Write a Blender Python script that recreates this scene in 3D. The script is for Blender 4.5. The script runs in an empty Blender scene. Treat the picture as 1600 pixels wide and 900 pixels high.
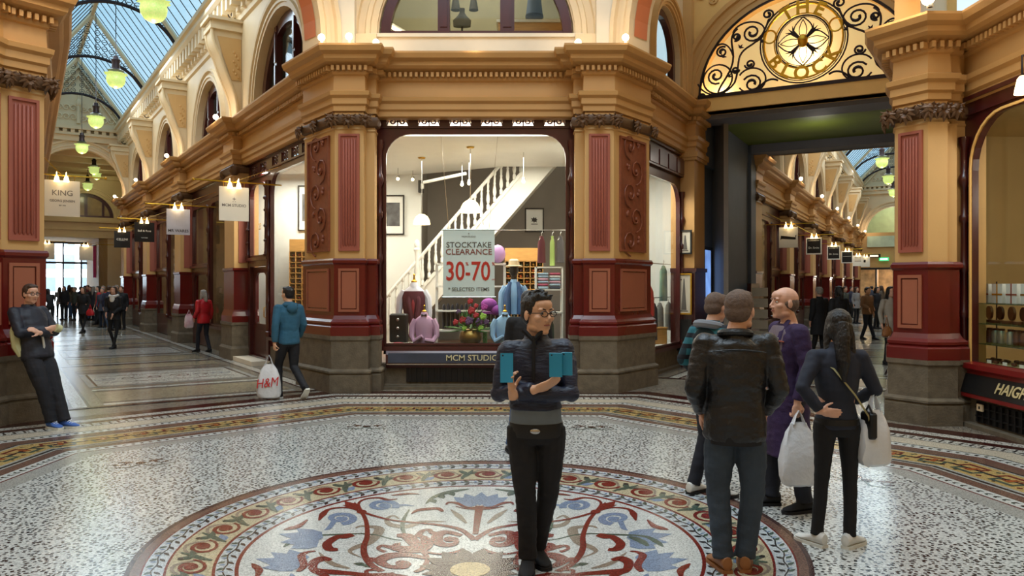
import bpy, bmesh, math, random
from math import sin, cos, pi, sqrt, atan2, radians
from mathutils import Vector, Matrix, noise, geometry
random.seed(7)
SC = bpy.context.scene
COL = SC.collection
F = 1200.0; EYE = 1.7; HOR = 446.0

# ------------------------------------------------------------------ camera, sky, lights, exposure
cam = bpy.data.cameras.new('camera'); cam.lens = 27.0; cam.sensor_width = 36.0
cam.shift_y = -(450.0 - HOR) / 1600.0; cam.clip_start = 0.05; cam.clip_end = 500
camo = bpy.data.objects.new('camera', cam); COL.objects.link(camo)
camo.location = (0, 0, EYE); camo.rotation_euler = (pi / 2, 0, 0); SC.camera = camo
w = bpy.data.worlds.new('sky'); SC.world = w; w.use_nodes = True
bg = w.node_tree.nodes['Background']
tc = w.node_tree.nodes.new('ShaderNodeTexCoord'); ns = w.node_tree.nodes.new('ShaderNodeTexNoise')
cr = w.node_tree.nodes.new('ShaderNodeValToRGB')
ns.inputs['Scale'].default_value = 2.2; ns.inputs['Detail'].default_value = 5
cr.color_ramp.elements[0].position = .35; cr.color_ramp.elements[0].color = (.36, .58, .72, 1)
cr.color_ramp.elements[1].position = .68; cr.color_ramp.elements[1].color = (.86, .95, 1.0, 1)
w.node_tree.links.new(tc.outputs['Generated'], ns.inputs['Vector'])
w.node_tree.links.new(ns.outputs['Fac'], cr.inputs['Fac'])
w.node_tree.links.new(cr.outputs['Color'], bg.inputs['Color'])
bg.inputs['Strength'].default_value = 1.25
SC.view_settings.view_transform = 'Standard'; SC.view_settings.look = 'None'
SC.view_settings.gamma = 1; SC.view_settings.use_curve_mapping = False
SC.view_settings.exposure = 0.05
SC.cycles.use_denoising = True
SC.cycles.max_bounces = 6; SC.cycles.diffuse_bounces = 3; SC.cycles.glossy_bounces = 3
SC.cycles.transmission_bounces = 4; SC.cycles.transparent_max_bounces = 12
SC.cycles.sample_clamp_indirect = 6; SC.cycles.caustics_reflective = False; SC.cycles.caustics_refractive = False

def light(name, kind, loc, power, color=(1, 1, 1), size=.1, size_y=None, target=None, spot=None, blend=.5):
    l = bpy.data.lights.new(name, kind); l.energy = power; l.color = color
    if kind == 'AREA':
        l.shape = 'RECTANGLE'; l.size = size; l.size_y = size_y or size
    else:
        l.shadow_soft_size = size
    if kind == 'SPOT':
        l.spot_size = spot; l.spot_blend = blend
    o = bpy.data.objects.new(name, l); COL.objects.link(o); o.location = loc
    if target is not None:
        o.rotation_euler = (Vector(target) - Vector(loc)).to_track_quat('-Z', 'Y').to_euler()
    return o
WARM = (1.0, .79, .53); COOL = (.76, .89, 1.0); NEUT = (1.0, .93, .82)
# daylight coming down through the dome over the crossing and through the two glass arcade roofs
light('dome_daylight', 'AREA', (-.4, 5.0, 12.3), 700, COOL, 6.0, 6.0, (-.4, 5.0, 0))
for (x, y, p) in ((-8.6, 17, 190), (-12.2, 22.5, 190), (-15.8, 28, 190)):
    light('arcade_daylight', 'AREA', (x + .4, y, 8.6), p, COOL, 3.0, 4.5, (x + .4, y, 0))
for (x, y, p) in ((13.3, 28, 220), (17.6, 36, 220), (22, 44, 220), (27.5, 54, 220)):
    light('arcade_daylight', 'AREA', (x, y, 8.6), p, COOL, 3.4, 5, (x, y, 0))

# ------------------------------------------------------------------ helpers
def lin(c):
    c = c / 255.0
    return c / 12.92 if c <= .04045 else ((c + .055) / 1.055) ** 2.4
def rgb(t): return (lin(t[0]), lin(t[1]), lin(t[2]), 1.0)
MATS = {}
def mat(name, col, rough=.6, metal=0.0, var=.10, vs=3.0, bump=0.0, bs=25.0, emit=0.0, coat=0.0, col2=None, trans=0.0, stretch=None):
    if name in MATS: return MATS[name]
    m = bpy.data.materials.new(name); m.use_nodes = True; nt = m.node_tree; N = nt.nodes; L = nt.links
    b = N['Principled BSDF']; b.inputs['Roughness'].default_value = rough; b.inputs['Metallic'].default_value = metal
    b.inputs['Coat Weight'].default_value = coat; b.inputs['Coat Roughness'].default_value = .12
    t = N.new('ShaderNodeTexCoord'); src = t.outputs['Object']
    if stretch:
        mp = N.new('ShaderNodeMapping'); mp.inputs['Scale'].default_value = stretch
        L.new(src, mp.inputs['Vector']); src = mp.outputs['Vector']
    if var > 0 or col2:
        n = N.new('ShaderNodeTexNoise'); n.inputs['Scale'].default_value = vs; n.inputs['Detail'].default_value = 6
        L.new(src, n.inputs['Vector'])
        r = N.new('ShaderNodeValToRGB'); c = rgb(col)
        r.color_ramp.elements[0].position = .3; r.color_ramp.elements[1].position = .7
        if col2: c2 = rgb(col2)
        else: c2 = tuple(min(1, x * (1 + var)) for x in c[:3]) + (1,)
        c1 = tuple(x * (1 - var) for x in c[:3]) + (1,)
        r.color_ramp.elements[0].color = c1; r.color_ramp.elements[1].color = c2
        L.new(n.outputs['Fac'], r.inputs['Fac']); L.new(r.outputs['Color'], b.inputs['Base Color'])
        if emit: L.new(r.outputs['Color'], b.inputs['Emission Color'])
    else:
        b.inputs['Base Color'].default_value = rgb(col)
        if emit: b.inputs['Emission Color'].default_value = rgb(col)
    if emit: b.inputs['Emission Strength'].default_value = emit
    if trans: b.inputs['Transmission Weight'].default_value = trans
    if bump:
        n2 = N.new('ShaderNodeTexNoise'); n2.inputs['Scale'].default_value = bs; n2.inputs['Detail'].default_value = 4
        bp = N.new('ShaderNodeBump'); bp.inputs['Strength'].default_value = bump; bp.inputs['Distance'].default_value = .02
        L.new(src, n2.inputs['Vector']); L.new(n2.outputs['Fac'], bp.inputs['Height']); L.new(bp.outputs['Normal'], b.inputs['Normal'])
    MATS[name] = m; return m
def glass(name='glass', tint=(250, 253, 251), refl=.10, alpha=0.0):
    if name in MATS: return MATS[name]
    m = bpy.data.materials.new(name); m.use_nodes = True; nt = m.node_tree; N = nt.nodes; L = nt.links
    N.remove(N['Principled BSDF']); out = N['Material Output']
    tr = N.new('ShaderNodeBsdfTransparent'); tr.inputs['Color'].default_value = rgb(tint)
    gl = N.new('ShaderNodeBsdfGlossy'); gl.inputs['Roughness'].default_value = .02
    fr = N.new('ShaderNodeLayerWeight'); fr.inputs['Blend'].default_value = .5
    pw = N.new('ShaderNodeMath'); pw.operation = 'POWER'; pw.inputs[1].default_value = 4.0; L.new(fr.outputs['Facing'], pw.inputs[0])
    ad = N.new('ShaderNodeMath'); ad.operation = 'MULTIPLY_ADD'; ad.inputs[1].default_value = refl * 4; ad.inputs[2].default_value = .025
    mx = N.new('ShaderNodeMixShader')
    L.new(pw.outputs[0], ad.inputs[0]); L.new(ad.outputs[0], mx.inputs[0]); L.new(tr.outputs[0], mx.inputs[1]); L.new(gl.outputs[0], mx.inputs[2])
    last = mx
    if alpha:
        df = N.new('ShaderNodeBsdfTranslucent'); df.inputs['Color'].default_value = rgb(tint)
        m2 = N.new('ShaderNodeMixShader'); m2.inputs[0].default_value = alpha
        L.new(mx.outputs[0], m2.inputs[1]); L.new(df.outputs[0], m2.inputs[2]); last = m2
    L.new(last.outputs[0], out.inputs['Surface'])
    MATS[name] = m; return m

WM = {}
def wm(o): return WM.get(o.name, Matrix.Identity(4)) if o else Matrix.Identity(4)
def tag(o, label=None, cat=None, group=None, kind=None):
    if label: o['label'] = label
    if cat: o['category'] = cat
    if group: o['group'] = group
    if kind: o['kind'] = kind
    return o
def thing(name, label, cat, loc=(0, 0, 0), rz=0.0, group=None, kind=None):
    o = bpy.data.objects.new(name, None); COL.objects.link(o); o.empty_display_size = .1
    o.location = loc; o.rotation_euler = (0, 0, rz)
    WM[o.name] = Matrix.Translation(Vector(loc)) @ Matrix.Rotation(rz, 4, 'Z')
    return tag(o, label, cat, group, kind)
def kids(o): return [c for c in bpy.data.objects if c.parent == o]
def copy_tree(o, parent=None):
    c = o.copy(); COL.objects.link(c); c.parent = parent
    for ch in KID.get(o.name, []):
        copy_tree(ch, c)
        pass
    return c
KID = {}
def copy_thing(o, loc=None, rz=None, label=None):
    c = copy_tree(o)
    if loc is not None: c.location = loc
    if rz is not None: c.rotation_euler = (0, 0, rz)
    if label: c['label'] = label
    return c

class MB:
    """collects vertices and faces, then links them as one mesh object"""
    def __init__(s): s.v = []; s.f = []; s.m = []; s.sm = []
    def add(s, vs, fs, mi=0, smooth=False):
        k = len(s.v); s.v += [tuple(q) for q in vs]
        for q in fs: s.f.append(tuple(k + i for i in q)); s.m.append(mi); s.sm.append(smooth)
    def box(s, c, d, rz=0.0, mi=0, M=None):
        hx, hy, hz = d[0] / 2, d[1] / 2, d[2] / 2; ca, sa = cos(rz), sin(rz); vs = []
        for z in (-hz, hz):
            for x, y in ((-hx, -hy), (hx, -hy), (hx, hy), (-hx, hy)):
                p = Vector((x, y, z))
                if M: p = M @ p
                vs.append((c[0] + p.x * ca - p.y * sa, c[1] + p.x * sa + p.y * ca, c[2] + p.z))
        s.add(vs, ((3, 2, 1, 0), (4, 5, 6, 7), (0, 1, 5, 4), (1, 2, 6, 5), (2, 3, 7, 6), (3, 0, 4, 7)), mi)
    def bev(s, c, d, r, rz=0.0, mi=0):
        """box with chamfered vertical and top edges"""
        x, y, z = d[0] / 2, d[1] / 2, d[2]
        ca, sa = cos(rz), sin(rz)
        def ring(i, zz):
            q = []
            for (px, py) in ((x - i, -y), (x, -y + i), (x, y - i), (x - i, y), (-x + i, y), (-x, y - i), (-x, -y + i), (-x + i, -y)):
                px *= 1; q.append((c[0] + px * ca - py * sa, c[1] + px * sa + py * ca, c[2] - z / 2 + zz))
            return q
        def shr(rg, k):
            return [(c[0] + (a - c[0]) * k, c[1] + (b - c[1]) * k, e) for a, b, e in rg]
        k = 1 - r / max(x, y)
        s.loft([shr(ring(r, 0), k), ring(r, r), ring(r, z - r), shr(ring(r, z), k)], mi=mi)
    def fbox(s, fr, a0, a1, o0, o1, z0, z1, mi=0):
        """box in a frame: a along, o outward, z up"""
        vs = [fr(a, o, z) for z in (z0, z1) for a, o in ((a0, o0), (a1, o0), (a1, o1), (a0, o1))]
        s.add(vs, ((3, 2, 1, 0), (4, 5, 6, 7), (0, 1, 5, 4), (1, 2, 6, 5), (2, 3, 7, 6), (3, 0, 4, 7)), mi)
    def prism(s, outer, holes, d0, d1, mp, mi=0, smooth=False):
        """flat outline (u, v) with holes, given thickness d0..d1; mp(u, v, d) -> point"""
        loops = [outer] + list(holes); pl = [[Vector((u, v, 0)) for u, v in l] for l in loops]
        tri = geometry.tessellate_polygon(pl); flat = [q for l in loops for q in l]; n = len(flat)
        vs = [mp(u, v, d0) for u, v in flat] + [mp(u, v, d1) for u, v in flat]
        fs = [tuple(t) for t in tri] + [tuple(n + i for i in reversed(t)) for t in tri]
        s.add(vs, fs, mi); k = 0
        for l in loops:
            c = len(l); q = []
            for i in range(c): q.append((k + i, k + (i + 1) % c, n + k + (i + 1) % c, n + k + i))
            s.add(vs, q, mi, smooth); k += c
    def loft(s, rings, mi=0, cap=True, closed=True, smooth=False):
        n = len(rings[0]); vs = [p for r in rings for p in r]; fs = []
        for j in range(len(rings) - 1):
            for i in range(n if closed else n - 1):
                a = j * n + i; b = j * n + (i + 1) % n; fs.append((a, b, b + n, a + n))
        s.add(vs, fs, mi, smooth)
        if cap and closed:
            s.add(rings[0], (tuple(range(n - 1, -1, -1)),), mi); s.add(rings[-1], (tuple(range(n)),), mi)
    def tube(s, pts, r, n=8, mi=0, cap=True, smooth=True, closed=False, flat=1.0):
        P = [Vector(p) for p in pts]; c = len(P)
        if not hasattr(r, '__len__'): r = [r] * c
        T = []
        for i in range(c):
            a = P[(i - 1) % c] if (closed or i > 0) else P[i]; b = P[(i + 1) % c] if (closed or i < c - 1) else P[i]
            t = (b - a); T.append(t.normalized() if t.length > 1e-9 else Vector((0, 0, 1)))
        up = Vector((0, 0, 1)) if abs(T[0].z) < .9 else Vector((1, 0, 0)); x = T[0].cross(up).normalized(); rings = []
        for i in range(c):
            x = (x - T[i] * x.dot(T[i]));
            x = x.normalized() if x.length > 1e-6 else T[i].orthogonal().normalized()
            y = T[i].cross(x)
            rings.append([P[i] + (x * cos(2 * pi * k / n) + y * sin(2 * pi * k / n) * flat) * r[i] for k in range(n)])
        if closed: rings.append(rings[0]); cap = False
        s.loft(rings, mi, cap, True, smooth)
    def lathe(s, prof, c=(0, 0, 0), n=16, mi=0, smooth=True, M=None, a0=0, a1=2 * pi):
        rings = []
        for r, z in prof:
            rg = []
            for k in range(n):
                p = Vector((r * cos(2 * pi * k / n), r * sin(2 * pi * k / n), z))
                if M: p = M @ p
                rg.append((c[0] + p.x, c[1] + p.y, c[2] + p.z))
            rings.append(rg)
        s.loft(rings, mi, True, True, smooth)
    def ell(s, c, r, mi=0, n=12, m=8, M=None, smooth=True):
        rings = []
        for j in range(m + 1):
            a = -pi / 2 + pi * j / m; rr = max(cos(a), .02)
            rg = []
            for k in range(n):
                p = Vector((r[0] * rr * cos(2 * pi * k / n), r[1] * rr * sin(2 * pi * k / n), r[2] * sin(a)))
                if M: p = M @ p
                rg.append((c[0] + p.x, c[1] + p.y, c[2] + p.z))
            rings.append(rg)
        s.loft(rings, mi, True, True, smooth)
    def sweep(s, path, prof, mi=0, closed=False, caps=True):
        """moulding: profile (offset to the right of travel, z) swept along a plan path with mitred corners"""
        rings = []
        for off, z in prof: rings.append([(p[0], p[1], z) for p in offset(path, off, closed)])
        n = len(rings[0]); vs = [p for r in rings for p in r]; fs = []
        for j in range(len(rings) - 1):
            for i in range(n if closed else n - 1):
                a = j * n + i; b = j * n + (i + 1) % n; fs.append((a, b, b + n, a + n))
        s.add(vs, fs, mi)
        if caps and not closed:
            for e in (0, n - 1): s.add([r[e] for r in rings], (tuple(range(len(rings))),), mi)
    def build(s, name, mats, parent=None, local=False, smooth=None, fix=True):
        me = bpy.data.meshes.new(name)
        vs = s.v
        if parent is not None and not local:
            inv = wm(parent).inverted(); vs = [tuple(inv @ Vector(q)) for q in vs]
        me.from_pydata(vs, [], s.f)
        if not isinstance(mats, (list, tuple)): mats = [mats]
        for m in mats: me.materials.append(m)
        me.polygons.foreach_set('material_index', s.m); me.polygons.foreach_set('use_smooth', s.sm)
        if fix:
            b = bmesh.new(); b.from_mesh(me); bmesh.ops.remove_doubles(b, verts=b.verts, dist=1e-5)
            bmesh.ops.recalc_face_normals(b, faces=b.faces); b.to_mesh(me); b.free()
        me.update()
        if any(s.sm):
            try: me.set_sharp_from_angle(angle=radians(42))
            except Exception: pass
        return link(me, name, parent)
def link(me, name, parent=None):
    o = bpy.data.objects.new(name, me); COL.objects.link(o)
    if parent is not None:
        o.parent = parent; WM[o.name] = wm(parent).copy(); KID.setdefault(parent.name, []).append(o)
    return o
def offset(path, d, closed=False):
    n = len(path); out = []
    for i in range(n):
        p = Vector(path[i]); ns_ = []
        if closed or i > 0:
            q = Vector(path[(i - 1) % n]); t = (p - q).normalized(); ns_.append(Vector((t.y, -t.x)))
        if closed or i < n - 1:
            q = Vector(path[(i + 1) % n]); t = (q - p).normalized(); ns_.append(Vector((t.y, -t.x)))
        if len(ns_) == 1: v = ns_[0] * d
        else:
            h = ns_[0] + ns_[1]
            if h.length < 1e-6: v = ns_[0] * d
            else: h.normalize(); v = h * (d / max(h.dot(ns_[0]), .35))
        out.append((p.x + v.x, p.y + v.y))
    return out
class Fr:
    """frame on the floor plan: call (along, out, z) -> world point"""
    def __init__(s, o, d, out): s.o = Vector(o); s.d = Vector(d).normalized(); s.u = Vector(out).normalized()
    def __call__(s, a, o, z): p = s.o + s.d * a + s.u * o; return (p.x, p.y, z)
    def xy(s, a, o=0): p = s.o + s.d * a + s.u * o; return (p.x, p.y)
    def ang(s): return atan2(s.d.y, s.d.x)
def face_fr(p, q):
    """frame along a plan edge p->q whose outside lies to the right of travel"""
    p = Vector(p[:2]); q = Vector(q[:2]); t = (q - p).normalized(); return Fr(p, t, (t.y, -t.x)), (q - p).length
def at(px, py, Y): return ((px - 800) / F * Y, Y, EYE - (py - HOR) / F * Y)
def gp(px, py): Y = F * EYE / (py - HOR); return ((px - 800) / F * Y, Y)
def arc(cx, cz, rx, rz, a0, a1, n): return [(cx + rx * cos(a0 + (a1 - a0) * i / n), cz + rz * sin(a0 + (a1 - a0) * i / n)) for i in range(n + 1)]
def archpoly(x0, x1, z0, zs, rz=None, n=20):
    c = (x0 + x1) / 2; r = (x1 - x0) / 2; rz = rz or r
    return [(x0, z0), (x1, z0)] + arc(c, zs, r, rz, 0, pi, n)
def roundtop(x0, x1, z0, z1, r, n=7):
    return [(x0, z0), (x1, z0)] + arc(x1 - r, z1 - r, r, r, 0, pi / 2, n) + arc(x0 + r, z1 - r, r, r, pi / 2, pi, n)
def struct(mb, name, m, parent=None, **k):
    o = mb.build(name, m, parent, **k)
    if parent is None: o['kind'] = 'structure'
    return o
def spiral(cx, cy, r0, turns, a0=0, hand=1, n=22, r1=.12):
    out = []
    for i in range(n + 1):
        t = i / n; r = r0 * (1 - t * (1 - r1)); a = a0 + hand * turns * 2 * pi * t
        out.append((cx + r * cos(a), cy + r * sin(a)))
    return out
def bez(p0, p1, p2, p3, n=10):
    o = []
    for i in range(n + 1):
        t = i / n; a = (1 - t) ** 3; b = 3 * t * (1 - t) ** 2; c = 3 * t * t * (1 - t); d = t ** 3
        o.append((a * p0[0] + b * p1[0] + c * p2[0] + d * p3[0], a * p0[1] + b * p1[1] + c * p2[1] + d * p3[1]))
    return o
def text_mesh(txt, size, ext=.003, align='CENTER', off=0.0, sx=1.0, spacing=1.0):
    """lettering as a mesh in the XY plane, centred on the origin"""
    cu = bpy.data.curves.new('t', 'FONT'); cu.body = txt; cu.size = size; cu.extrude = ext; cu.align_x = align
    cu.align_y = 'CENTER'; cu.offset = off; cu.resolution_u = 3; cu.space_character = spacing
    o = bpy.data.objects.new('t', cu); COL.objects.link(o); dg = bpy.context.evaluated_depsgraph_get()
    me = bpy.data.meshes.new_from_object(o.evaluated_get(dg)); bpy.data.objects.remove(o); bpy.data.curves.remove(cu)
    if sx != 1.0:
        for v in me.vertices: v.co.x *= sx
    return me
def put_text(name, txt, size, m, parent, M, ext=.003, off=0.0, sx=1.0, spacing=1.0):
    """M takes the XY lettering plane to world space"""
    me = text_mesh(txt, size, ext, off=off, sx=sx, spacing=spacing); me.materials.clear(); me.materials.append(m)
    me.transform(wm(parent).inverted() @ M); return link(me, name, parent)
def plane_M(loc, d, up=(0, 0, 1)):
    """matrix with x along d, y along up"""
    d = Vector((d[0], d[1], 0)).normalized(); u = Vector(up); n = d.cross(u)
    return Matrix(((d.x, u.x, n.x, loc[0]), (d.y, u.y, n.y, loc[1]), (d.z, u.z, n.z, loc[2]), (0, 0, 0, 1)))

# ------------------------------------------------------------------ materials
OCHRE = mat('ochre_paint', (192, 144, 84), .55, var=.06, vs=1.5, bump=.08, bs=18)
OCHRE2 = mat('pale_ochre_paint', (208, 164, 104), .55, var=.05, vs=1.5, bump=.06)
CREAM = mat('cream_paint', (222, 198, 160), .6, var=.06, vs=1.2, bump=.08, bs=12)
WHITEST = mat('off_white_stone', (225, 212, 190), .6, var=.06, vs=2)
SALMON = mat('salmon_paint', (160, 86, 68), .5, var=.06, vs=2)
TERRA = mat('terracotta_paint', (204, 118, 76), .55, var=.05)
RED = mat('oxblood_paint', (100, 20, 17), .25, var=.10, vs=2, coat=.4)
PANEL = mat('tan_panel_paint', (158, 92, 68), .4, var=.06, vs=2)
MAROON = mat('maroon_timber', (70, 22, 20), .3, var=.18, vs=5, coat=.4, stretch=(1, 1, .3))
REDWOOD = mat('red_timber', (128, 26, 26), .3, var=.12, vs=4, coat=.4)
STONE = mat('bluestone', (104, 93, 76), .75, var=.22, vs=9, bump=.35, bs=40)
BRONZE = mat('bronze_foliage', (92, 62, 34), .5, var=.2, vs=9)
RELIEF = mat('relief_terracotta', (136, 74, 48), .5, var=.15, vs=14)
IRON = mat('dark_iron', (48, 38, 40), .45, .6, var=.1)
GOLD = mat('gold_leaf', (206, 158, 48), .3, .85, var=.12, vs=10)
BLUEWALL = mat('slate_blue_paint', (92, 100, 112), .6, var=.05)
GREEN = mat('olive_green_paint', (104, 118, 34), .55, var=.25, vs=.8)
GREYP = mat('grey_paint', (112, 112, 122), .6, var=.05)
WHITE = mat('white_paint', (238, 236, 228), .5, var=.03)
SIGNW = mat('sign_white', (240, 234, 220), .4, var=.02)
SIGNB = mat('sign_black', (20, 19, 20), .35, var=.05)
BLACK = mat('black', (14, 13, 14), .5, var=.1)
CHROME = mat('brushed_steel', (190, 188, 184), .25, .9, var=.05)
GLASS = glass()
ROOFG = glass('roof_glass', (205, 232, 245), .06, .12)
LAMPW = mat('lamp_glow', (255, 232, 190), .4, var=0, emit=14)
LAMPS = mat('lamp_shade_glow', (255, 222, 160), .4, var=0, emit=5)
LAMPG = mat('green_glass_glow', (196, 218, 128), .2, var=.15, vs=30, emit=.75)
BULB = mat('bulb_glow', (255, 250, 200), .4, var=0, emit=9)
SHOPW = mat('shop_white_wall', (236, 236, 230), .6, var=.02)
SHOPG = mat('shop_grey_wall', (128, 120, 112), .7, var=.06)
# ------------------------------------------------------------------ the mosaic floor
def mosaic(name, col, chip=None, scale=95.0, frac=.2, rough=.13, cscale=30.0):
    """polished tesserae: small stones, optionally scattered with darker chips"""
    m = bpy.data.materials.new(name); m.use_nodes = True; nt = m.node_tree; N = nt.nodes; L = nt.links
    b = N['Principled BSDF']; b.inputs['Roughness'].default_value = rough; b.inputs['Specular IOR Level'].default_value = .28
    t = N.new('ShaderNodeTexCoord'); v = N.new('ShaderNodeTexVoronoi'); v.inputs['Scale'].default_value = scale; v.voronoi_dimensions = '2D'
    L.new(t.outputs['Object'], v.inputs['Vector'])
    sp = N.new('ShaderNodeSeparateColor'); L.new(v.outputs['Color'], sp.inputs['Color'])
    r = N.new('ShaderNodeMapRange'); r.inputs['To Min'].default_value = .74; r.inputs['To Max'].default_value = 1.12
    L.new(sp.outputs[0], r.inputs['Value'])
    ed = N.new('ShaderNodeMapRange'); ed.inputs['From Min'].default_value = .35; ed.inputs['From Max'].default_value = .75
    ed.inputs['To Min'].default_value = 1.0; ed.inputs['To Max'].default_value = .62; L.new(v.outputs['Distance'], ed.inputs['Value'])
    nz = N.new('ShaderNodeTexNoise'); nz.inputs['Scale'].default_value = .9; nz.inputs['Detail'].default_value = 4
    L.new(t.outputs['Object'], nz.inputs['Vector'])
    nr = N.new('ShaderNodeMapRange'); nr.inputs['To Min'].default_value = .80; nr.inputs['To Max'].default_value = 1.12; L.new(nz.outputs['Fac'], nr.inputs['Value'])
    mu = N.new('ShaderNodeMath'); mu.operation = 'MULTIPLY'; L.new(r.outputs[0], mu.inputs[0]); L.new(ed.outputs[0], mu.inputs[1])
    mu2 = N.new('ShaderNodeMath'); mu2.operation = 'MULTIPLY'; L.new(mu.outputs[0], mu2.inputs[0]); L.new(nr.outputs[0], mu2.inputs[1])
    vm = N.new('ShaderNodeVectorMath'); vm.operation = 'SCALE'; vm.inputs[0].default_value = rgb(col)[:3]; L.new(mu2.outputs[0], vm.inputs['Scale'])
    out = vm.outputs[0]
    if chip:
        v2 = N.new('ShaderNodeTexVoronoi'); v2.inputs['Scale'].default_value = cscale; v2.voronoi_dimensions = '2D'
        L.new(t.outputs['Object'], v2.inputs['Vector']); s2 = N.new('ShaderNodeSeparateColor'); L.new(v2.outputs['Color'], s2.inputs['Color'])
        a = N.new('ShaderNodeMath'); a.operation = 'LESS_THAN'; a.inputs[1].default_value = frac; L.new(s2.outputs[1], a.inputs[0])
        c = N.new('ShaderNodeMath'); c.operation = 'LESS_THAN'; c.inputs[1].default_value = .34; L.new(v2.outputs['Distance'], c.inputs[0])
        d = N.new('ShaderNodeMath'); d.operation = 'MULTIPLY'; L.new(a.outputs[0], d.inputs[0]); L.new(c.outputs[0], d.inputs[1])
        mx = N.new('ShaderNodeMix'); mx.data_type = 'RGBA'; L.new(d.outputs[0], mx.inputs[0]); L.new(out, mx.inputs[6]); mx.inputs[7].default_value = rgb(chip)
        out = mx.outputs[2]
    L.new(out, b.inputs['Base Color'])
    bp = N.new('ShaderNodeBump'); bp.inputs['Strength'].default_value = .12; bp.inputs['Distance'].default_value = .004
    L.new(v.outputs['Distance'], bp.inputs['Height']); L.new(bp.outputs['Normal'], b.inputs['Normal'])
    return m
FM = {}
FLIST = []
def fm(name, col, **k):
    FM[name] = len(FLIST); FLIST.append(mosaic('mosaic_' + name, col, **k))
fm('field', (212, 214, 210), chip=(30, 27, 28), cscale=31, frac=.62, scale=70)
fm('white', (214, 217, 213)); fm('grey', (176, 176, 170)); fm('brown', (120, 92, 80)); fm('dbrown', (78, 56, 54))
fm('red', (122, 44, 38)); fm('dred', (66, 28, 26)); fm('green', (78, 96, 84)); fm('dark', (52, 50, 50))
fm('blue', (126, 146, 174)); fm('lblue', (200, 208, 212)); fm('yellow', (196, 168, 108)); fm('cream', (198, 188, 156)); fm('taupe', (150, 136, 120))
fm('tan', (176, 164, 138), chip=(92, 84, 72), cscale=30, frac=.3); fm('orange', (176, 92, 48)); fm('gold', (202, 176, 120))
fm('pale', (214, 204, 184)); fm('carpet', (150, 142, 128), chip=(92, 80, 76), cscale=22, frac=.35); fm('speck', (212, 210, 200), chip=(96, 90, 90), cscale=34, frac=.5)
fb = MB()
LAY = .0011
CT = [0]
def zz(lay): CT[0] += 1; return lay * LAY + (CT[0] % 23) * .00004
def fpoly(pts, col, lay=1):
    z = zz(lay)
    if len(pts) <= 4: fb.add([(x, y, z) for x, y in pts], (tuple(range(len(pts))),), FM[col])
    else:
        tri = geometry.tessellate_polygon([[Vector((x, y, 0)) for x, y in pts]])
        fb.add([(x, y, z) for x, y in pts], [tuple(t) for t in tri], FM[col])
def ribbon(pts, wd, col, lay=2, mp=lambda x, y: (x, y)):
    """tapered flat stroke"""
    n = len(pts)
    if not hasattr(wd, '__len__'): wd = [wd] * n
    elif len(wd) != n:
        q = wd; wd = [q[min(int(i * (len(q) - 1) / (n - 1)), len(q) - 2)] * (1 - ((i * (len(q) - 1) / (n - 1)) - min(int(i * (len(q) - 1) / (n - 1)), len(q) - 2))) + q[min(int(i * (len(q) - 1) / (n - 1)), len(q) - 2) + 1] * ((i * (len(q) - 1) / (n - 1)) - min(int(i * (len(q) - 1) / (n - 1)), len(q) - 2)) for i in range(n)]
    L = []; R = []
    for i in range(n):
        a = pts[max(i - 1, 0)]; b = pts[min(i + 1, n - 1)]; dx, dy = b[0] - a[0], b[1] - a[1]; l = sqrt(dx * dx + dy * dy) or 1
        nx, ny = -dy / l * wd[i] / 2, dx / l * wd[i] / 2
        L.append(mp(pts[i][0] + nx, pts[i][1] + ny)); R.append(mp(pts[i][0] - nx, pts[i][1] - ny))
    z = zz(lay); vs = [(x, y, z) for x, y in L + R]
    fb.add(vs, [(i, i + 1, n + i + 1, n + i) for i in range(n - 1)], FM[col])
def disc(cx, cy, r, col, lay=3, mp=lambda x, y: (x, y), n=14, ry=None):
    ry = ry or r; z = zz(lay)
    fb.add([(*mp(cx + r * cos(2 * pi * k / n), cy + ry * sin(2 * pi * k / n)), z) for k in range(n)], (tuple(range(n)),), FM[col])
def leafp(x, y, l, wd, a, col, lay=2, mp=lambda x, y: (x, y)):
    z = zz(lay); q = [(0, 0), (.3, .5), (.6, .45), (1, 0), (.6, -.45), (.3, -.5)]
    fb.add([(*mp(x + (u * l * cos(a) - v * wd * sin(a)), y + (u * l * sin(a) + v * wd * cos(a))), z) for u, v in q], (tuple(range(6)),), FM[col])
def bandq(A, B, col, lay=1):
    for i in range(len(A) - 1): fpoly([A[i], A[i + 1], B[i + 1], B[i]], col, lay)

INNER = [(-4.2, -3.5), (-4.2, 7.7), (-1.92, 9.74), (1.0, 9.7), (3.45, 6.97), (3.72, 5.5), (4.3, -3.5)]
# base slab of the whole floor
fb.add([(-60, -6, -.001), (60, -6, -.001), (60, 95, -.001), (-60, 95, -.001)], ((0, 1, 2, 3),), FM['carpet'])
fpoly(INNER, 'field', 1)
K = 1.0
BANDS = [(0, .2, 'grey'), (.2, .22, 'red'), (.22, .36, 'white'), (.36, .50, 'brown'), (.50, .53, 'grey'), (.53, .57, 'dark'), (.57, .61, 'grey'),
         (.61, 1.02, 'yellow'), (1.02, 1.05, 'grey'), (1.05, 1.08, 'dark'), (1.08, 1.26, 'brown'), (1.26, 1.28, 'red'), (1.28, 1.43, 'white'), (1.43, 1.45, 'dark'),
         (1.45, 1.74, 'pale'), (1.74, 1.76, 'dark'), (1.76, 1.96, 'speck'), (1.96, 2.12, 'dred'), (2.12, 2.3, 'speck'), (2.3, 2.6, 'dred')]
for a, b, c in BANDS: bandq(offset(INNER, -a), offset(INNER, -b), c, 1)
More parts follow.
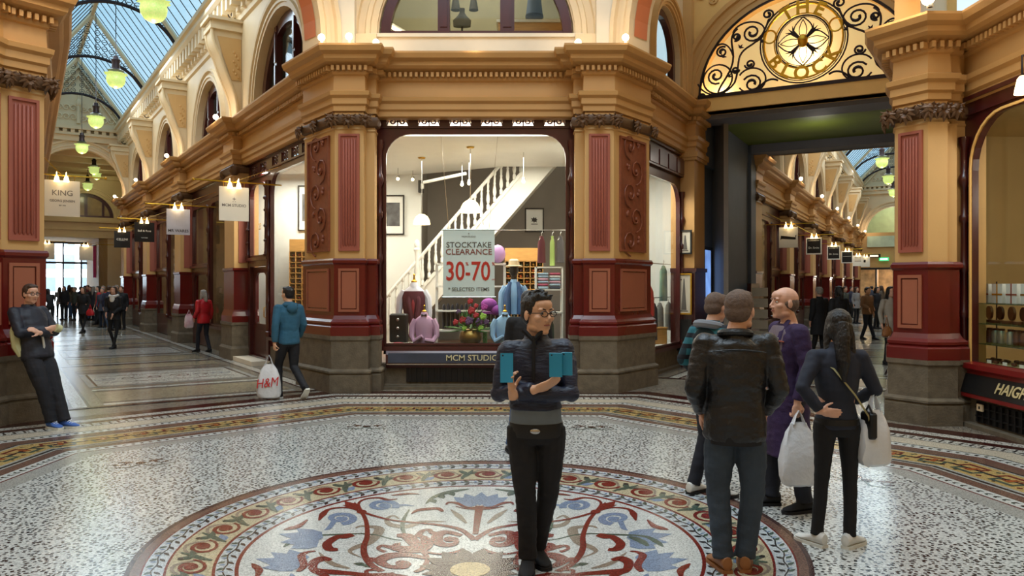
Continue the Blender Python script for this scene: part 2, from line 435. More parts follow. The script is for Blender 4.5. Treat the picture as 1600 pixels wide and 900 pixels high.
for i in range(len(INNER) - 1):
    for o0, o1, kind in ((.22, .36, 'leaf'), (.61, 1.02, 'key'), (1.28, 1.43, 'leaf'), (1.76, 1.96, 'tick')):
        om = (o0 + o1) / 2; A = offset(INNER, -om); p, q = Vector(A[i]), Vector(A[i + 1]); d = (q - p); L_ = d.length; d.normalize(); nn = Vector((-d.y, d.x))
        if kind == 'leaf':
            step = .085; n = int(L_ / step)
            for k in range(n):
                c = p + d * (k + .5) * L_ / n; an = atan2(d.y, d.x)
                if c.y < 1.0: continue
                for sgn in (-1, 1): leafp(c.x, c.y, .055, .028, an + sgn * .6, 'dark' if (k + (sgn > 0)) % 3 else 'green', 2)
        elif kind == 'tick':
            step = .1; n = int(L_ / step)
            for k in range(n):
                c = p + d * (k + .5) * L_ / n
                if c.y < 1.0: continue
                fpoly([tuple(c - d * .012 - nn * .07), tuple(c + d * .012 - nn * .07), tuple(c + d * .012 + nn * .07), tuple(c - d * .012 + nn * .07)], 'dark', 2)
        else:
            n = max(1, int(round(L_ / .40))); P_ = L_ / n
            for k in range(n):
                c = p + d * k * P_
                if c.y < 1.0: continue
                def mp(u, v, c=c, d=d, nn=nn, P_=P_): w_ = c + d * (u * P_) + nn * (v * .40); return (w_.x, w_.y)
                wr = .12
                ribbon([(-.05, -.02), (.18, -.02), (.18, .30), (.72, .30), (.72, .02), (.45, .02), (.45, -.12)], wr, 'red', 2, mp)
                ribbon([(.33, .0), (.33, -.30), (.86, -.30), (.86, -.02), (1.05, -.02)], wr, 'green', 3, mp)
                ribbon([(.0, .0), (1.0, .0)], .045, 'dark', 4, mp)
                ribbon([(.58, .16), (.58, -.16)], wr, 'orange', 4, mp)
                disc(.0, .38, .04, 'dark', 3, mp, 6); disc(.5, -.4, .04, 'dark', 3, mp, 6)
                disc(.05, -.32, .07, 'red', 3, mp, 4); disc(.95, .3, .06, 'green', 3, mp, 4)
# small corner motifs in the field
for (cx, cy, a) in ((-3.55, 7.35, .45), (-1.75, 9.25, .0), (.95, 9.2, -.1), (3.1, 6.7, -.9)):
    def mp(x, y, cx=cx, cy=cy, a=a): return (cx + x * cos(a) - y * sin(a), cy + x * sin(a) + y * cos(a))
    for s in (-1, 1):
        ribbon(spiral(s * .2, .0, .1, .8, pi / 2, s), [.03, .02, .04], 'dbrown', 2, mp); ribbon([(s * .3, -.1), (s * .1, -.16), (0, -.05)], [.01, .04, .02], 'green', 2, mp)
        leafp(s * .06, .02, .16, .06, pi / 2 - s * .9, 'brown', 2, mp)
    disc(0, 0, .05, 'dred', 3, mp)

# the round medallion
C1 = (-.25, 5.28); RM = 2.17; DC = -.74
def um(x, y):
    rho = min(1.0, sqrt(x * x + y * y)); return (C1[0] + RM * x, C1[1] + DC * (1 - rho) + RM * y)
def ringpoly(r0, r1, col, lay, n=120):
    A = [um(r0 * cos(2 * pi * k / n), r0 * sin(2 * pi * k / n)) for k in range(n + 1)]
    B = [um(r1 * cos(2 * pi * k / n), r1 * sin(2 * pi * k / n)) for k in range(n + 1)]; bandq(A, B, col, lay)
R0, R1, R2, R3, R4 = 1.0, .955, .888, .748, .682
ringpoly(R0, R0 - .016, 'dbrown', 2); ringpoly(R0 - .016, R1, 'brown', 2); ringpoly(R1, R1 - .006, 'red', 2)
ringpoly(R1 - .006, R2, 'lblue', 2); ringpoly(R2, R2 - .008, 'red', 2); ringpoly(R2 - .008, R3, 'cream', 2)
ringpoly(R3, R3 - .010, 'red', 2); ringpoly(R3 - .010, R4, 'lblue', 2); ringpoly(R4, R4 - .012, 'red', 2)
n = 120
fb.add([(*um((R4 - .012) * cos(2 * pi * k / n), (R4 - .012) * sin(2 * pi * k / n)), 2 * LAY) for k in range(n)], (tuple(range(n)),), FM['white'])
for rc, n in (((R1 + R2) / 2 - .002, 110), ((R3 + R4) / 2 - .004, 84)):
    def pm(x, y, rc=rc): return um((rc + y) * cos(x / rc), (rc + y) * sin(x / rc))
    P_ = 2 * pi * rc / n
    ribbon([(k * P_ / 2, .006 * sin(k * 1.3)) for k in range(2 * n + 1)], .005, 'dark', 3, pm)
    for k in range(n):
        for s in (-1, 1): leafp(k * P_, s * .004, P_ * .6, .015, s * .75, 'green' if s > 0 else 'dark', 3, pm)
        leafp(k * P_ + P_ / 2, .0, P_ * .4, .010, 1.3, 'blue', 3, pm)
rc = (R2 + R3) / 2 - .004; n = 30; P_ = 2 * pi * rc / n
for k in range(n):
    def pm(x, y, k=k): x *= 1.33; y *= 1.12; a = (k * P_ + x) / rc; return um((rc + y) * cos(a), (rc + y) * sin(a))
    sg = 1
    ribbon(spiral(.055, 0, .046, 1.3, pi, 1, 18, .25), [.008, .012, .014, .018], 'red', 4, pm); disc(.055, 0, .017, 'red', 4, pm)
    ribbon(bez((.0, -.05), (.03, .08), (.09, .07), (.12, -.02), 10), [.004, .012, .006], 'taupe', 3, pm)
    ribbon(bez((.10, .045), (.11, .0), (.13, -.02), (.135, -.052), 8), [.006, .020, .008], 'green', 4, pm)
    leafp(.118, 0, .05, .02, 1.1, 'green', 4, pm); leafp(.118, .0, .045, .018, 2.6, 'green', 4, pm); disc(.135, .035, .009, 'dark', 4, pm, 6)
    if k % 2: leafp(.0, -.045, .05, .03, 2.4, 'blue', 3, pm)
def smooth(p, k=5):
    """Catmull-Rom through the points"""
    o = []
    for i in range(len(p) - 1):
        p0 = p[max(i - 1, 0)]; p1 = p[i]; p2 = p[i + 1]; p3 = p[min(i + 2, len(p) - 1)]
        for j in range(k):
            t = j / k; o.append(tuple(.5 * (2 * p1[c] + (p2[c] - p0[c]) * t + (2 * p0[c] - 5 * p1[c] + 4 * p2[c] - p3[c]) * t * t + (3 * p1[c] - p0[c] - 3 * p2[c] + p3[c]) * t ** 3) for c in (0, 1)))
    o.append(p[-1]); return o
MOT = [('red', [.012, .010, .012, .020, .004], 4, [(-.404, .373), (-.435, .450), (-.419, .498), (-.375, .517), (-.337, .502), (-.304, .516)]),
       ('red', [.014, .012, .012, .016, .020], 4, [(-.404, .373), (-.346, .342), (-.287, .321), (-.211, .312), (-.126, .304), (-.051, .274), (.0, .20)]),
       ('red', [.014, .016, .020, .026, .030], 4, [(-.404, .373), (-.367, .289), (-.337, .177), (-.328, .091), (-.310, .022), (-.278, -.041), (-.240, -.078)]),
       ('taupe', [.006, .012, .020, .040, .036, .022, .012, .004], 3, [(-.389, .229), (-.378, .248), (-.347, .253), (-.309, .235), (-.319, .131), (-.352, .077), (-.360, .037), (-.317, .007)]),
       ('taupe', [.006, .012, .014, .030, .034, .018, .004], 3, [(-.263, .336), (-.289, .359), (-.304, .322), (-.279, .281), (-.226, .278), (-.181, .323), (-.103, .331)]),
       ('green', [.010, .008, .006], 3, [(-.363, .189), (-.312, .190), (-.257, .172), (-.221, .169)]),
       ('red', [.030, .038, .030, .034, .040, .020], 4, [(-.385, .174), (-.406, .151), (-.429, .138), (-.444, .080), (-.426, .040), (-.400, .045)]),
       ('red', [.020, .05, .05, .02], 4, [(-.245, .200), (-.212, .201), (-.179, .155), (-.149, .117)]),
       ('red', [.004, .03, .05, .06, .05, .03, .014, .012, .018], 4, [(-.178, .207), (-.160, .204), (-.144, .162), (-.162, .118), (-.214, .105), (-.245, .109), (-.275, .113), (-.282, .087), (-.257, .070)]),
       ('red', [.030, .018, .012, .004], 4, [(-.179, .20), (-.170, .250), (-.146, .263), (-.138, .245)]),
       ('red', [.016, .030, .042, .044, .030, .020, .016, .028], 4, [(-.042, .229), (-.089, .250), (-.116, .228), (-.112, .178), (-.083, .158), (-.056, .174), (-.060, .206), (-.076, .202)]),
       ('red', [.018, .034, .044, .044, .030, .034, .02], 4, [(-.133, .060), (-.189, .067), (-.238, .046), (-.259, -.002), (-.225, -.035), (-.185, -.02), (-.195, .01)]),
       ('red', [.022, .014, .018, .012], 4, [(-.149, .112), (-.127, .057), (-.130, -.012), (-.150, -.052)]),
       ('red', [.014, .010, .014, .020], 4, [(-.148, .106), (-.099, .096), (-.055, .113), (-.025, .135)]),
       ('green', [.004, .024, .030, .02, .004], 3, [(-.050, .638), (-.100, .618), (-.139, .591), (-.175, .545), (-.194, .479)]),
       ('green', [.004, .014, .016, .010], 3, [(-.243, .422), (-.247, .339), (-.238, .263), (-.218, .205)]),
       ('red', [.004, .020, .026, .022, .010], 4, [(-.229, .385), (-.212, .419), (-.181, .433), (-.144, .440), (-.124, .414)]),
       ('red', [.012, .010, .018, .012, .006], 4, [(0, .455), (-.046, .460), (-.083, .494), (-.112, .500), (-.120, .478)]),
       ('red', [.012, .010, .004], 4, [(0, .440), (-.045, .446), (-.085, .465)]),
       ('taupe', [.008, .024, .004], 3, [(-.035, .322), (-.067, .384), (-.099, .436)]),
       ('red', [.004, .018, .014, .004], 4, [(-.334, .547), (-.302, .563), (-.262, .576), (-.23, .572)]),
       ('green', [.004, .026, .016, .012, .008], 3, [(-.568, .011), (-.557, .056), (-.532, .112), (-.478, .143), (-.363, .189)]),
       ('green', [.010, .030, .030, .010], 3, [(-.523, .033), (-.514, .070), (-.498, .103), (-.479, .129)]),
       ('taupe', [.004, .022, .030, .008], 3, [(-.451, .005), (-.409, -.051), (-.374, -.077), (-.334, -.087)]),
       ('red', [.014, .024, .030, .014, .008], 4, [(-.470, -.164), (-.466, -.111), (-.493, -.042), (-.485, -.007), (-.463, .010)]),
       ('red', [.05, .035, .03], 4, [(-.42, -.142), (-.340, -.128), (-.251, -.121)]),
       ('red', [.004, .030, .024, .006], 4, [(-.616, .149), (-.596, .170), (-.577, .197), (-.567, .259)]),
       ('red', [.012, .012, .012, .014, .030, .004], 4, [(-.404, .373), (-.451, .398), (-.491, .395), (-.524, .369), (-.531, .321), (-.527, .260)]),
       ('blue', [.020, .018, .004], 3, [(-.475, .272), (-.475, .206), (-.485, .186)]), ('blue', [.020, .016, .004], 3, [(-.304, .445), (-.27, .461), (-.23, .455)]),
       ('green', [.004, .034, .010, .030, .004], 3, [(-.33, -.047), (-.31, -.045), (-.30, -.05), (-.29, -.05), (-.270, -.055)]),
       ('dark', [.004, .012, .014, .004], 3, [(-.110, .029), (-.093, .040), (-.071, .008), (-.060, -.023)]), ('dark', [.004, .010, .004], 3, [(-.087, .067), (-.070, .081), (-.059, .063)])]
for sx in (-1, 1):
    for sy in (1, -1):
        def pm(x, y, sx=sx, sy=sy): return um(-x * sx, y * sy)
        for col_, wd, lay, pts in MOT:
            if sy < 0 and min(p[1] for p in pts) < .02: continue
            ribbon(smooth(pts), [w_ * (.88 if w_ > .025 else 1.0) for w_ in wd], col_, lay, pm)
        for (bx, by, a0) in ((-.462, .300, -1.2), (-.345, .443, -.3)):
            ribbon(spiral(bx, by, .052, 1.4, a0, 1, 22, .25), [.028, .026, .020, .016], 'blue', 3, pm); disc(bx, by, .015, 'blue', 3, pm)
        disc(-.190, .0, .024, 'red', 4, pm); disc(-.078, .200, .018, 'red', 4, pm); disc(-.404, .373, .018, 'red', 5, pm)
        leafp(-.42, .39, .10, .045, 2.36, 'red', 4, pm); leafp(-.44, .41, .05, .02, 2.9, 'red', 4, pm); leafp(-.44, .41, .05, .02, 1.8, 'red', 4, pm)
        for t in ((-.12, .605), (-.155, .575), (-.18, .53)): leafp(t[0], t[1], .045, .028, -1.1, 'green', 3, pm)
        for t in ((-.259, .0, 3.4), (-.116, .23, 2.6), (-.21, .075, 1.6), (-.24, .11, 1.2)): leafp(t[0], t[1], .045, .025, t[2], 'red', 4, pm)
        for (dx, dy, an, l) in ((0, .475, pi / 2, .13), (-.01, .48, pi / 2 + .45, .12), (-.015, .485, pi / 2 + .9, .11), (-.01, .475, pi / 2 + 1.3, .08)): leafp(dx, dy, l, .06, an, 'blue', 3, pm)
        ribbon([(0, .24), (0, .47)], [.018, .022, .03], 'red', 4, pm)
        for (dx, dy, an, l) in ((-.47, -.11, pi, .15), (-.475, -.10, pi - .45, .13), (-.475, -.09, pi - .9, .11), (-.47, -.12, pi + .45, .12)): leafp(dx, dy, l, .07, an, 'blue', 3, pm)
for k in range(14):
    a = k * 2 * pi / 14; leafp(.06 * cos(a), .06 * sin(a), .085, .05, a, 'dred', 5, um)
disc(0, 0, .10, 'dred', 5, um, 32); disc(0, 0, .055, 'gold', 6, um, 24)

# carpets of mosaic in the two arcades
def arcade_floor(fr, s0, s1, tl, tr):
    # fr(a, o) with o measured from the wall towards the arcade's far side
    def q(a0, a1, b0, b1, col, lay): fpoly([fr.xy(a0, b0), fr.xy(a1, b0), fr.xy(a1, b1), fr.xy(a0, b1)], col, lay)
    q(s0, s1, tl, tr, 'carpet', 2); L_ = 6.3; s = s0
    for e0, e1 in ((tl, tl + .5), (tr - .5, tr)):
        q(s0, s1, e0 + .12, e0 + .16, 'dark', 3); q(s0, s1, e0 + .16, e0 + .34, 'speck', 3); q(s0, s1, e0 + .34, e0 + .38, 'dred', 3)
    a, b = tl + .55, tr - .55
    while s < s1 - 1:
        q(s, s + .12, tl, tr, 'dred', 4); q(s + .2, s + .35, a, b, 'speck', 4)
        q(s + .5, s + 1.7, a, b, 'tan', 4); q(s + 1.85, s + 2.15, a, b, 'dark', 3); q(s + 1.9, s + 2.1, a, b, 'speck', 4)
        q(s + 2.4, s + 4.6, a, b, 'grey', 4); q(s + 2.5, s + 4.5, a + .1, b - .1, 'dred', 5); q(s + 2.54, s + 4.46, a + .14, b - .14, 'speck', 6)
        def mp(x, y, s=s): return fr.xy(s + 3.5 + y, (a + b) / 2 + x)
        for sg in (-1, 1):
            for k in range(3):
                ribbon(spiral(sg * (.25 + .38 * k), 0, .2, 1.2, pi * (k % 2), sg * (1 if k % 2 else -1)), [.03, .03, .06], ('red', 'green', 'blue')[k], 7, mp)
            ribbon(bez((0, .5 * sg), (.5, .7 * sg), (.9, .3 * sg), (1.1, .6 * sg)), [.02, .05, .02], 'green', 7, mp)
            ribbon(bez((0, .5 * sg), (-.5, .7 * sg), (-.9, .3 * sg), (-1.1, .6 * sg)), [.02, .05, .02], 'dark', 7, mp)
        q(s + 4.75, s + 5.2, a, b, 'brown', 4); q(s + 4.82, s + 5.12, a, b, 'carpet', 5); q(s + 5.35, s + 6.1, a, b, 'tan', 4)
        s += L_
# ------------------------------------------------------------------ plan of the crossing and the two arcades
FL = Fr((5.3, 0), (-.5537, .8327), (-.8327, -.5537))      # arcade going away to the left: right-hand wall
FRR = Fr((-4.9, 0), (.4792, .8777), (.8777, -.4792))       # arcade beyond the gate: left-hand wall
arcade_floor(FL, 15.0, 79.0, -.1, 3.75)
arcade_floor(FRR, 16.0, 62.0, -.1, 4.2)
o = fb.build('floor', FLIST, fix=False); o['kind'] = 'structure'

PIL_L = [(-3.55, 13.15), (-2.82, 12.22), (-2.36, 12.22), (-2.36, 12.42), (-2.22, 12.42), (-2.22, 12.62)]
PIL_R = [(1.02, 12.62), (1.02, 12.42), (1.16, 12.42), (1.16, 12.22), (1.62, 12.22), (2.35, 13.15)]
PIER = [(-6.5, 8.9), (-6.26, 8.9), (-6.26, 9.42), (-5.97, 9.80), (-6.16, 10.05)]
PIL_X = [(4.98, 10.0), (4.86, 9.74), (5.08, 9.38), (5.32, 9.38), (5.32, 9.46), (5.48, 9.46), (5.48, 9.56), (5.64, 9.56)]
LP = [21.0, 27.3, 33.6, 39.9]                # pilasters of the left arcade (start of each, .9 long)
RP = [24.4 + 5.9 * k for k in range(7)]
ENT = [(-.35, -1.0), (0, -1.0), (.03, -.98), (.03, -.90), (.06, -.87), (.06, -.78), (.10, -.74), (.11, -.68), (.03, -.65), (.02, -.42), (.05, -.40), (.06, -.36),
       (.07, -.28), (.12, -.26), (.20, -.24), (.24, -.20), (.25, -.14), (.32, -.10), (.35, -.03), (.35, 0), (0, .02)]
def ent(path, ztop, sc=1.0): return [(o_, ztop + z * sc) for o_, z in ENT]
def dentils(mb, path, ztop, sc=1.0, step=.085, only=None):
    P = offset(path, .10)
    for i in range(len(P) - 1):
        if only and i not in only: continue
        p, q = Vector(P[i]), Vector(P[i + 1]); L_ = (q - p).length
        if L_ < .1: continue
        n = int(L_ / step); d = (q - p) / L_; a = atan2(d.y, d.x)
        for k in range(n):
            c = p + d * (k + .5) * L_ / n; mb.box((c.x, c.y, ztop - .32 * sc), (.045, .10, .075 * sc), a)
def pilpath(fr, ps, s_end, w0=-.2, w1=.0, rev=True):
    pts = []
    for s in ps: pts += [(s, w0), (s, w1), (s + .9, w1), (s + .9, w0)]
    pts.append((s_end, w0)); q = [fr.xy(a, o_) for a, o_ in pts]
    return q[::-1] if rev else q

# main entablature round the corner block
mainpath = pilpath(FL, LP, 41.5) + [FL.xy(16.2, -.2)] + PIL_L + PIL_R + [FRR.xy(15.4, -.2), FRR.xy(18.1, -.2), FRR.xy(18.1, 0), FRR.xy(18.9, 0)]
mb = MB(); mb.sweep(mainpath, ent(mainpath, 5.45)); dentils(mb, mainpath, 5.45)
struct(mb, 'trim_1', OCHRE)
pierpath = [(-6.5, -3.5)] + PIER + [FL.xy(16.0, 3.9), FL.xy(41.5, 3.3)]
mb = MB(); mb.sweep(pierpath, ent(pierpath, 5.38)); dentils(mb, pierpath, 5.38, only=(0, 1, 2, 3, 4)); struct(mb, 'trim_2', OCHRE)
rpath = [(7.6, 13.9)] + PIL_X + [(5.64, -3.5)]
mb = MB(); mb.sweep(rpath, ent(rpath, 4.93, .98)); dentils(mb, rpath, 4.93); struct(mb, 'trim_3', OCHRE)
farpath = pilpath(FRR, RP, 61.0, rev=False)
mb = MB(); mb.sweep(farpath, ent(farpath, 5.3)); struct(mb, 'trim_4', OCHRE)

# ------------------------------------------------------------------ the great corner pillars
def scroll_relief(mb, fr, a0, a1, o_, z0, z1, seed=1):
    rnd = random.Random(seed); c = (a0 + a1) / 2; w_ = (a1 - a0) / 2; z = z0 + .08; k = 0
    pts = []
    while z < z1 - .06:
        s = 1 if k % 2 else -1
        sp = spiral(c + s * w_ * .25, z, w_ * .62, 1.2, -pi / 2, s, 12, .2); mb.tube([fr(u, o_ + .012, v) for u, v in sp], [.012] * 8 + [.016] * 5, 5)
        mb.ell(fr(c + s * w_ * .25, o_ + .01, z), (.03, .03, .03), n=6, m=4)
        for j in range(3):
            an = rnd.uniform(0, 6.28); mb.ell(fr(c - s * w_ * .45 + .03 * cos(an), o_ + .006, z + .05 + .04 * sin(an)), (.026, .02, .034), n=6, m=4)
        z += w_ * 1.05; k += 1
def pillar(label, pts, back, zz, faces, group=None):
    """pts: exposed plan line; faces: list of (i, kind) edges that carry panels"""
    zp, zr, zs, zt = zz; base = pts + back
    root = thing('corner_pillar', label, 'pillar', ((pts[0][0] + pts[-1][0]) / 2, (pts[0][1] + pts[-1][1]) / 2, 0), kind='thing')
    mb = MB(); h = zp
    mb.sweep(base, [(.12, 0), (.12, h * .30), (.10, h * .335), (.13, h * .35), (.13, h * .38), (.08, h * .42), (.08, h * .90), (.10, h * .93), (.10, h), (0, h)], closed=True)
    mb.build('plinth', STONE, root)
    mb = MB(); d = zr - zp
    mb.sweep(base, [(0, zp), (.10, zp), (.10, zp + .14), (.07, zp + .17), (.09, zp + .19), (.09, zp + .22), (.05, zp + .26), (.03, zp + .30), (.02, zp + .32),
                    (.02, zr - .10), (.05, zr - .07), (.05, zr - .03), (.03, zr), (0, zr)], closed=True)
    mb.build('dado', RED, root)
    mb = MB(); mb.sweep(base, [(0, zr), (0, zs - .28), (.02, zs - .26), (0, zs - .23), (0, zs), (.03, zs + .02), (.0, zs + .06)], closed=True); mb.build('shaft', OCHRE2, root)
    for i, kind in faces:
        fr, L_ = face_fr(pts[i], pts[i + 1])
        # dado panel
        mb = MB(); a0, a1 = L_ * .14, L_ * .86
        mb.prism([(a0, zp + .38), (a1, zp + .38), (a1, zr - .16), (a0, zr - .16)], [[(a0 + .04, zp + .42), (a1 - .04, zp + .42), (a1 - .04, zr - .20), (a0 + .04, zr - .20)]], .0, .045, lambda u, v, d_: fr(u, d_, v))
        mb.fbox(fr, a0 + .055, a1 - .055, .0, .035, zp + .435, zr - .215); mb.build('dado_panel', PANEL, root)
        # shaft panel
        za, zb = zr + .12, zs - .34; mb = MB()
        mb.prism([(a0, za), (a1, za), (a1, zb), (a0, zb)], [[(a0 + .035, za + .035), (a1 - .035, za + .035), (a1 - .035, zb - .035), (a0 + .035, zb - .035)]], 0, .035, lambda u, v, d_: fr(u, d_, v))
        if kind == 'flute':
            mb.fbox(fr, a0 + .035, a1 - .035, 0, .012, za + .035, zb - .035); n = 5; w_ = (a1 - a0 - .11) / n
            for k in range(n):
                u = a0 + .055 + w_ * (k + .5); mb.tube([fr(u, .012, za + .07), fr(u, .016, za + .10), fr(u, .016, zb - .10), fr(u, .012, zb - .07)], [.003, w_ * .40, w_ * .40, .003], 8)
            mb.build('fluted_panel', SALMON, root)
        else:
            mb.fbox(fr, a0 + .035, a1 - .035, 0, .008, za + .035, zb - .035); scroll_relief(mb, fr, a0 + .05, a1 - .05, .012, za + .08, zb - .06); mb.build('relief_panel', RELIEF, root)
    # capital: bronze foliage swag
    mb = MB(); P = offset(pts, .05); rnd = random.Random(3)
    mb.sweep(pts, [(.0, zs - .20), (.05, zs - .18), (.07, zs - .10), (.05, zs - .04), (0, zs - .03)])
    for i in range(len(P) - 1):
        p, q = Vector(P[i]), Vector(P[i + 1]); L_ = (q - p).length
        if L_ < .3: continue
        d = (q - p) / L_; nn = Vector((d.y, -d.x))
        for c, k in ((p, 1.0), (q, .9), ((p + q) / 2, 1.0)):
            for j in range(7):
                an = -pi / 2 + (j - 3) * .55; l = .15 * k * (1.1 - abs(j - 3) * .12)
                b = Vector((c.x, c.y, zs - .11)) + Vector((nn.x, nn.y, 0)) * .03; e = b + Vector((d.x, d.y, 0)) * cos(an) * l + Vector((0, 0, 1)) * sin(an) * l + Vector((nn.x, nn.y, 0)) * .03
                mb.tube([b, b.lerp(e, .5) + Vector((nn.x, nn.y, 0)) * .03, e], [.016, .032, .006], 6)
            mb.ell((c.x + nn.x * .05, c.y + nn.y * .05, zs - .09), (.05, .05, .05), n=8, m=5)
            for an in (.5, 2.6):
                b = Vector((c.x, c.y, zs - .1)); e = b + Vector((d.x, d.y, 0)) * cos(an) * .13 + Vector((nn.x * .05, nn.y * .05, sin(an) * .12)); mb.tube([b, e], [.03, .006], 6)
    mb.build('capital', BRONZE, root)
    return root
pillar('tall ochre and oxblood pillar at the left edge of the front shop window', PIL_L, [(-2.3, 13.0), (-3.2, 13.6)], (.90, 2.13, 4.45, 5.45), ((0, 'relief'), (1, 'flute')))
pillar('tall ochre and oxblood pillar between the front window and the narrow bright side window', PIL_R, [(2.0, 13.6), (1.1, 13.0)], (.90, 2.13, 4.45, 5.45), ((4, 'relief'), (3, 'flute')))
pillar('ochre and oxblood pier that a man with crossed arms leans on', PIER, [(-6.6, 10.3), (-6.9, 9.0)], (.84, 2.14, 4.38, 5.38), ((1, 'flute'), (2, 'flute')))
pillar('ochre and oxblood pillar between the arcade gate and the chocolate shop window', PIL_X, [(5.64, 9.9), (5.3, 10.3)], (.79, 1.99, 3.95, 4.93), ((1, 'flute'),))

# ------------------------------------------------------------------ walls of the crossing
mb = MB()                                                             # left wall, behind the pier
mb.box((-6.65, 2.6, 2.3), (.3, 12.2, 4.6)); struct(mb, 'wall_left', OCHRE2)
mb = MB(); mb.box((0, -3.7, 5), (14, .3, 14)); struct(mb, 'wall_back', OCHRE2)
mb = MB()                                                             # upper walls of the crossing above the cornice
mb.box((-6.65, 2.6, 8.7), (.3, 12.6, 6.6)); struct(mb, 'wall_left_upper', CREAM)
mb = MB(); mb.box((5.85, 2.6, 8.4), (.3, 13.0, 7.0)); struct(mb, 'wall_right_upper', CREAM)
# stone base course below the shop windows of the corner block
mb = MB(); wallp = [FL.xy(21, -.38), FL.xy(20.95, -.38)]
for pth in ([FL.xy(19.5, -.38), FL.xy(15.9, -.38)], [(-2.3, 12.78), (1.1, 12.78)], [FRR.xy(15.2, -.38), FRR.xy(18.2, -.38)]):
    mb.sweep(pth, [(0, 0), (.10, 0), (.10, .05), (.04, .07), (.04, .40), (-.2, .40), (-.2, 0)])
struct(mb, 'wall_base', STONE)
mb = MB(); mb.fbox(Fr((-1.75, 12.74), (1, 0), (0, -1)), 0, 2.9, -.03, .02, .10, .34)
for k in range(30): mb.fbox(Fr((-1.75, 12.74), (1, 0), (0, -1)), .05 + k * .096, .075 + k * .096, .02, .04, .11, .33)
g = mb.build('vent_grille', BLACK); tag(g, 'black iron vent grille below the front shop window sign', 'grille')
# threshold step in front of the bay
mb = MB(); mb.box((-.6, 12.62, .02), (3.5, .16, .04)); struct(mb, 'trim_5', STONE)

def scroll_fret(mb, fr, a0, a1, o0, o1, z0, z1):
    """one fretwork opening: S scrolls across the gap"""
    c = (a0 + a1) / 2; h = (z1 - z0) / 2; zc = (z0 + z1) / 2
    for s in (-1, 1):
        cx = c + s * (a1 - a0) * .24
        mb.tube([fr(u, (o0 + o1) / 2, v) for u, v in spiral(cx, zc, h * .8, 1.1, pi / 2 if s > 0 else pi / 2, s, 12, .15)], h * .17, 5)
        mb.tube([fr(cx + s * h * 1.3, (o0 + o1) / 2, z0), fr(cx + s * h * .9, (o0 + o1) / 2, zc), fr(cx + s * h * 1.3, (o0 + o1) / 2, z1)], h * .15, 5)
    mb.tube([fr(c, (o0 + o1) / 2, z0), fr(c, (o0 + o1) / 2, z1)], h * .16, 5)
    mb.ell(fr(c, (o0 + o1) / 2, zc), (h * .3,) * 3, n=6, m=4)
def colonnette(mb, x, y, z0, z1, r=.045):
    H = z1 - z0; q = []
    for t, k in ((0, 1.5), (.03, 1.5), (.035, 1.1), (.06, 1.1), (.07, .9), (.20, .85), (.21, 1.3), (.23, 1.3), (.24, .9), (.40, .8), (.41, 1.2), (.42, 1.45), (.44, 1.2), (.45, .9), (.62, .8), (.63, 1.3), (.65, 1.3), (.66, .85),
                 (.78, .8), (.79, 1.3), (.81, 1.6), (.83, 1.3), (.84, .9), (.95, .95), (.97, 1.5), (1, 1.6)): q.append((r * k, z0 + H * t))
    mb.lathe(q, (x, y, 0), 10)
WN = [0]
def shop_window(fr, a0, a1, z0, zg, z1, o_, r=.35, frets=0, side=.14, mats=None, coln=True, frz=.0, back=.06, glaz=True):
    """timber shop window in a frame: rounded-top pane, fretwork strip above, colonnettes at the sides"""
    WN[0] += 1; m = mats or MAROON; mp = lambda u, v, d: fr(u, d, v)
    mb = MB(); holes = [list(reversed(roundtop(a0 + side, a1 - side, z0 + .10, zg, r)))]
    fz0, fz1 = zg + (z1 - zg) * .36, zg + (z1 - zg) * .80
    if frets:
        w_ = (a1 - a0 - 2 * side * .6) / frets
        for k in range(frets):
            c = a0 + side * .6 + w_ * (k + .5); holes.append([(c - w_ * .34, fz0), (c - w_ * .34, fz1), (c + w_ * .34, fz1), (c + w_ * .34, fz0)])
    mb.prism([(a0, z0), (a1, z0), (a1, z1), (a0, z1)], holes, o_ - back, o_, mp)
    fo = mb.build('window_%d' % WN[0], m); fo['kind'] = 'structure'
    mb = MB(); H = roundtop(a0 + side - .012, a1 - side + .012, z0 + .09, zg + .012, r)
    mb.prism(H, [list(reversed(roundtop(a0 + side + .02, a1 - side - .02, z0 + .12, zg - .02, r - .02)))], o_ - .01, o_ + .03, mp)
    mb.fbox(fr, a0, a1, o_, o_ + .05, z1 - .05, z1); mb.fbox(fr, a0, a1, o_, o_ + .07, z0, z0 + .07); mb.fbox(fr, a0, a1, o_, o_ + .03, zg + (z1 - zg) * .24, zg + (z1 - zg) * .29)
    mb.build('frame_moulding', m, fo)
    if frets:
        mb = MB()
        for k in range(frets):
            c = a0 + side * .6 + w_ * (k + .5); scroll_fret(mb, fr, c - w_ * .34, c + w_ * .34, o_ - back, o_, fz0, fz1)
        mb.build('fretwork', m, fo)
    if coln:
        mb = MB()
        for a in (a0 + side * .45, a1 - side * .45):
            x, y = fr.xy(a, o_ + .04); colonnette(mb, x, y, z0 + .07, zg - r * .3)
        mb.build('colonnette', m, fo)
    if glaz:
        mb = MB(); mb.fbox(fr, a0 + side - .03, a1 - side + .03, o_ - .045, o_ - .035, z0 + .08, zg + .02); mb.build('pane', GLASS, fo)
    return fo
BAY = Fr((-.6, 12.78), (1, 0), (0, -1))
win = shop_window(BAY, -1.66, 1.66, .62, 4.23, 4.58, .0, r=.42, frets=6, side=.15)
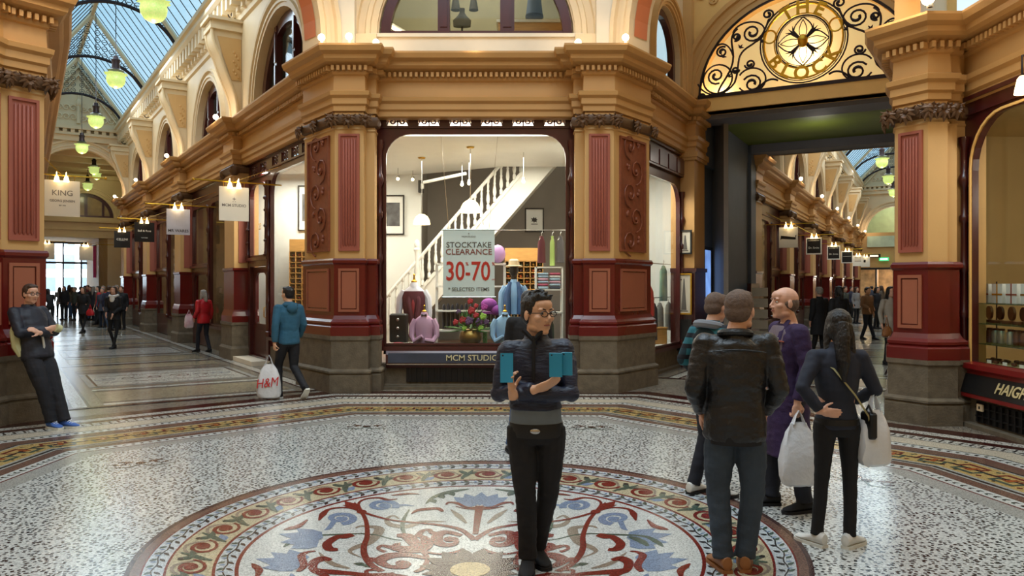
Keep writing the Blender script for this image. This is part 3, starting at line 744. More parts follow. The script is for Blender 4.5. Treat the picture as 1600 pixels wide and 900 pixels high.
# sloping sign board under the front window
mb = MB(); fr = BAY
vs = [fr(a, o_, z) for a in (-1.48, 1.48) for o_, z in ((-.05, .62), (.10, .62), (.14, .56), (.14, .40), (.10, .34), (-.05, .34))]
mb.add(vs, ((0, 1, 2, 3, 4, 5), (11, 10, 9, 8, 7, 6)) + tuple((i, (i + 1) % 6, 6 + (i + 1) % 6, 6 + i) for i in range(6)))
sb = mb.build('shop_sign_board', MAROON); tag(sb, 'dark slate name board under the front shop window reading MCM STUDIO', 'sign')
mb = MB(); mb.fbox(fr, -1.44, 1.44, .14, .15, .425, .585); mb.build('name_panel', mat('slate_glass', (52, 62, 82), .12, var=.3, vs=1.2, coat=.6), sb)
put_text('lettering', 'MCM STUDIO', .135, mat('cream_letter', (214, 204, 160), .5), sb, plane_M((-.655, 12.622, .505), (1, 0)), .004, .0008, 1.05)
mb = MB(); mb.fbox(fr, -1.46, 1.46, .142, .165, .395, .412); mb.build('bright_bead', CHROME, sb)
# arcade-side windows of the corner shop
win2 = shop_window(FL, 15.95, 19.35, .55, 4.05, 4.48, -.32, r=.45, frets=5, side=.16)
win2b = shop_window(FL, 19.35, 20.98, 2.25, 3.95, 4.48, -.32, r=.30, frets=2, side=.2)
win3 = shop_window(FRR, 15.2, 18.15, .42, 3.78, 4.45, -.30, r=.45, frets=0, side=.16)
mb = MB(); mb.fbox(FRR, 15.2, 18.15, -.26, -.22, 3.95, 4.32)
for k in range(5): mb.fbox(FRR, 15.3 + k * .57, 15.3 + k * .57 + .48, -.22, -.20, 3.99, 4.28)
mb.build('fascia_panel', MAROON, win3)
# the shop door beside the long arcade window
dr = MB(); mp = lambda u, v, d: FL(u, d, v)
dr.prism([(19.35, .10), (20.98, .10), (20.98, 2.25), (19.35, 2.25)], [[(19.55, .14), (19.55, 2.12), (20.78, 2.12), (20.78, .14)]], -.40, -.30, mp)
d1 = dr.build('door_1', MAROON); d1['kind'] = 'structure'
dr = MB(); dr.prism([(19.56, .14), (20.77, .14), (20.77, 2.11), (19.56, 2.11)], [list(reversed(roundtop(19.74, 20.60, .85, 1.98, .22)))], -.42, -.37, mp)
dr.fbox(FL, 19.76, 20.58, -.37, -.355, .28, .72); dr.build('door_leaf', MAROON, d1)
dr = MB(); dr.fbox(FL, 19.72, 20.62, -.40, -.395, .82, 2.0); dr.build('door_pane', GLASS, d1)
dr = MB(); dr.tube([FL(19.68, -.36, 1.0), FL(19.68, -.30, 1.02), FL(19.68, -.30, 1.22), FL(19.68, -.36, 1.24)], .012, 6); dr.build('door_handle', GOLD, d1)
dr = MB(); dr.fbox(FL, 19.35, 20.98, -.4, .05, 0, .10); struct(dr, 'trim_6', WHITEST)
put_text('house_number', '23', .2, GOLD, win2b, plane_M(FL(20.2, -.36, 3.0), (.5537, -.8327)), .002)

# ------------------------------------------------------------------ arched upper storey
def arch_wall(fr, a0, a1, z0, z1, arches, th, name, m, msof=None, open_below=None):
    mb = MB(); mp = lambda u, v, d: fr(u, d, v); holes = []
    for (c, r, zb, zs, rz) in arches: holes.append(list(reversed(archpoly(c - r, c + r, zb, zs, rz, 22))))
    mb.prism([(a0, z0), (a1, z0), (a1, z1), (a0, z1)], holes, -th, 0, mp); o_ = struct(mb, name, m); return o_
def archivolt(mb, fr, c, r, zs, rz, o_, w_=.34, zb=None, mi=0, n=24):
    """stepped moulding round an arch"""
    zb = zs if zb is None else zb
    prof = [(0, 0), (0, .05), (w_ * .25, .05), (w_ * .28, .08), (w_ * .45, .08), (w_ * .5, .03), (w_ * .75, .04), (w_ * .8, .10), (w_, .11), (w_, 0)]
    rings = []
    pts = [(c + r, zb, 1, 0)] if zb < zs - .01 else []
    for i in range(n + 1):
        a = pi * i / n; pts.append((c + r * cos(a), zs + rz * sin(a), cos(a), sin(a)))
    if zb < zs - .01: pts.append((c - r, zb, -1, 0))
    for (u, v, nx, nz) in pts: rings.append([fr(u + nx * k, o_ + h, v + nz * k) for k, h in prof])
    mb.loft(rings, mi, True, True)
def lunette_window(fr, c, r, zb, zs, rz, o_, mull, m=MAROON, pane=GLASS, fw=.16):
    WN[0] += 1; mb = MB(); mp = lambda u, v, d: fr(u, d, v)
    mb.prism(archpoly(c - r, c + r, zb, zs, rz), [list(reversed(archpoly(c - r + fw, c + r - fw, zb + fw * .6, zs, rz - fw)))], o_ - .12, o_, mp)
    fo = mb.build('window_%d' % WN[0], m); fo['kind'] = 'structure'
    mb = MB()
    for u, w_ in mull:
        h = zs + rz * sqrt(max(.02, 1 - ((u) / r) ** 2)) - .02; mb.fbox(fr, c + u - w_ / 2, c + u + w_ / 2, o_ - .11, o_ + .02, zb + .02, h)
        mb.fbox(fr, c + u - w_ * .3, c + u + w_ * .3, o_ + .02, o_ + .04, zb + .15, zb + (h - zb) * .5 - .03); mb.fbox(fr, c + u - w_ * .3, c + u + w_ * .3, o_ + .02, o_ + .04, zb + (h - zb) * .5 + .03, h - .12)
    if mull: mb.build('mullion', m, fo)
    mb = MB(); mb.prism(archpoly(c - r + fw * .6, c + r - fw * .6, zb + .05, zs, rz - fw * .6), [], o_ - .08, o_ - .07, mp); mb.build('pane', pane, fo)
    return fo
UPF = Fr((-.6, 12.9), (1, 0), (0, -1))
arch_wall(UPF, -2.3, 2.3, 5.86, 9.4, [(0, 1.64, 5.9, 5.9, 1.62)], .3, 'wall_front', CREAM)
mb = MB(); mb.fbox(UPF, -1.72, 1.72, -.3, .08, 5.40, 5.88); mb.fbox(UPF, -1.78, 1.78, -.3, .12, 5.84, 5.90); struct(mb, 'trim_7', WHITEST)
mb = MB(); archivolt(mb, UPF, 0, 1.66, 5.9, 1.64, 0, .42)
for s in (-1, 1):
    mb.fbox(UPF, s * 1.95 - .3, s * 1.95 + .3, -.2, .16, 5.40, 5.88)
    for a, o_ in ((s * 2.2, .10), (s * 2.2, .16)): mb.fbox(UPF, a - .10, a + .10, -.1, o_, 5.5, 9.3)
struct(mb, 'trim_8', CREAM)
for sx_ in (-2.42, 1.22):
    mb = MB(); mb.box((sx_ - .0 + (-.42 if sx_ < 0 else .42), 12.78, 7.4), (.5, .3, 4.0)); struct(mb, 'trim_pilaster', WHITEST)
lw = lunette_window(UPF, 0, 1.62, 5.9, 5.9, 1.6, -.05, [(-.55, .2), (.52, .24)])
# big arches that carry the upper storey across the two oblique openings
OL = Fr((-3.05, 12.5), (-.69, -.724), (.724, -.69)); OR_ = Fr((1.85, 12.5), (.69, -.724), (-.724, -.69))
for fr, nm, L_ in ((OL, 'wall_oblique_left', 4.5), (OR_, 'wall_oblique_right', 4.3)):
    mb = MB(); mp = lambda u, v, d: fr(u, d, v); r = L_ / 2 - .15; c = L_ / 2 - .05
    out = [(-.35, 5.42)] + [(c - r, 5.42)] + arc(c, 5.75, r, 2.0, pi, 0, 24) + [(c + r, 5.42), (L_ + .3, 5.42), (L_ + .3, 9.4), (-.35, 9.4)]
    mb.prism(out, [], -.5, 0, mp); struct(mb, nm, CREAM)
    mb = MB(); rings = []
    for i in range(25):
        a = pi * i / 24; u, v = c + (r - .012) * cos(a), 5.75 + 1.99 * sin(a); rings.append([fr(u, -.42, v), fr(u, -.08, v)])
    mb.loft(rings, 0, False, False); struct(mb, 'trim_%d' % (9 if fr is OL else 10), TERRA)
    mb = MB(); archivolt(mb, fr, c, r, 5.75, 2.0, 0, .36, 5.42); struct(mb, 'trim_%d' % (11 if fr is OL else 12), CREAM)

# ------------------------------------------------------------------ arcades
def console(fr, s, z0, z1, group, label):
    """tall S-shaped bracket with a relief panel on its flanks"""
    root = thing('scroll_bracket', label, 'bracket', (*fr.xy(s, -.2), z0), group=group, kind='thing')
    o0 = -.22; q = [(o0, z0)] + bez((-.10, z0), (-.12, z0 + .7), (.10, z0 + .8), (.28, z1 - .55), 10) + bez((.28, z1 - .55), (.40, z1 - .35), (.46, z1 - .2), (.46, z1), 6)[1:] + [(o0, z1)]
    mb = MB(); mb.prism(q, [], s - .27, s + .27, lambda u, v, d: fr(d, u, v))
    mb.tube([fr(s - .29, u, v) for u, v in q[1:-1]], .035, 6); mb.tube([fr(s + .29, u, v) for u, v in q[1:-1]], .035, 6); mb.build('scroll', CREAM, root)
    for e, d in ((-.275, -1), (.275, 1)):
        mb = MB(); pp = [(o0 + .03, z0 + .9), (.03, z0 + .9), (.24, z1 - .5), (.34, z1 - .14), (o0 + .03, z1 - .14)]
        mb.prism(pp, [], s + e, s + e + d * .012, lambda u, v, dd: fr(dd, u, v)); rnd = random.Random(int(s * 10))
        for k in range(9): mb.ell(fr(s + e + d * .015, o0 + .10 + .05 * (k % 3), z0 + .98 + k * .07), (.03, .03, .035), n=6, m=4)
        mb.build('relief_panel', OCHRE2, root)
    mb = MB()
    for a, b_, o_ in ((0, .09, .50), (.09, .20, .47), (.20, .27, .56)): mb.fbox(fr, s - .33 - (o_ - .47), s + .33 + (o_ - .47), o0, o_, z1 + a, z1 + b_)
    for k in range(6): mb.fbox(fr, s - .31 + k * .11, s - .26 + k * .11, .47, .50, z1 + .10, z1 + .18)
    mb.build('cap', CREAM, root)
    return root
def arcade_side(fr, ps, ztop, s0, s1, arches, tag_, mats_red=RED, lower=True, zcap=2.1):
    th = .25
    # lower wall: pilasters
    for k, s in enumerate(ps):
        root = thing('pilaster', '%s pilaster of the %s' % (('first', 'second', 'third', 'fourth', 'fifth', 'sixth', 'seventh')[k], tag_), 'pilaster', (*fr.xy(s + .45, -.2), 0), kind='thing')
        rv = (fr is FL)
        pth = [fr.xy(s, -.55), fr.xy(s, 0), fr.xy(s + .9, 0), fr.xy(s + .9, -.55)]
        if rv: pth = pth[::-1]
        mb = MB(); mb.sweep(pth, [(0, 0), (.10, 0), (.10, .26), (.06, .32), (.06, .78), (.08, .8), (.08, .86), (0, .86)]); mb.build('plinth', STONE, root)
        mb = MB(); mb.sweep(pth, [(0, .86), (.06, .86), (.06, 1.0), (.03, 1.1), (.01, 1.14), (.01, zcap - .08), (.04, zcap - .05), (.04, zcap), (0, zcap)]); mb.build('dado', mats_red, root)
        mb = MB(); mb.sweep(pth, [(0, zcap), (0, ztop - 1.28), (.04, ztop - 1.25), (.0, ztop - 1.2), (0, ztop - .98)]); mb.build('shaft', OCHRE2, root)
        mb = MB()
        for i in range(3):
            f2, L_ = face_fr(pth[i], pth[i + 1])
            if i != 1: mb.fbox(f2, .10, L_ - .1, 0, .02, zcap + .12, ztop - 1.4)
        mb.build('shaft_panel', SALMON, root)
        mb = MB()
        mb.sweep(pth, [(0, ztop - 1.18), (.06, ztop - 1.14), (.10, ztop - 1.06), (.04, ztop - 1.0)])
        for c in (pth[1], pth[2]): mb.ell((c[0], c[1], ztop - 1.12), (.12, .12, .14), n=8, m=5)
        mb.build('capital', BRONZE, root)
    # upper wall with arched windows
    up = Fr(fr.xy(0, -.2), fr.d, fr.u)
    arch_wall(up, s0, s1, ztop - .02, 8.75, [(c, r, ztop + .04, ztop + .04, r * rz) for c, r, rz in arches], th, 'wall_upper_' + tag_.split()[0], CREAM)
    mb = MB()
    for c, r, rz in arches: archivolt(mb, up, c, r, ztop + .04, r * rz, 0, .30)
    struct(mb, 'trim_%d' % (13 if fr is FL else 14), CREAM)
    for c, r, rz in arches: lunette_window(up, c, r - .02, ztop + .04, ztop + .04, r * rz - .02, -.12, [(-.35 * r, .14), (.35 * r, .14)], fw=.22)
    mb = MB(); mb.fbox(up, s0 + (.8 if fr is FL else 0), s1, -1.0, -.9, ztop, 9); mb.fbox(up, s0 + .8, s1, -1.0, -.3, 8.9, 9.0); mb.fbox(up, s0 + .8, s1, -1.0, -.25, ztop - .1, ztop); struct(mb, 'wall_upper_room', mat('khaki_wall', (150, 146, 118), .7, var=.1, vs=1))
    # eaves entablature with modillions
    mb = MB(); pth = [up.xy(s0), up.xy(s1)]
    if fr is FL: pth = pth[::-1]
    mb.sweep(pth, [(0, 7.75), (.06, 7.78), (.06, 7.9), (.10, 7.95), (.10, 8.3), (.30, 8.42), (.36, 8.5), (.36, 8.62), (.42, 8.66), (.42, 8.78), (0, 8.8)])
    k = s0 + .2
    while k < s1:
        mb.fbox(up, k, k + .16, .1, .30, 8.05, 8.40); mb.fbox(up, k + .02, k + .14, .1, .16, 7.92, 8.05); k += .42
    struct(mb, 'trim_%d' % (15 if fr is FL else 16), CREAM)
arcade_side(FL, LP, 5.45, 15.6, 41.5, [(18.25, 1.7, 1.0), (24.45, 1.55, 1.05), (30.75, 1.55, 1.05), (37.0, 1.5, 1.05)], 'left arcade')
arcade_side(FRR, RP, 5.3, 24.0, 61.0, [(RP[k] + 3.4, 1.55, 1.05) for k in range(6)], 'far arcade')
ORD = ('first', 'second', 'third', 'fourth', 'fifth', 'sixth', 'seventh')
for k, s in enumerate(LP): console(FL, s + .4, 5.5, 7.5, 'scroll brackets of the left arcade', ORD[k] + ' cream scroll bracket above the left arcade cornice, counted from the crossing')
for k, s in enumerate(RP): console(FRR, s + .4, 5.35, 7.45, 'scroll brackets of the far arcade', ORD[k] + ' cream scroll bracket along the far arcade, counted from the gate')
for fr, cs in ((FL, [LP[k] + .4 for k in range(4)]),):
    pass
# upper wall of the corner shop over its side window, seen through the right arch
up = Fr(FRR.xy(0, -.2), FRR.d, FRR.u)
arch_wall(up, 15.0, 18.4, 5.43, 8.75, [(16.9, .85, 5.5, 6.2, .9)], .25, 'wall_upper_corner', CREAM)
lunette_window(up, 16.9, .84, 5.5, 6.2, .88, -.1, [], fw=.14)
mb = MB(); mb.fbox(up, 15.3, 18.4, -1.0, -.9, 5.45, 9); mb.fbox(up, 15.3, 18.4, -1.0, -.25, 8.9, 9); struct(mb, 'wall_upper_room', mat('khaki_wall', (150, 146, 118)))
mb = MB(); archivolt(mb, up, 16.9, .86, 6.2, .92, 0, .2, 5.5); mb.fbox(up, 17.95, 18.2, 0, .18, 5.4, 9); mb.fbox(up, 18.3, 18.6, 0, .22, 5.4, 9); struct(mb, 'trim_17', OCHRE2)

# shopfront fill between pilasters, further shops of both arcades
INT = mat('shop_interior', (150, 120, 84), .8, var=.35, vs=2.2)
GOODS = [mat('goods_%d' % i, c, .5, var=.25, vs=6) for i, c in enumerate(((196, 150, 92), (120, 84, 60), (210, 200, 180), (150, 40, 40), (70, 90, 110), (60, 52, 46)))]
def shopfront(fr, a0, a1, z1, seed, lit=30):
    rnd = random.Random(seed); mid = a0 + (a1 - a0) * rnd.uniform(.55, .68)
    shop_window(fr, a0, mid, .55, z1 - .55, z1, -.33, r=.35, side=.14, glaz=True)
    f2 = shop_window(fr, mid, a1, 2.2, z1 - .55, z1, -.33, r=.25, side=.16, coln=False)
    mb = MB(); mp = lambda u, v, d: fr(u, d, v)
    mb.prism([(mid, 0.02), (a1, .02), (a1, 2.2), (mid, 2.2)], [list(reversed(roundtop(mid + .25, a1 - .25, .7, 2.0, .2)))], -.40, -.33, mp); mb.build('door_panel', MAROON, f2)
    mb = MB(); mb.fbox(fr, a0, mid, -.6, -.30, 0, .55); struct(mb, 'wall_base', STONE)
    mb = MB(); mb.fbox(fr, a0, a1, -2.3, -2.2, 0, z1); mb.fbox(fr, a0 - .05, a0 + .02, -2.3, -.5, 0, z1); mb.fbox(fr, a1 - .02, a1 + .05, -2.3, -.5, 0, z1); mb.fbox(fr, a0, a1, -2.3, -.5, z1 - .4, z1 - .3)
    mb.fbox(fr, a0, a1, -2.3, -.5, -.02, .5)
    struct(mb, 'wall_shop', INT)
    root = thing('display_shelf', 'stocked display shelf inside a shop of the %s, counted %s from the crossing' % ('left arcade' if fr is FL else 'far arcade', ORD[min(6, seed % 10)]), 'shelf', (*fr.xy(a0 + .8, -1.4), .5))
    mb = MB()
    for z in (.95, 1.4, 1.85, 2.3): mb.fbox(fr, a0 + .2, mid - .2, -1.6, -1.2, z, z + .03)
    mb.fbox(fr, a0 + .2, a0 + .25, -1.6, -1.2, .5, 2.5); mb.fbox(fr, mid - .25, mid - .2, -1.6, -1.2, .5, 2.5); mb.build('frame', CREAM, root)
    mb = MB()
    for z in (.98, 1.43, 1.88):
        a = a0 + .3
        while a < mid - .5:
            w_ = rnd.uniform(.12, .3); mb.fbox(fr, a, a + w_, -1.5, -1.25, z, z + rnd.uniform(.15, .36), rnd.randrange(6)); a += w_ + .06
    x = mb.build('goods', GOODS, root); x['kind'] = 'stuff'
    x, y = fr.xy((a0 + a1) / 2, -1.3); light('shop_light', 'POINT', (x, y, z1 - .8), lit, NEUT, .25)
shopfront(FL, 21.9, 27.3, 4.48, 21, 22); shopfront(FL, 28.2, 33.6, 4.48, 32, 40); shopfront(FL, 34.5, 39.9, 4.48, 43, 60)
for k in range(6): shopfront(FRR, RP[k] + .9, RP[k + 1], 4.33, 50 + k, 30)
mb = MB(); mb.fbox(FL, 40.8, 41.6, -.5, -.3, 0, 5); struct(mb, 'wall_arcade_end', OCHRE2)
# far side walls of the arcades (left one stays behind the pier)
mb = MB(); q = [(-6.5, 10.2), FL.xy(42, 3.35), FL.xy(56, 3.35)]
mb.sweep(q, [(0, 0), (0, 8.8), (-.3, 8.8), (-.3, 0)]); struct(mb, 'wall_arcade_left', OCHRE2)
mb = MB(); q = [FRR.xy(63, 4.25), FRR.xy(18.1, 4.25), (4.98, 10.0)]
mb.sweep(q, [(0, 0), (0, 8.8), (-.3, 8.8), (-.3, 0)]); struct(mb, 'wall_arcade_right', OCHRE2)

# ------------------------------------------------------------------ glass roofs with iron ribs
def lattice(mb, P, u0, u1, zf_lo, zf_hi, r=.012):
    """little iron rings filling the space between an arch and the slope above it"""
    n = max(1, int((u1 - u0) / .22))
    for i in range(n):
        u = u0 + (i + .5) * (u1 - u0) / n; lo, hi = zf_lo(u), zf_hi(u); h = hi - lo
        if h < .08: continue
        m = max(1, int(h / .24))
        for j in range(m):
            z = lo + (j + .5) * h / m; rr = min(h / m, .22) * .42
            mb.tube([P(u + rr * cos(a * pi / 4), z + rr * sin(a * pi / 4)) for a in range(8)], r, 4, closed=True)
            mb.tube([P(u - rr * .6, z), P(u + rr * .6, z)], r, 4); 
def roof(fr, s0, s1, oc, hw, ze, zr, ribs, nm, labels):
    mb = MB()
    for sgn in (-1, 1):
        mb.add([fr(s0, oc + sgn * hw, ze), fr(s1, oc + sgn * hw, ze), fr(s1, oc, zr), fr(s0, oc, zr)], ((0, 1, 2, 3),))
    g = mb.build('ceiling', ROOFG, fix=False); g['kind'] = 'structure'
    mb = MB()
    for sgn in (-1, 1):
        s = s0
        while s < s1: mb.tube([fr(s, oc + sgn * hw, ze - .02), fr(s, oc, zr - .02)], .013, 4); s += .62
    mb.build('glazing_bar', IRON, g)
    mb = MB()
    mb.tube([fr(s0, oc, zr - .05), fr(s1, oc, zr - .05)], .10, 6)
    for sgn in (-1, 1):
        mb.fbox(fr, s0, s1, oc + sgn * hw - .12, oc + sgn * hw + .12, ze - .2, ze + .02)
        for s in ribs: mb.tube([fr(s, oc + sgn * hw, ze - .06), fr(s, oc, zr - .08)], .085, 6)
    mb.build('roof_beam', CREAM, g)
    for k, s in enumerate(ribs):
        mb = MB(); P = lambda u, z: fr(s, u, z); hh = zr - 1.6; zf = ze - 1.0
        ap = [(oc + (hw - .02) * cos(pi * i / 28), zf + (hh - zf) * sin(pi * i / 28) ** .9) for i in range(29)]
        mb.tube([P(u, z) for u, z in ap], .055, 6)
        slope = lambda u: zr - .12 - (zr - ze) * abs(u - oc) / hw
        az = lambda u: zf + (hh - zf) * (max(0, 1 - ((u - oc) / (hw - .02)) ** 2) ** .45)
        lattice(mb, P, oc - hw + .06, oc - .05, az, slope); lattice(mb, P, oc + .05, oc + hw - .06, az, slope)
        mb.tube([P(oc - hw, ze - .3), P(oc - hw * .1, zr - .9)], .02, 4) if 0 else None
        for sgn in (-1, 1):
            mb.tube([P(oc + sgn * hw, zf - .05), P(oc + sgn * hw, ze)], .05, 6)
            for j in range(3): mb.tube([P(u, z) for u, z in spiral(oc + sgn * (hw - .16), zf + .2 + j * .28, .11, 1.2, 0, sgn, 10, .2)], .016, 4)
        mb.build('roof_rib', IRON, g)
roof(FL, 15.6, 41.5, 1.72, 1.95, 8.78, 11.45, [LP[0] + .4, LP[1] + .4, LP[2] + .4, LP[3] + .4, 17.6], 'left glass roof', [ORD[k + 1] + ' arched iron rib with scrollwork under the left glass roof, counted from the crossing' for k in range(4)] + ['first arched iron rib with scrollwork under the left glass roof, counted from the crossing'])
roof(FRR, 22, 61, 2.1, 2.3, 8.78, 11.3, [s + .4 for s in RP], 'far glass roof', [ORD[k] + ' arched iron rib under the glass roof beyond the gate, counted from the gate' for k in range(7)])
# gable walls at the arcade ends
def gable(fr, s, c, hw, r, zs, zwall, zap, name, num, open_to=0.0):
    f2 = Fr(fr.xy(s, 0), fr.u, -fr.d); mp = lambda u, v, d: f2(u, d, v)
    mb = MB(); out = [(-.6, open_to), (c - r, open_to), (c - r, zs)] + arc(c, zs, r, r, pi, 0, 24)[1:-1] + [(c + r, zs), (c + r, open_to), (c + hw + .9, open_to), (c + hw + .9, zwall), (c, zap), (-.6, zwall)]
    mb.prism(out, [], -.3, 0, mp); struct(mb, name, CREAM)
    mb = MB(); archivolt(mb, f2, c, r, zs, r, 0, .38)
    mb.fbox(f2, c - hw - .1, c + hw + .1, 0, .25, 8.25, 8.36); mb.fbox(f2, c - hw - .1, c + hw + .1, 0, .16, 8.0, 8.25); mb.fbox(f2, c - hw - .1, c + hw + .1, 0, .32, 8.5, 8.62)
    k = c - hw
    while k < c + hw: mb.fbox(f2, k, k + .16, .1, .26, 8.36, 8.5); k += .3
    for s_ in (-1, 1):
        a = Vector((c + s_ * hw, 8.75)); b = Vector((c, zap - .15)); 
        for (w0, w1, d_) in ((0, .12, .14), (.38, .46, .10)):
            n = Vector((-(b - a).y, (b - a).x)).normalized() * (-s_) * -1; n = Vector((0, -1))
            q = [a + n * w0, b + n * w0, b + n * w1, a + n * w1]; mb.prism([(p.x, p.y) for p in q], [], 0, d_, mp)
        for j in range(10):
            p = a.lerp(b, .08 + j * .09) + Vector((0, -.25)); mb.ell(f2(p.x, .02, p.y), (.06, .04, .06), n=6, m=4)
    rnd = random.Random(5)
    for j in range(5):
        for s_ in (-1, 1):
            x = c + s_ * (.2 + .27 * j); mb.tube([f2(u, .03, v) for u, v in spiral(x, 9.05, .16, 1.3, 0, s_, 12, .2)], .03, 5)
            if j < 3: mb.tube([f2(u, .03, v) for u, v in spiral(x, 9.45, .15, 1.3, pi, -s_, 12, .2)], .03, 5)
            mb.tube([f2(u, .03, v) for u, v in spiral(c + s_ * (r * .86), zs + r * .95 + .05 * j, .16, 1.2, 0, s_, 10, .2)], .025, 5) if j == 0 else None
    mb.tube([f2(c, .04, 8.8), f2(c, .06, 10.2)], [.09, .02], 6); mb.ell(f2(c, .06, 9.7), (.12, .06, .18), n=8, m=6)
    struct(mb, 'trim_%d' % num, CREAM)
gable(FL, 41.5, 1.6, 1.95, 1.75, 5.95, 8.75, 11.5, 'wall_gable_left', 18)
gable(FRR, 61.0, 2.1, 2.2, 1.75, 5.35, 8.75, 11.4, 'wall_gable_far', 19, 5.35)
# second section of the left arcade: cross ceiling, lunette, way out to the street
f2 = Fr(FL.xy(49, 0), FL.u, -FL.d); mp = lambda u, v, d: f2(u, d, v)
mb = MB(); mb.prism([(-1.3, 4.2), (4.4, 4.2), (4.4, 8.8), (-1.3, 8.8)], [list(reversed(archpoly(-.6, 2.0, 5.3, 5.3, 1.25)))], -.3, 0, mp); mb.fbox(f2, -1.3, .1, -.3, 0, 0, 4.2)
mb.fbox(f2, -1.3, 4.4, 0, .12, 4.2, 4.35); mb.fbox(f2, -1.3, 4.4, 0, .2, 5.02, 5.2); mb.fbox(f2, -1.3, 4.4, 0, .08, 4.6, 4.7); mb.fbox(f2, -1.3, 4.4, 0, .3, 7.3, 7.5)
archivolt(mb, f2, .7, 1.31, 5.3, 1.26, 0, .35); struct(mb, 'wall_passage', CREAM)
WARMPANE = mat('amber_pane', (120, 98, 60), .2, var=.3, vs=1.5, emit=.25)
lunette_window(f2, .7, 1.29, 5.3, 5.3, 1.24, -.05, [(-.8, .12), (0, .14), (.8, .12)], pane=WARMPANE, fw=.16)
mb = MB(); mb.fbox(FL, 41.8, 49, -1.3, 3.8, 8.0, 8.2); mb.fbox(FL, 49.3, 56, -.5, 3.8, 4.3, 4.5)
for s in (43, 45, 47): mb.fbox(FL, s, s + .4, -1.3, 3.8, 7.6, 8.0)
struct(mb, 'ceiling', CREAM)
mb = MB(); mb.fbox(FL, 41.8, 49, -1.5, -1.3, 0, 8.2); mb.fbox(FL, 49, 56, -.3, .1, 0, 4.4); struct(mb, 'wall_passage_right', OCHRE2)
for k, s in enumerate((42.6, 45.2)):
    r_ = thing('pilaster', ('first', 'second', 'third', 'fourth', 'fifth')[k] + ' pilaster in the passage behind the arcade gable', 'pilaster', (*FL.xy(s, -1.1), 0), kind='thing')
    mb = MB(); mb.fbox(FL, s, s + .8, -1.35, -.92, 2.1, 4.8); mb.build('shaft', OCHRE2, r_)
    mb = MB(); mb.fbox(FL, s - .03, s + .83, -1.35, -.88, .8, 2.1); mb.build('dado', RED, r_); mb = MB(); mb.fbox(FL, s - .06, s + .86, -1.35, -.84, 0, .8); mb.build('plinth', STONE, r_)
# street seen through the way out
STW = mat('street_wall_pale', (200, 208, 214), .7, var=.1); 
b = thing('street_building', 'pale office building across the street beyond the arcade exit', 'building', (*FL.xy(78, 1), 0), kind='thing')
mb = MB(); f3 = Fr(FL.xy(78, 1), FL.u, -FL.d); mb.fbox(f3, -14, 14, -3, 0, 0, 14); mb.build('wall', STW, b)
for r_ in range(4):
    for c in range(9): mb = MB(); mb.fbox(f3, -6 + c * 1.4, -5.1 + c * 1.4, 0, .03, 1.2 + r_ * 1.9, 2.4 + r_ * 1.9); mb.build('window', mat('street_window', (96, 110, 124), .2), b)
light('street_daylight', 'AREA', (*FL.xy(66, 1.5), 12), 20000, (.9, .96, 1), 9, 9, (*FL.xy(75, 1.5), 2))
mb = MB(); f4 = Fr(FL.xy(56, 0), FL.u, -FL.d); mb.fbox(f4, -.5, 4, 0, .1, 3.0, 3.12); mb.fbox(f4, -.5, 4, 0, .1, 4.2, 4.4)
for u in (.35, 1.3, 2.4, 3.3): mb.fbox(f4, u, u + .08, 0, .08, 0, 4.3)
r_ = struct(mb, 'window_exit', BLACK)
# ------------------------------------------------------------------ the gate with its lunette, and the lobby behind
G = Fr(FRR.xy(18.1, 0), FRR.u, -FRR.d); gmp = lambda u, v, d: G(u, d, v)
GC, GR, GZ, GRZ = 2.12, 2.04, 5.58, 1.86
mb = MB(); mb.prism([(-.35, 5.27), (4.7, 5.27), (4.7, 9.4), (-.35, 9.4)], [list(reversed(archpoly(GC - GR, GC + GR, 5.56, GZ, GRZ, 26)))], -.35, -.05, gmp)
mb.fbox(G, 0, 4.4, -.45, .02, 5.27, 5.53); struct(mb, 'wall_gate', mat('gate_ochre', (232, 190, 118), .55, var=.05))
mb = MB(); archivolt(mb, G, GC, GR, GZ, GRZ, -.05, .40); struct(mb, 'trim_20', OCHRE2)
mb = MB(); rnd = random.Random(2)
for k in range(8):
    for s_ in (-1, 1):
        x = GC + s_ * (1.75 + .06 * (k % 3)); mb.tube([G(u, -.03, v) for u, v in spiral(x + s_ * .18 * (k % 2), 7.55 + .14 * k, .10, 1.2, 0, s_, 10, .2)], .02, 5)
struct(mb, 'trim_21', OCHRE2)
root = thing('gate_lunette', 'half-round backlit iron scrollwork grille over the gate, gold letters THE BLOCK around its ring', 'grille', (*G.xy(GC, 0), GZ), kind='thing')
mb = MB(); mb.prism(archpoly(GC - GR - .05, GC + GR + .05, 5.56, GZ, GRZ + .05), [], -.42, -.38, gmp)
BL = mat('backlit_panel', (255, 226, 160), .6, var=.0, emit=.38); mb.build('backlit_panel', BL, root)
mb = MB(); P = lambda u, v, d=.0: G(u, d, v)
def crp(x, y): return (GC + (x - 775) / 335.0, 6.43 - (y - 290) / 363.0)
def tb(pts, r): mb.tube([P(*crp(x, y)) for x, y in pts], [q * 1.4 for q in r] if hasattr(r, '__len__') else r * 1.4, 6)
mb.fbox(G, GC - GR, GC + GR, -.12, .04, 5.53, 5.60)
mb.tube([P(u, v) for u, v in arc(GC, GZ, GR - .03, GRZ - .03, 0, pi, 30)], .028, 6)
for rr, th in ((.80, .016), (.755, .010), (.50, .016), (.47, .008)): mb.tube([P(GC + rr * cos(a * pi / 20), 6.43 + rr * 1.0 * sin(a * pi / 20)) for a in range(40)], th, 6, closed=True)
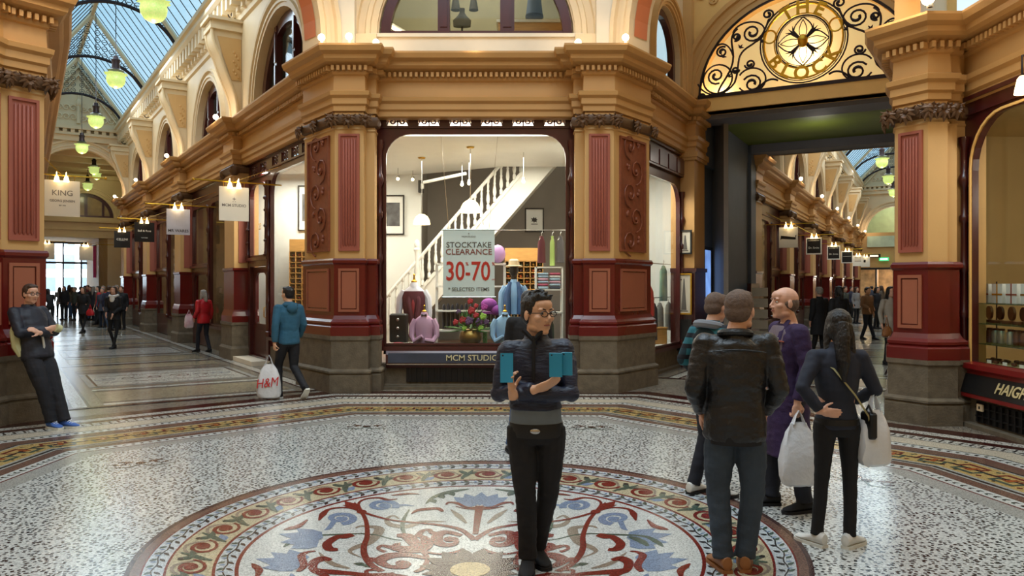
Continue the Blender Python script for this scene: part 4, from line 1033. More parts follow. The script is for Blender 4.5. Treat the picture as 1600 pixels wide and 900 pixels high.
for k in range(8):
    a = k * pi / 4; r_ = .47
    if k % 2 == 0:
        for s_ in (-1, 1): mb.tube([P(GC + x, 6.43 + y) for x, y in [(t * r_ * cos(a) - s_ * .17 * sin(pi * t) * sin(a), t * r_ * sin(a) + s_ * .17 * sin(pi * t) * cos(a)) for t in [i / 10 for i in range(11)]]], .013, 5)
        for s_ in (-1, 1): mb.tube([P(GC + x, 6.43 + y) for x, y in [(t * r_ * .9 * cos(a) - s_ * .07 * sin(pi * t) * sin(a), t * r_ * .9 * sin(a) + s_ * .07 * sin(pi * t) * cos(a)) for t in [i / 8 for i in range(9)]]], .009, 5)
    else:
        for d_ in (-.12, 0, .12): mb.tube([P(GC + .1 * cos(a), 6.43 + .1 * sin(a)), P(GC + .3 * cos(a + d_), 6.43 + .3 * sin(a + d_)), P(GC + .38 * cos(a + d_ * 2), 6.43 + .38 * sin(a + d_ * 2))], [.03, .018, .004], 5)
for s_ in (-1, 1):
    def tm(pts, r): tb([(775 + s_ * (x - 775), y) for x, y in pts], r)
    for cx, cy, r_, a0, h in ((215, 455, 62, 1.2, 1), (255, 285, 42, -1, -1), (455, 175, 66, .5, 1), (440, 400, 36, 3, -1), (455, 545, 66, -2.6, 1), (345, 430, 26, 0, 1), (555, 62, 40, 1.5, -1), (120, 600, 30, 2, 1), (350, 190, 30, 2, -1)):
        tm(spiral(cx, cy, r_, 1.5, a0, h, 20, .22), [.015] * 14 + [.022] * 7)
    tm(arc(225, 480, 98, 105, 0, 2 * pi, 26), .013); tm(arc(450, 520, 92, 88, -2.6, 2.6, 22), .013); tm(arc(430, 175, 105, 80, -2.9, 1.2, 20), .013)
    tm(bez((90, 500), (130, 600), (260, 640), (340, 520)), .013); tm(bez((340, 520), (380, 400), (340, 330), (420, 280)) + bez((420, 280), (470, 250), (520, 240), (560, 100))[1:], .015)
    tm(bez((230, 625), (200, 540), (330, 470), (330, 330)) + bez((330, 330), (330, 250), (290, 180), (360, 130))[1:], .015)
    tm(bez((210, 240), (260, 200), (310, 240), (330, 330)), .013); tm(bez((480, 610), (520, 540), (570, 510), (620, 545)), .015)
    for x, y in ((260, 320), (375, 270), (300, 470), (480, 600), (515, 250)):
        for j in range(3): tm([(x, y), (x + 26 * cos(j * 1.1 - 2), y + 26 * sin(j * 1.1 - 2))], [.02, .004])
mb.build('scrollwork', IRON, root)
mb = MB()
for rr, th, n_ in ((.72, .020, 44), (.53, .012, 40)): mb.tube([P(GC + rr * cos(a * 2 * pi / n_), 6.43 + rr * sin(a * 2 * pi / n_), .03) for a in range(n_)], th, 6, closed=True)
for an in (165, 20): mb.tube([P(GC + .63 * cos(radians(an)) + .115 * cos(a * pi / 10), 6.43 + .63 * sin(radians(an)) + .125 * sin(a * pi / 10), .04) for a in range(20)], .018, 6, closed=True)
mb.lathe([(.001, .02), (.07, .02), (.10, .0), (.001, 0)], P(GC, 6.43, .02), 12, M=Matrix.Rotation(atan2(-G.u.x, G.u.y) * 0, 3, 'X'))
mb.build('gilt_ring', GOLD, root)
mb = MB(); mb.ell(P(GC, 6.43, .03), (.10, .08, .13)); mb.build('boss', GOLD, root)
for ch, an, inv in (('T', 117, 0), ('H', 90, 0), ('E', 61, 0), ('B', 214, 1), ('L', 241, 1), ('O', 268, 1), ('C', 298, 1), ('K', 328, 1)):
    a = radians(an); c = P(GC + .63 * cos(a), 6.43 + .63 * sin(a), .045); rot = a - pi / 2 if not inv else a + pi / 2
    M = plane_M(c, G.d) @ Matrix.Rotation(rot, 4, 'Z'); put_text('letter', ch, .36, GOLD, root, M, .012, .011)
x, y, z = G(GC, -.22, 6.3); light('lunette_lamp', 'POINT', (x, y, z), 26, WARM, .15)
# jamb pilaster with framed notices
mb = MB(); mb.fbox(FRR, 18.1, 18.9, -.5, 0, 2.05, 4.47); mb.fbox(FRR, 18.06, 18.94, -.5, .05, 4.30, 4.40); mb.fbox(FRR, 18.04, 18.96, -.5, .08, 4.36, 4.47); struct(mb, 'wall_gate_jamb', OCHRE)
mb = MB(); mb.fbox(FRR, 18.08, 18.92, -.5, .02, .0, 2.05); mb.fbox(FRR, 18.05, 18.95, -.5, .05, 1.98, 2.06); struct(mb, 'baseboard_gate', MAROON)
FG = Fr(FRR.xy(18.08, 0), -FRR.u, -FRR.d)
def framed(name, label, cat, fr, u0, u1, v0, v1, o_, fm_, pm_, inner=None, group=None, fw=.03):
    r = thing(name, label, cat, (*fr.xy((u0 + u1) / 2, o_), (v0 + v1) / 2), group=group); mp = lambda u, v, d: fr(u, d, v)
    q = [(u0, v0), (u1, v0), (u1, v1), (u0, v1)]; h = [(u0 + fw, v0 + fw), (u0 + fw, v1 - fw), (u1 - fw, v1 - fw), (u1 - fw, v0 + fw)]
    mb = MB(); mb.prism(q, [h], o_, o_ + .035, mp); mb.build('frame', fm_, r)
    mb = MB(); mb.fbox(fr, u0 + fw * .8, u1 - fw * .8, o_, o_ + .012, v0 + fw * .8, v1 - fw * .8); mb.build('mat_board', pm_, r)
    if inner:
        mb = MB(); inner(mb, fr, u0 + fw, u1 - fw, v0 + fw, v1 - fw, o_ + .012); mb.build('picture', inner.m, r)
    return r
def inner_tower(mb, fr, a, b, c, d, o_):
    m = (a + b) / 2; mb.prism([(m - (b - a) * .2, c + .06), (m + (b - a) * .2, c + .06), (m + .01, d - .08), (m - .01, d - .08)], [], o_, o_ + .004, lambda u, v, dd: fr(u, dd, v))
    mb.fbox(fr, a + (b - a) * .2, b - (b - a) * .2, o_, o_ + .004, c + .03, c + .05)
inner_tower.m = [mat('ink_grey', (96, 90, 84), .6)]
NOTE = mat('notice_paper', (206, 196, 176), .6, var=.1)
framed('framed_notice', 'small dark-framed notice high on the ochre jamb of the gate', 'notice', FG, .04, .32, 2.35, 2.85, .02, BLACK, NOTE, inner_tower)
framed('framed_notice', 'tall framed notice with a tower drawing, lower on the jamb of the gate', 'notice', FG, .03, .36, 1.10, 1.95, .05, GOLD, NOTE, inner_tower)
framed('framed_notice', 'dark glazed notice case at the foot of the gate jamb', 'notice', FG, .03, .36, .35, 1.0, .05, BLACK, BLACK)
# lobby
mb = MB(); mb.fbox(FRR, 18.95, 24.3, -.4, -.06, 0, 5.6); mb.fbox(FRR, 18.95, 20.4, -.07, .03, 4.3, 5.4); mb.fbox(FRR, 23.7, 24.35, -.4, .02, 0, 5.5); struct(mb, 'wall_lobby', BLUEWALL)
mb = MB(); mb.fbox(FRR, 19.1, 24.3, -.4, 4.6, 5.5, 5.6); struct(mb, 'ceiling', GREEN)
mb = MB(); mb.fbox(FRR, 18.5, 19.2, -.1, 4.6, 5.18, 5.55); mb.fbox(FRR, 23.7, 24.4, -.1, 4.6, 5.28, 5.6); struct(mb, 'trim_22', GREYP)
mb = MB(); mb.fbox(FRR, 24.3, 24.5, -.4, 4.6, 5.28, 5.62); mb.fbox(FRR, 24.2, 24.45, -.4, .0, 4.2, 5.6); struct(mb, 'wall_lobby_end', OCHRE2)
FW = Fr(FRR.xy(0, -.06), FRR.d, FRR.u)
PB = mat('lit_poster_blue', (120, 160, 230), .3, var=.3, vs=3, emit=.9)
framed('lit_poster_case', 'backlit blue poster in a black frame on the slate wall inside the gate', 'poster', FW, 18.98, 19.7, 1.15, 2.55, .0, BLACK, PB, fw=.07)
x, y, z = FRR(21.5, 2.0, 4.9); light('lobby_light', 'POINT', (x, y, z), 16, NEUT, .3)
t = thing('ceiling_spotlight', 'small dark spotlight fixed under the olive green lobby ceiling', 'spotlight', FRR(19.6, .35, 5.5)); mb = MB(); mb.tube([FRR(19.6, .35, 5.5), FRR(19.6, .35, 5.38)], .012, 6); mb.build('stem', BLACK, t)
mb = MB(); mb.tube([FRR(19.55, .3, 5.40), FRR(19.62, .5, 5.32)], [.045, .06], 10); mb.build('head', BLACK, t)

# ------------------------------------------------------------------ chocolate shop window on the right wall
W = Fr((5.64, 9.62), (0, -1), (-1, 0)); wmp = lambda u, v, d: W(u, d, v)
mb = MB(); mb.fbox(W, -.1, .0, -.3, 0, 0, 4.0); mb.fbox(W, 3.6, 12.5, -.3, 0, 0, 4.0); struct(mb, 'wall_right', OCHRE2)
shop_window(W, .0, 3.6, .66, 3.72, 4.02, .0, r=.62, side=.24, mats=MAROON)
mb = MB(); mb.prism(roundtop(.22, 3.38, .74, 3.745, .63), [list(reversed(roundtop(.25, 3.35, .77, 3.715, .6)))], .03, .05, wmp); struct(mb, 'trim_23', mat('lit_gilt_bead', (240, 190, 110), .4, var=.05))
mb = MB(); mb.sweep([W.xy(.14), W.xy(3.6)], [(0, .36), (.16, .36), (.16, .40), (.08, .66), (.14, .70), (.14, .76), (0, .78)])
sb2 = mb.build('shop_sign_board', REDWOOD); tag(sb2, 'bright red sloping sign board with gold HAIGH\'S letters under the right-hand shop window', 'sign')
mb = MB(); vs = [W(a, o_, z) for a in (.12, 3.5) for o_, z in ((.165, .41), (.10, .635), (.09, .63), (.15, .40))]
mb.add(vs, ((0, 1, 2, 3), (7, 6, 5, 4), (0, 4, 5, 1), (1, 5, 6, 2), (2, 6, 7, 3), (3, 7, 4, 0))); mb.build('name_panel', BLACK, sb2)
tilt = Vector((.065, 0, .225)).normalized(); c = Vector(W(1.22, .142, .525)); d_ = Vector((0, -1, 0)); n_ = d_.cross(tilt)
M = Matrix(((d_.x, tilt.x, n_.x, c.x), (d_.y, tilt.y, n_.y, c.y), (d_.z, tilt.z, n_.z, c.z), (0, 0, 0, 1))) @ Matrix(((1, .22, 0, 0), (0, 1, 0, 0), (0, 0, 1, 0), (0, 0, 0, 1)))
put_text('lettering', "HAIGH'S", .175, mat('pale_gold_letter', (222, 204, 150), .4, .2), sb2, M, .004, .003)
mb = MB(); mb.fbox(W, 0, 3.6, -.3, .06, 0, .36); mb.fbox(W, 0, 3.6, -.2, .18, 0, .05); struct(mb, 'wall_base_right', STONE)
mb = MB(); mb.fbox(W, .42, 3.2, .05, .075, .07, .32)
for k in range(24): mb.fbox(W, .45 + k * .115, .475 + k * .115, .075, .10, .08, .31)
for z in (.14, .24): mb.fbox(W, .42, 3.2, .075, .095, z, z + .015)
vg = mb.build('vent_grille', BLACK); tag(vg, 'black iron vent grille below the chocolate shop sign', 'grille')
t = thing('wall_socket', 'small beige electric socket on the grille below the chocolate shop', 'socket', W(.52, .10, .25)); mb = MB(); mb.fbox(W, .49, .60, .10, .118, .215, .295); mb.build('plate', CREAM, t); mb = MB(); mb.fbox(W, .535, .555, .118, .124, .24, .27); mb.build('switch', BLACK, t)
TANW = mat('tan_shop_wall', (198, 174, 124), .6, var=.08, vs=1.0)
mb = MB(); mb.fbox(W, -2.0, 4.0, -3.6, -3.5, 0, 4.2); mb.fbox(W, -2.1, -2.0, -3.6, -.75, 0, 4.2); mb.fbox(W, 4.0, 4.1, -3.6, 0, 0, 4.2); mb.fbox(W, -2, 4.0, -3.6, -.35, 3.95, 4.1); mb.fbox(W, -.5, 4.0, -.8, -.05, .5, .74); mb.fbox(W, -2, 4.0, -3.6, -.8, .0, .02); struct(mb, 'wall_shop', TANW)
t = thing('glass_shelving', 'glass shelving full of chocolates behind the right-hand shop window', 'shelf', W(1.2, -.5, .74))
mb = MB()
for z in (.98, 1.23, 1.48): mb.fbox(W, -.35, 3.3, -.65, -.2, z - .012, z)
mb.build('shelf', glass('shelf_glass', (190, 210, 200), .1, .2), t)
mb = MB()
for a in (-.3, 1.0, 2.2):
    for o_ in (-.62, -.23): mb.tube([W(a, o_, .74), W(a, o_, 1.75)], .008, 6)
mb.build('post', IRON, t)
CHO = mat('chocolate_brown', (92, 52, 34), .4, var=.2); TIN = mat('gift_tin_brown', (140, 92, 64), .35, .3, var=.15); SIL = mat('silver_wrap', (214, 208, 200), .3, .5); PAPER = mat('pale_gift_box', (232, 232, 226), .5)
rnd = random.Random(9)
def small(name, label, cat, group, build, loc):
    t = thing(name, label, cat, loc, group=group); build(t); return t
a = -.22; k = 0
while a < 1.1:
    def bb(t, a=a, k=k):
        mb = MB(); mb.fbox(W, a, a + .2, -.42, -.34, 1.482, 1.72); mb.build('box', PAPER, t); mb = MB(); mb.fbox(W, a + .09, a + .11, -.34, -.336, 1.482, 1.72); mb.fbox(W, a, a + .2, -.34, -.336, 1.58, 1.60); mb.build('ribbon', GOLD if k % 2 else SALMON, t)
    small('gift_box', 'pale gift box with %s ribbon on the top glass shelf, %s from the window frame' % ('gilt' if k % 2 else 'salmon', ORD[min(k, 6)]), 'box', 'gift boxes on the top glass shelf', bb, W(a + .1, -.38, 1.48)); a += .27; k += 1
a = -.2; k = 0
while a < 1.1:
    def bb(t, a=a):
        mb = MB(); mb.lathe([(.001, 0), (.075, 0), (.08, .01), (.08, .035), (.001, .036)], W(a, -.42, 1.232), 16); mb.build('tin_body', TIN, t)
        mb = MB(); R_ = Matrix.Rotation(pi / 2, 3, 'Y') @ Matrix.Rotation(.2, 3, 'X'); mb.lathe([(.001, 0), (.085, 0), (.085, .03), (.001, .035)], W(a, -.45, 1.355), 16, M=R_); mb.build('lid', CHO if k % 2 else TIN, t)
    small('chocolate_tin', 'round brown chocolate tin on the second glass shelf, %s from the window frame' % ORD[min(k, 6)], 'tin', 'round tins on the second glass shelf', bb, W(a, -.42, 1.23)); a += .22; k += 1
a = -.26; k = 0
while a < 1.1:
    def bb(t, a=a, k=k):
        mb = MB(); mb.lathe([(.001, 0), (.04, 0), (.045, .01), (.045, .14), (.03, .16), (.001, .16)], W(a, -.4, .982), 12); mb.build('jar', SIL if k in (2, 3, 4) else TIN, t)
        mb = MB(); mb.lathe([(.001, 0), (.034, 0), (.034, .025), (.001, .025)], W(a, -.4, 1.142), 12); mb.build('lid', CHO, t)
    small('chocolate_jar', '%s jar of sweets on the third glass shelf, %s from the window frame' % ('silver' if k in (2, 3, 4) else 'brown', (ORD + ('eighth', 'ninth', 'tenth', 'eleventh', 'twelfth'))[k]), 'jar', 'jars on the third glass shelf', bb, W(a, -.4, .98)); a += .12 if k % 3 else .17; k += 1
mb = MB()
for k in range(60): p = W(-.2 + rnd.random() * 2, -.55 + rnd.random() * .3, .745); mb.bev((p[0], p[1], p[2] + .02), (.05, .05, .035), .008, rnd.random())
x_ = mb.build('chocolates', CHO); tag(x_, 'loose dark chocolates laid out along the floor of the right-hand shop window', 'chocolates', kind='stuff')
for k in range(5):
    x_ = MB(); p = W(-.1 + k * .3, -.19, .0); x_.fbox(W, -.1 + k * .3, -.02 + k * .3, -.19, -.185, .745, .79); q = x_.build('price_card', PAPER); tag(q, '%s small white price card from the window frame, before the chocolates' % ORD[k], 'price card', 'price cards before the chocolates')
light('display_light', 'AREA', W(1.6, -.5, 3.8), 30, NEUT, 1.0, .5, W(1.6, -.7, 0))
light('display_light', 'POINT', W(2.2, -1.6, 3.0), 45, NEUT, .2)
light('display_light', 'AREA', (-.6, 13.1, 4.68), 60, NEUT, 2.6, .12, (-.6, 13.3, 0))  # added area light without a fitting, brightens the front window display and fretwork

# ------------------------------------------------------------------ the corner shop interior
mb = MB(); mb.box((-4.12, 18.05, 2.2), (3.98, .1, 4.3))
struct(mb, 'wall_shop_white', SHOPW)
mb = MB(); mb.box((-2.17, 18.7, 2.8), (.1, 1.2, 5.6)); mb.box((1.2, 19.3, 2.9), (7.2, .1, 5.8)); mb.box((4.6, 18, 2.9), (.1, 3, 5.8)); struct(mb, 'wall_shop_grey', SHOPG)
mb = MB(); mb.prism([(-2.6, 13.3), (1.6, 13.3), (2.6, 14.8), (3.7, 16.8), (-.2, 16.8), (-2.2, 18.0), (-6.05, 18.0), (-5.5, 17.2)], [], 4.3, 4.36, lambda u, v, d: (u, v, d)); mb.box((1, 18, 5.7), (8, 3, .1)); mb.box((-.6, 13.3, 4.5), (3.6, .04, .44)); mb.box((-.6, 13.1, 4.72), (3.6, .44, .04)); struct(mb, 'ceiling', WHITE)  # last two boxes: white pocket added behind the fretwork so its holes look bright
mb = MB(); mb.prism([(-2.6, 12.9), (1.5, 12.9), (2.6, 14.8), (5.0, 19.2), (-6.1, 18.0), (-5.3, 16.9)], [], .3, .40, lambda u, v, d: (u, v, d)); struct(mb, 'floor_shop', mat('shop_floor', (96, 66, 44), .4))
mb = MB(); mb.box((-.6, 13.5, .60), (3.1, 1.3, .10)); t_ = mb.build('display_plinth', BLACK); tag(t_, 'low black display plinth behind the front shop window', 'plinth')
# partition behind the narrow side window
mb = MB(); mb.fbox(FRR, 15.1, 19.2, -1.5, -1.4, 0, 4.4); mb.fbox(FRR, 15.0, 15.1, -1.5, -.4, 0, 4.4); mb.fbox(FRR, 18.98, 19.1, -1.5, -.42, 0, 4.4); mb.fbox(FRR, 15, 19.0, -1.5, -.42, 4.2, 4.3); mb.fbox(FRR, 15, 19.0, -1.5, -.42, .3, .5); struct(mb, 'wall_niche', SHOPW)
light('niche_light', 'AREA', FRR(16.8, -.8, 4.1), 85, (1, .97, .9), 1.6, .5, FRR(16.8, -1.0, 0))
# staircase
ST = thing('staircase', 'white staircase with turned balusters climbing right inside the front shop', 'staircase', (-2.1, 17.3, .4))
YR = 17.0; rail = lambda x: 1.54 + 1.155 * (x + 2.71); smp = lambda u, v, d: (u, d, v)
mb = MB(); mb.prism([(-2.9, rail(-2.9) - 1.4), (2.0, rail(2.0) - 1.4), (2.0, rail(2.0) - .66), (-2.9, rail(-2.9) - .66)], [], 17.02, 18.0, smp)
mb.prism([(-2.9, rail(-2.9) - .78), (2.0, rail(2.0) - .78), (2.0, rail(2.0) - .70), (-2.9, rail(-2.9) - .70)], [], 16.98, 17.02, smp); mb.build('stringer', WHITE, ST)
mb = MB(); mb.tube([(-3.0, YR, rail(-3.0)), (1.2, YR, rail(1.2))], .038, 8); mb.build('handrail', WHITE, ST)
bal = [(.036, 0), (.036, .10), (.02, .12), (.032, .16), (.042, .22), (.034, .30), (.02, .38), (.032, .41), (.02, .44), (.027, .52), (.02, .58), (.036, .60), (.036, .68)]
b0 = None; x = -2.85
while x < 1.1:
    if b0 is None:
        mb = MB(); mb.lathe(bal, (0, 0, 0), 8); b0 = mb.build('baluster', WHITE, ST, local=True); b0.location = (x - (-2.1), YR - 17.3, rail(x) - .68 - .4)
    else:
        c = b0.copy(); COL.objects.link(c); c.parent = ST; c.location = (x + 2.1, YR - 17.3, rail(x) - .68 - .4)
    x += .145
mb = MB(); mb.lathe([(.07, .2), (.07, 1.0), (.05, 1.05), (.07, 1.1), (.045, 1.3), (.06, 1.55), (.08, 1.6), (.05, 1.64), (.07, 1.72), (.04, 1.80), (.001, 1.83)], (-2.1, YR, rail(-2.1) - 1.35), 10); mb.build('newel_post', WHITE, ST)
# steps
mb = MB(); k = 0; x = -2.8
while x < 1.8: mb.box((x + .12, 17.5, rail(x) - .68), (.27, .9, .04)); x += .2
mb.build('tread', mat('tread_wood', (120, 84, 56), .5), ST)
# pictures
def pic_city(mb, fr, a, b, c, d, o_):
    mb.fbox(fr, a + (b - a) * .14, b - (b - a) * .14, o_, o_ + .003, c + (d - c) * .2, d - (d - c) * .17)
pic_city.m = [mat('photo_print_grey', (92, 92, 94), .4, var=.6, vs=5)]
def pic_horse(mb, fr, a, b, c, d, o_):
    m, n = (a + b) / 2, (c + d) / 2; w_ = b - a; f = lambda u, v, dd: fr(u, dd, v)
    mb.prism([(m + w_ * x, n + w_ * y) for x, y in ((-.18, -.12), (-.14, .02), (-.22, .12), (-.10, .10), (-.04, .20), (.02, .10), (.10, .18), (.13, .06), (.20, .02), (.12, -.04), (.16, -.14), (.04, -.10), (-.04, -.16), (-.08, -.06))], [], o_, o_ + .003, f)
    mb.fbox(fr, m - w_ * .2, m + w_ * .2, o_, o_ + .003, n - w_ * .26, n - w_ * .22)
pic_horse.m = [BLACK]
BK = Fr((0, 17.99), (1, 0), (0, -1)); BG = Fr((0, 19.24), (1, 0), (0, -1))
framed('framed_picture', 'black-framed grey print on the white wall at the left edge of the front window', 'picture', BK, (592 - 800) * .015, (632 - 800) * .015, EYE + (446 - 367) * .015, EYE + (446 - 305) * .015, 0, BLACK, WHITE, pic_city)
framed('framed_picture', 'black-framed grey print on the white wall seen through the long arcade window', 'picture', BK, (466 - 800) * .015, (502 - 800) * .015, EYE + (446 - 361) * .015, EYE + (446 - 290) * .015, 0, BLACK, WHITE, pic_city)
framed('framed_picture', 'small dark-framed ink drawing on the grey wall under the stairs', 'picture', BG, (820 - 800) * .01603, (850 - 800) * .01603, EYE + (446 - 363) * .01603, EYE + (446 - 325) * .01603, 0, BLACK, WHITE, pic_horse, fw=.035)
# pendant lamps in the shop
def dome_lamp(label, px, py, Y, r, ztop, group='white dome pendants in the front shop'):
    x, y, z = at(px, py, Y); t = thing('pendant_lamp', label, 'lamp', (x, y, ztop), group=group)
    mb = MB(); mb.tube([(x, y, ztop), (x, y, z + r * .8)], .006, 6); mb.build('cord', CHROME, t)
    mb = MB(); mb.lathe([(.001, 0), (.08, -.005), (.06, -.03), (.001, -.035)], (x, y, ztop), 12); mb.build('ceiling_rose', GOLD, t)
    mb = MB(); mb.lathe([(r, -r * .45), (r * 1.0, -r * .3), (r * .92, .1 * r), (r * .7, .5 * r), (r * .35, .75 * r), (.001, .8 * r)], (x, y, z), 18); mb.build('shade', LAMPS, t)
    light('pendant_light', 'POINT', (x, y, z - r * .7), 9, NEUT, .1)
dome_lamp('smaller white dome pendant lamp left of the shop banner', 659, 345, 15.6, .17, 4.3)
dome_lamp('larger white dome pendant lamp hanging just above the shop banner', 735, 325, 14.4, .19, 4.3)
for k, (px, py, Y, zt) in enumerate(((722, 288, 16.2, 4.3), (733, 286, 15.9, 4.3), (818, 283, 15.0, 4.3), (622, 279, 17.0, 4.3), (645, 280, 17.4, 4.3), (753, 352, 16.8, None))):
    x, y, z = at(px, py, Y); t = thing('spotlight', 'small round shop spotlight %s' % ('left of the upper balusters', 'just above the larger dome pendant', 'shining in front of the sloping stair soffit', 'at the far left of the shop ceiling', 'beside the cord of the smaller dome pendant', 'low beside the shop banner top')[k], 'spotlight', (x, y, z))
    mb = MB(); mb.lathe([(.03, .07), (.045, .0), (.035, -.01), (.001, -.01)], (x, y, z), 10); mb.build('housing', CHROME, t)
    mb = MB(); mb.ell((x, y - .03, z - .01), (.035, .02, .035)); mb.build('bulb', LAMPW, t)
    if zt: mb = MB(); mb.tube([(x, y, z + .06), (x, y, zt)], .008, 6); mb.build('stem', CHROME, t)
mb = MB(); p0, p1 = at(662, 285, 16.7), at(728, 271, 16.2); mb.tube([p0, p1], .035, 6); t_ = mb.build('ceiling_duct', WHITE); tag(t_, 'thin white duct under the shop ceiling left of the stairs', 'duct')
x, y, z = at(660, 262, 17.9); t = thing('wall_speaker', 'small black and white speaker on the corner of the shop wall', 'speaker', (x, y, z)); mb = MB(); mb.box((x - .02, y - .08, z - .45), (.12, .14, .28)); mb.build('case', BLACK, t); mb = MB(); mb.box((x + .02, y - .16, z - .45), (.07, .04, .12)); mb.build('badge', WHITE, t)
light('shop_light', 'AREA', (-.8, 15.0, 4.2), 225, NEUT, 3.5, 2.2, (-.8, 15.2, 0))
light('shop_light', 'AREA', (-4.6, 16.9, 4.15), 120, NEUT, 1.8, .8, (-4.6, 17.0, 0))
light('stair_light', 'AREA', (1.0, 17.6, 5.55), 22, NEUT, 4, 1.0, (1.0, 17.6, 0))
# the hanging sale banner
B = Fr(((693 + 773) / 2 * 0 - .745, 13.25), (1, 0), (0, -1)); zt, zb = 2.66, 1.50
x0, x1 = -1.19, -.30; cx = (x0 + x1) / 2
t = thing('sale_banner', 'white STOCKTAKE CLEARANCE banner with red 30%-70% hanging in the front window', 'banner', (cx, 13.25, zb))
mb = MB(); mb.box((cx, 13.25, (zt + zb) / 2), (x1 - x0, .012, zt - zb)); mb.build('panel', mat('banner_paper', (236, 245, 248), .5, var=.02), t)
mb = MB(); mb.tube([(x0 - .02, 13.25, zt), (x1 + .02, 13.25, zt)], .014, 6); mb.tube([(x0 - .02, 13.25, zb), (x1 + .02, 13.25, zb)], .012, 6); mb.build('rail', CHROME, t)
mb = MB(); mb.tube([(x0 + .1, 13.25, zt), (x0 - .05, 13.4, 4.3)], .003, 4); mb.tube([(x1 - .1, 13.25, zt), (x1 + .05, 13.4, 4.3)], .003, 4); mb.build('wire', CHROME, t)
RT = mat('sale_red', (206, 42, 34), .5); GT = mat('sale_grey', (92, 88, 88), .5); OT = mat('sale_brown_red', (140, 66, 62), .5)
def bt(nm, tx, sz, m, x, z, off=.001, sx=1.0): put_text(nm, tx, sz, m, t, plane_M((x, 13.238, z), (1, 0)), .002, off, sx)
bt('lettering', 'STOCKTAKE', .135, GT, cx, 2.395, .001, 1.02); bt('lettering', 'CLEARANCE', .14, OT, cx, 2.275, .001, 1.02)
bt('lettering', '30', .46, RT, cx - .235, 1.93, .006, .74); bt('lettering', '70', .46, RT, cx + .205, 1.93, .006, .74); bt('lettering', '-', .42, RT, cx - .015, 1.93, .006, .7)
bt('lettering', '%', .08, RT, cx - .03, 2.07, .001); bt('lettering', '%', .08, RT, cx + .425, 2.07, .001); bt('lettering', 'OFF', .035, RT, cx + .425, 1.80, 0)
bt('lettering', '* SELECTED ITEMS', .088, GT, cx, 1.63, .0005); bt('lettering', 'MCM STUDIO', .04, GT, cx, 2.54, 0); bt('lettering', '+', .06, GT, cx, 2.59, 0)

# mannequins and goods
def loft_body(mb, secs, c=(0, 0, 0), yaw=0.0, mi=0, n=14):
    rings = []; ca, sa = cos(yaw), sin(yaw)
    for z, rx, ry, dx, dy in secs:
        rg = []
        for k in range(n):
            a = 2 * pi * k / n; x = dx + rx * cos(a); y = dy + ry * sin(a); rg.append((c[0] + x * ca - y * sa, c[1] + x * sa + y * ca, c[2] + z))
        rings.append(rg)
    mb.loft(rings, mi, True, True, True)
SH = [(0, .15, .10, 0, 0), (.12, .145, .10, 0, 0), (.26, .17, .115, 0, 0), (.40, .185, .115, 0, 0), (.50, .17, .095, 0, 0), (.55, .11, .075, 0, 0), (.585, .062, .062, 0, 0)]
def bust(label, x, y, z, shirt, extra=None, k=1.0, arms='folded', stand=True, yaw=0.0):
    t = thing('mannequin_bust', label, 'mannequin', (x, y, z), yaw); L = []
    mb = MB(); loft_body(mb, [(a * k, b * k, c * k, d, e) for a, b, c, d, e in SH])
    s = k
    for sg in (-1, 1):
        if arms == 'folded': mb.tube([(sg * .16 * s, 0, .50 * s), (sg * .22 * s, -.01, .38 * s), (sg * .235 * s, -.03, .20 * s), (sg * .17 * s, -.10, .10 * s), (sg * .02 * s, -.15, .13 * s if sg > 0 else .20 * s)], [.06 * s, .062 * s, .055 * s, .05 * s, .035 * s], 8)
        else: mb.tube([(sg * .15 * s, 0, .50 * s), (sg * .22 * s, 0, .38 * s), (sg * .24 * s, -.02, .15 * s), (sg * .23 * s, -.05, -.05 * s)], [.06 * s, .06 * s, .05 * s, .04 * s], 8)
    mb.build('shirt', shirt, t, local=True)
    mb = MB(); mb.lathe([(.075 * s, .565 * s), (.06 * s, .62 * s), (.05 * s, .64 * s), (.05 * s, .62 * s)], (0, 0, 0), 12); mb.build('collar', shirt, t, local=True)
    mb = MB(); mb.lathe([(.048 * s, .57 * s), (.046 * s, .66 * s), (.02 * s, .68 * s), (.012 * s, .74 * s), (.02 * s, .76 * s), (.001, .78 * s)], (0, 0, 0), 10); mb.build('neck_cap', GOLD, t, local=True)
    if extra: extra(t, s)
    if stand:
        mb = MB(); mb.tube([(0, 0, 0), (0, 0, -z + .66)], .02, 8); mb.lathe([(.001, 0), (.12, 0), (.12, .015), (.001, .02)], (0, 0, -z + .65), 14); mb.build('stand', CHROME, t, local=True)
    return t
PINK = mat('pink_shirt', (206, 160, 190), .7, var=.08, bump=.1); LBL = mat('light_blue_shirt', (150, 186, 222), .7, var=.08, bump=.1)
VEST = mat('plum_knit', (92, 34, 48), .8, var=.15, bump=.3, bs=90); TIE = mat('red_tie', (150, 40, 50), .5, var=.25, vs=30); DEN = mat('denim', (62, 92, 136), .8, var=.15, bump=.2); WSH = mat('white_shirt', (222, 218, 226), .7, var=.04)
def vest_tie(t, s):
    mb = MB(); loft_body(mb, [(a * s, b * s * 1.08, c * s * 1.1, d, e) for a, b, c, d, e in SH[:5]])
    mb.tube([(-.07, -.04, .58), (-.08, -.13, .40), (-.03, -.14, .1), (-.03, -.12, -.05)], [.03, .045, .05, .05], 8); mb.tube([(.07, -.04, .58), (.10, -.13, .40), (.06, -.14, .1), (.08, -.12, -.05)], [.03, .045, .05, .05], 8); mb.build('waistcoat', VEST, t, local=True)
    mb = MB(); mb.tube([(0, -.075, .57), (0, -.12, .52), (.0, -.15, .30), (.0, -.15, .12)], [.018, .02, .03, .008], 6, flat=.4); mb.build('tie', TIE, t, local=True)
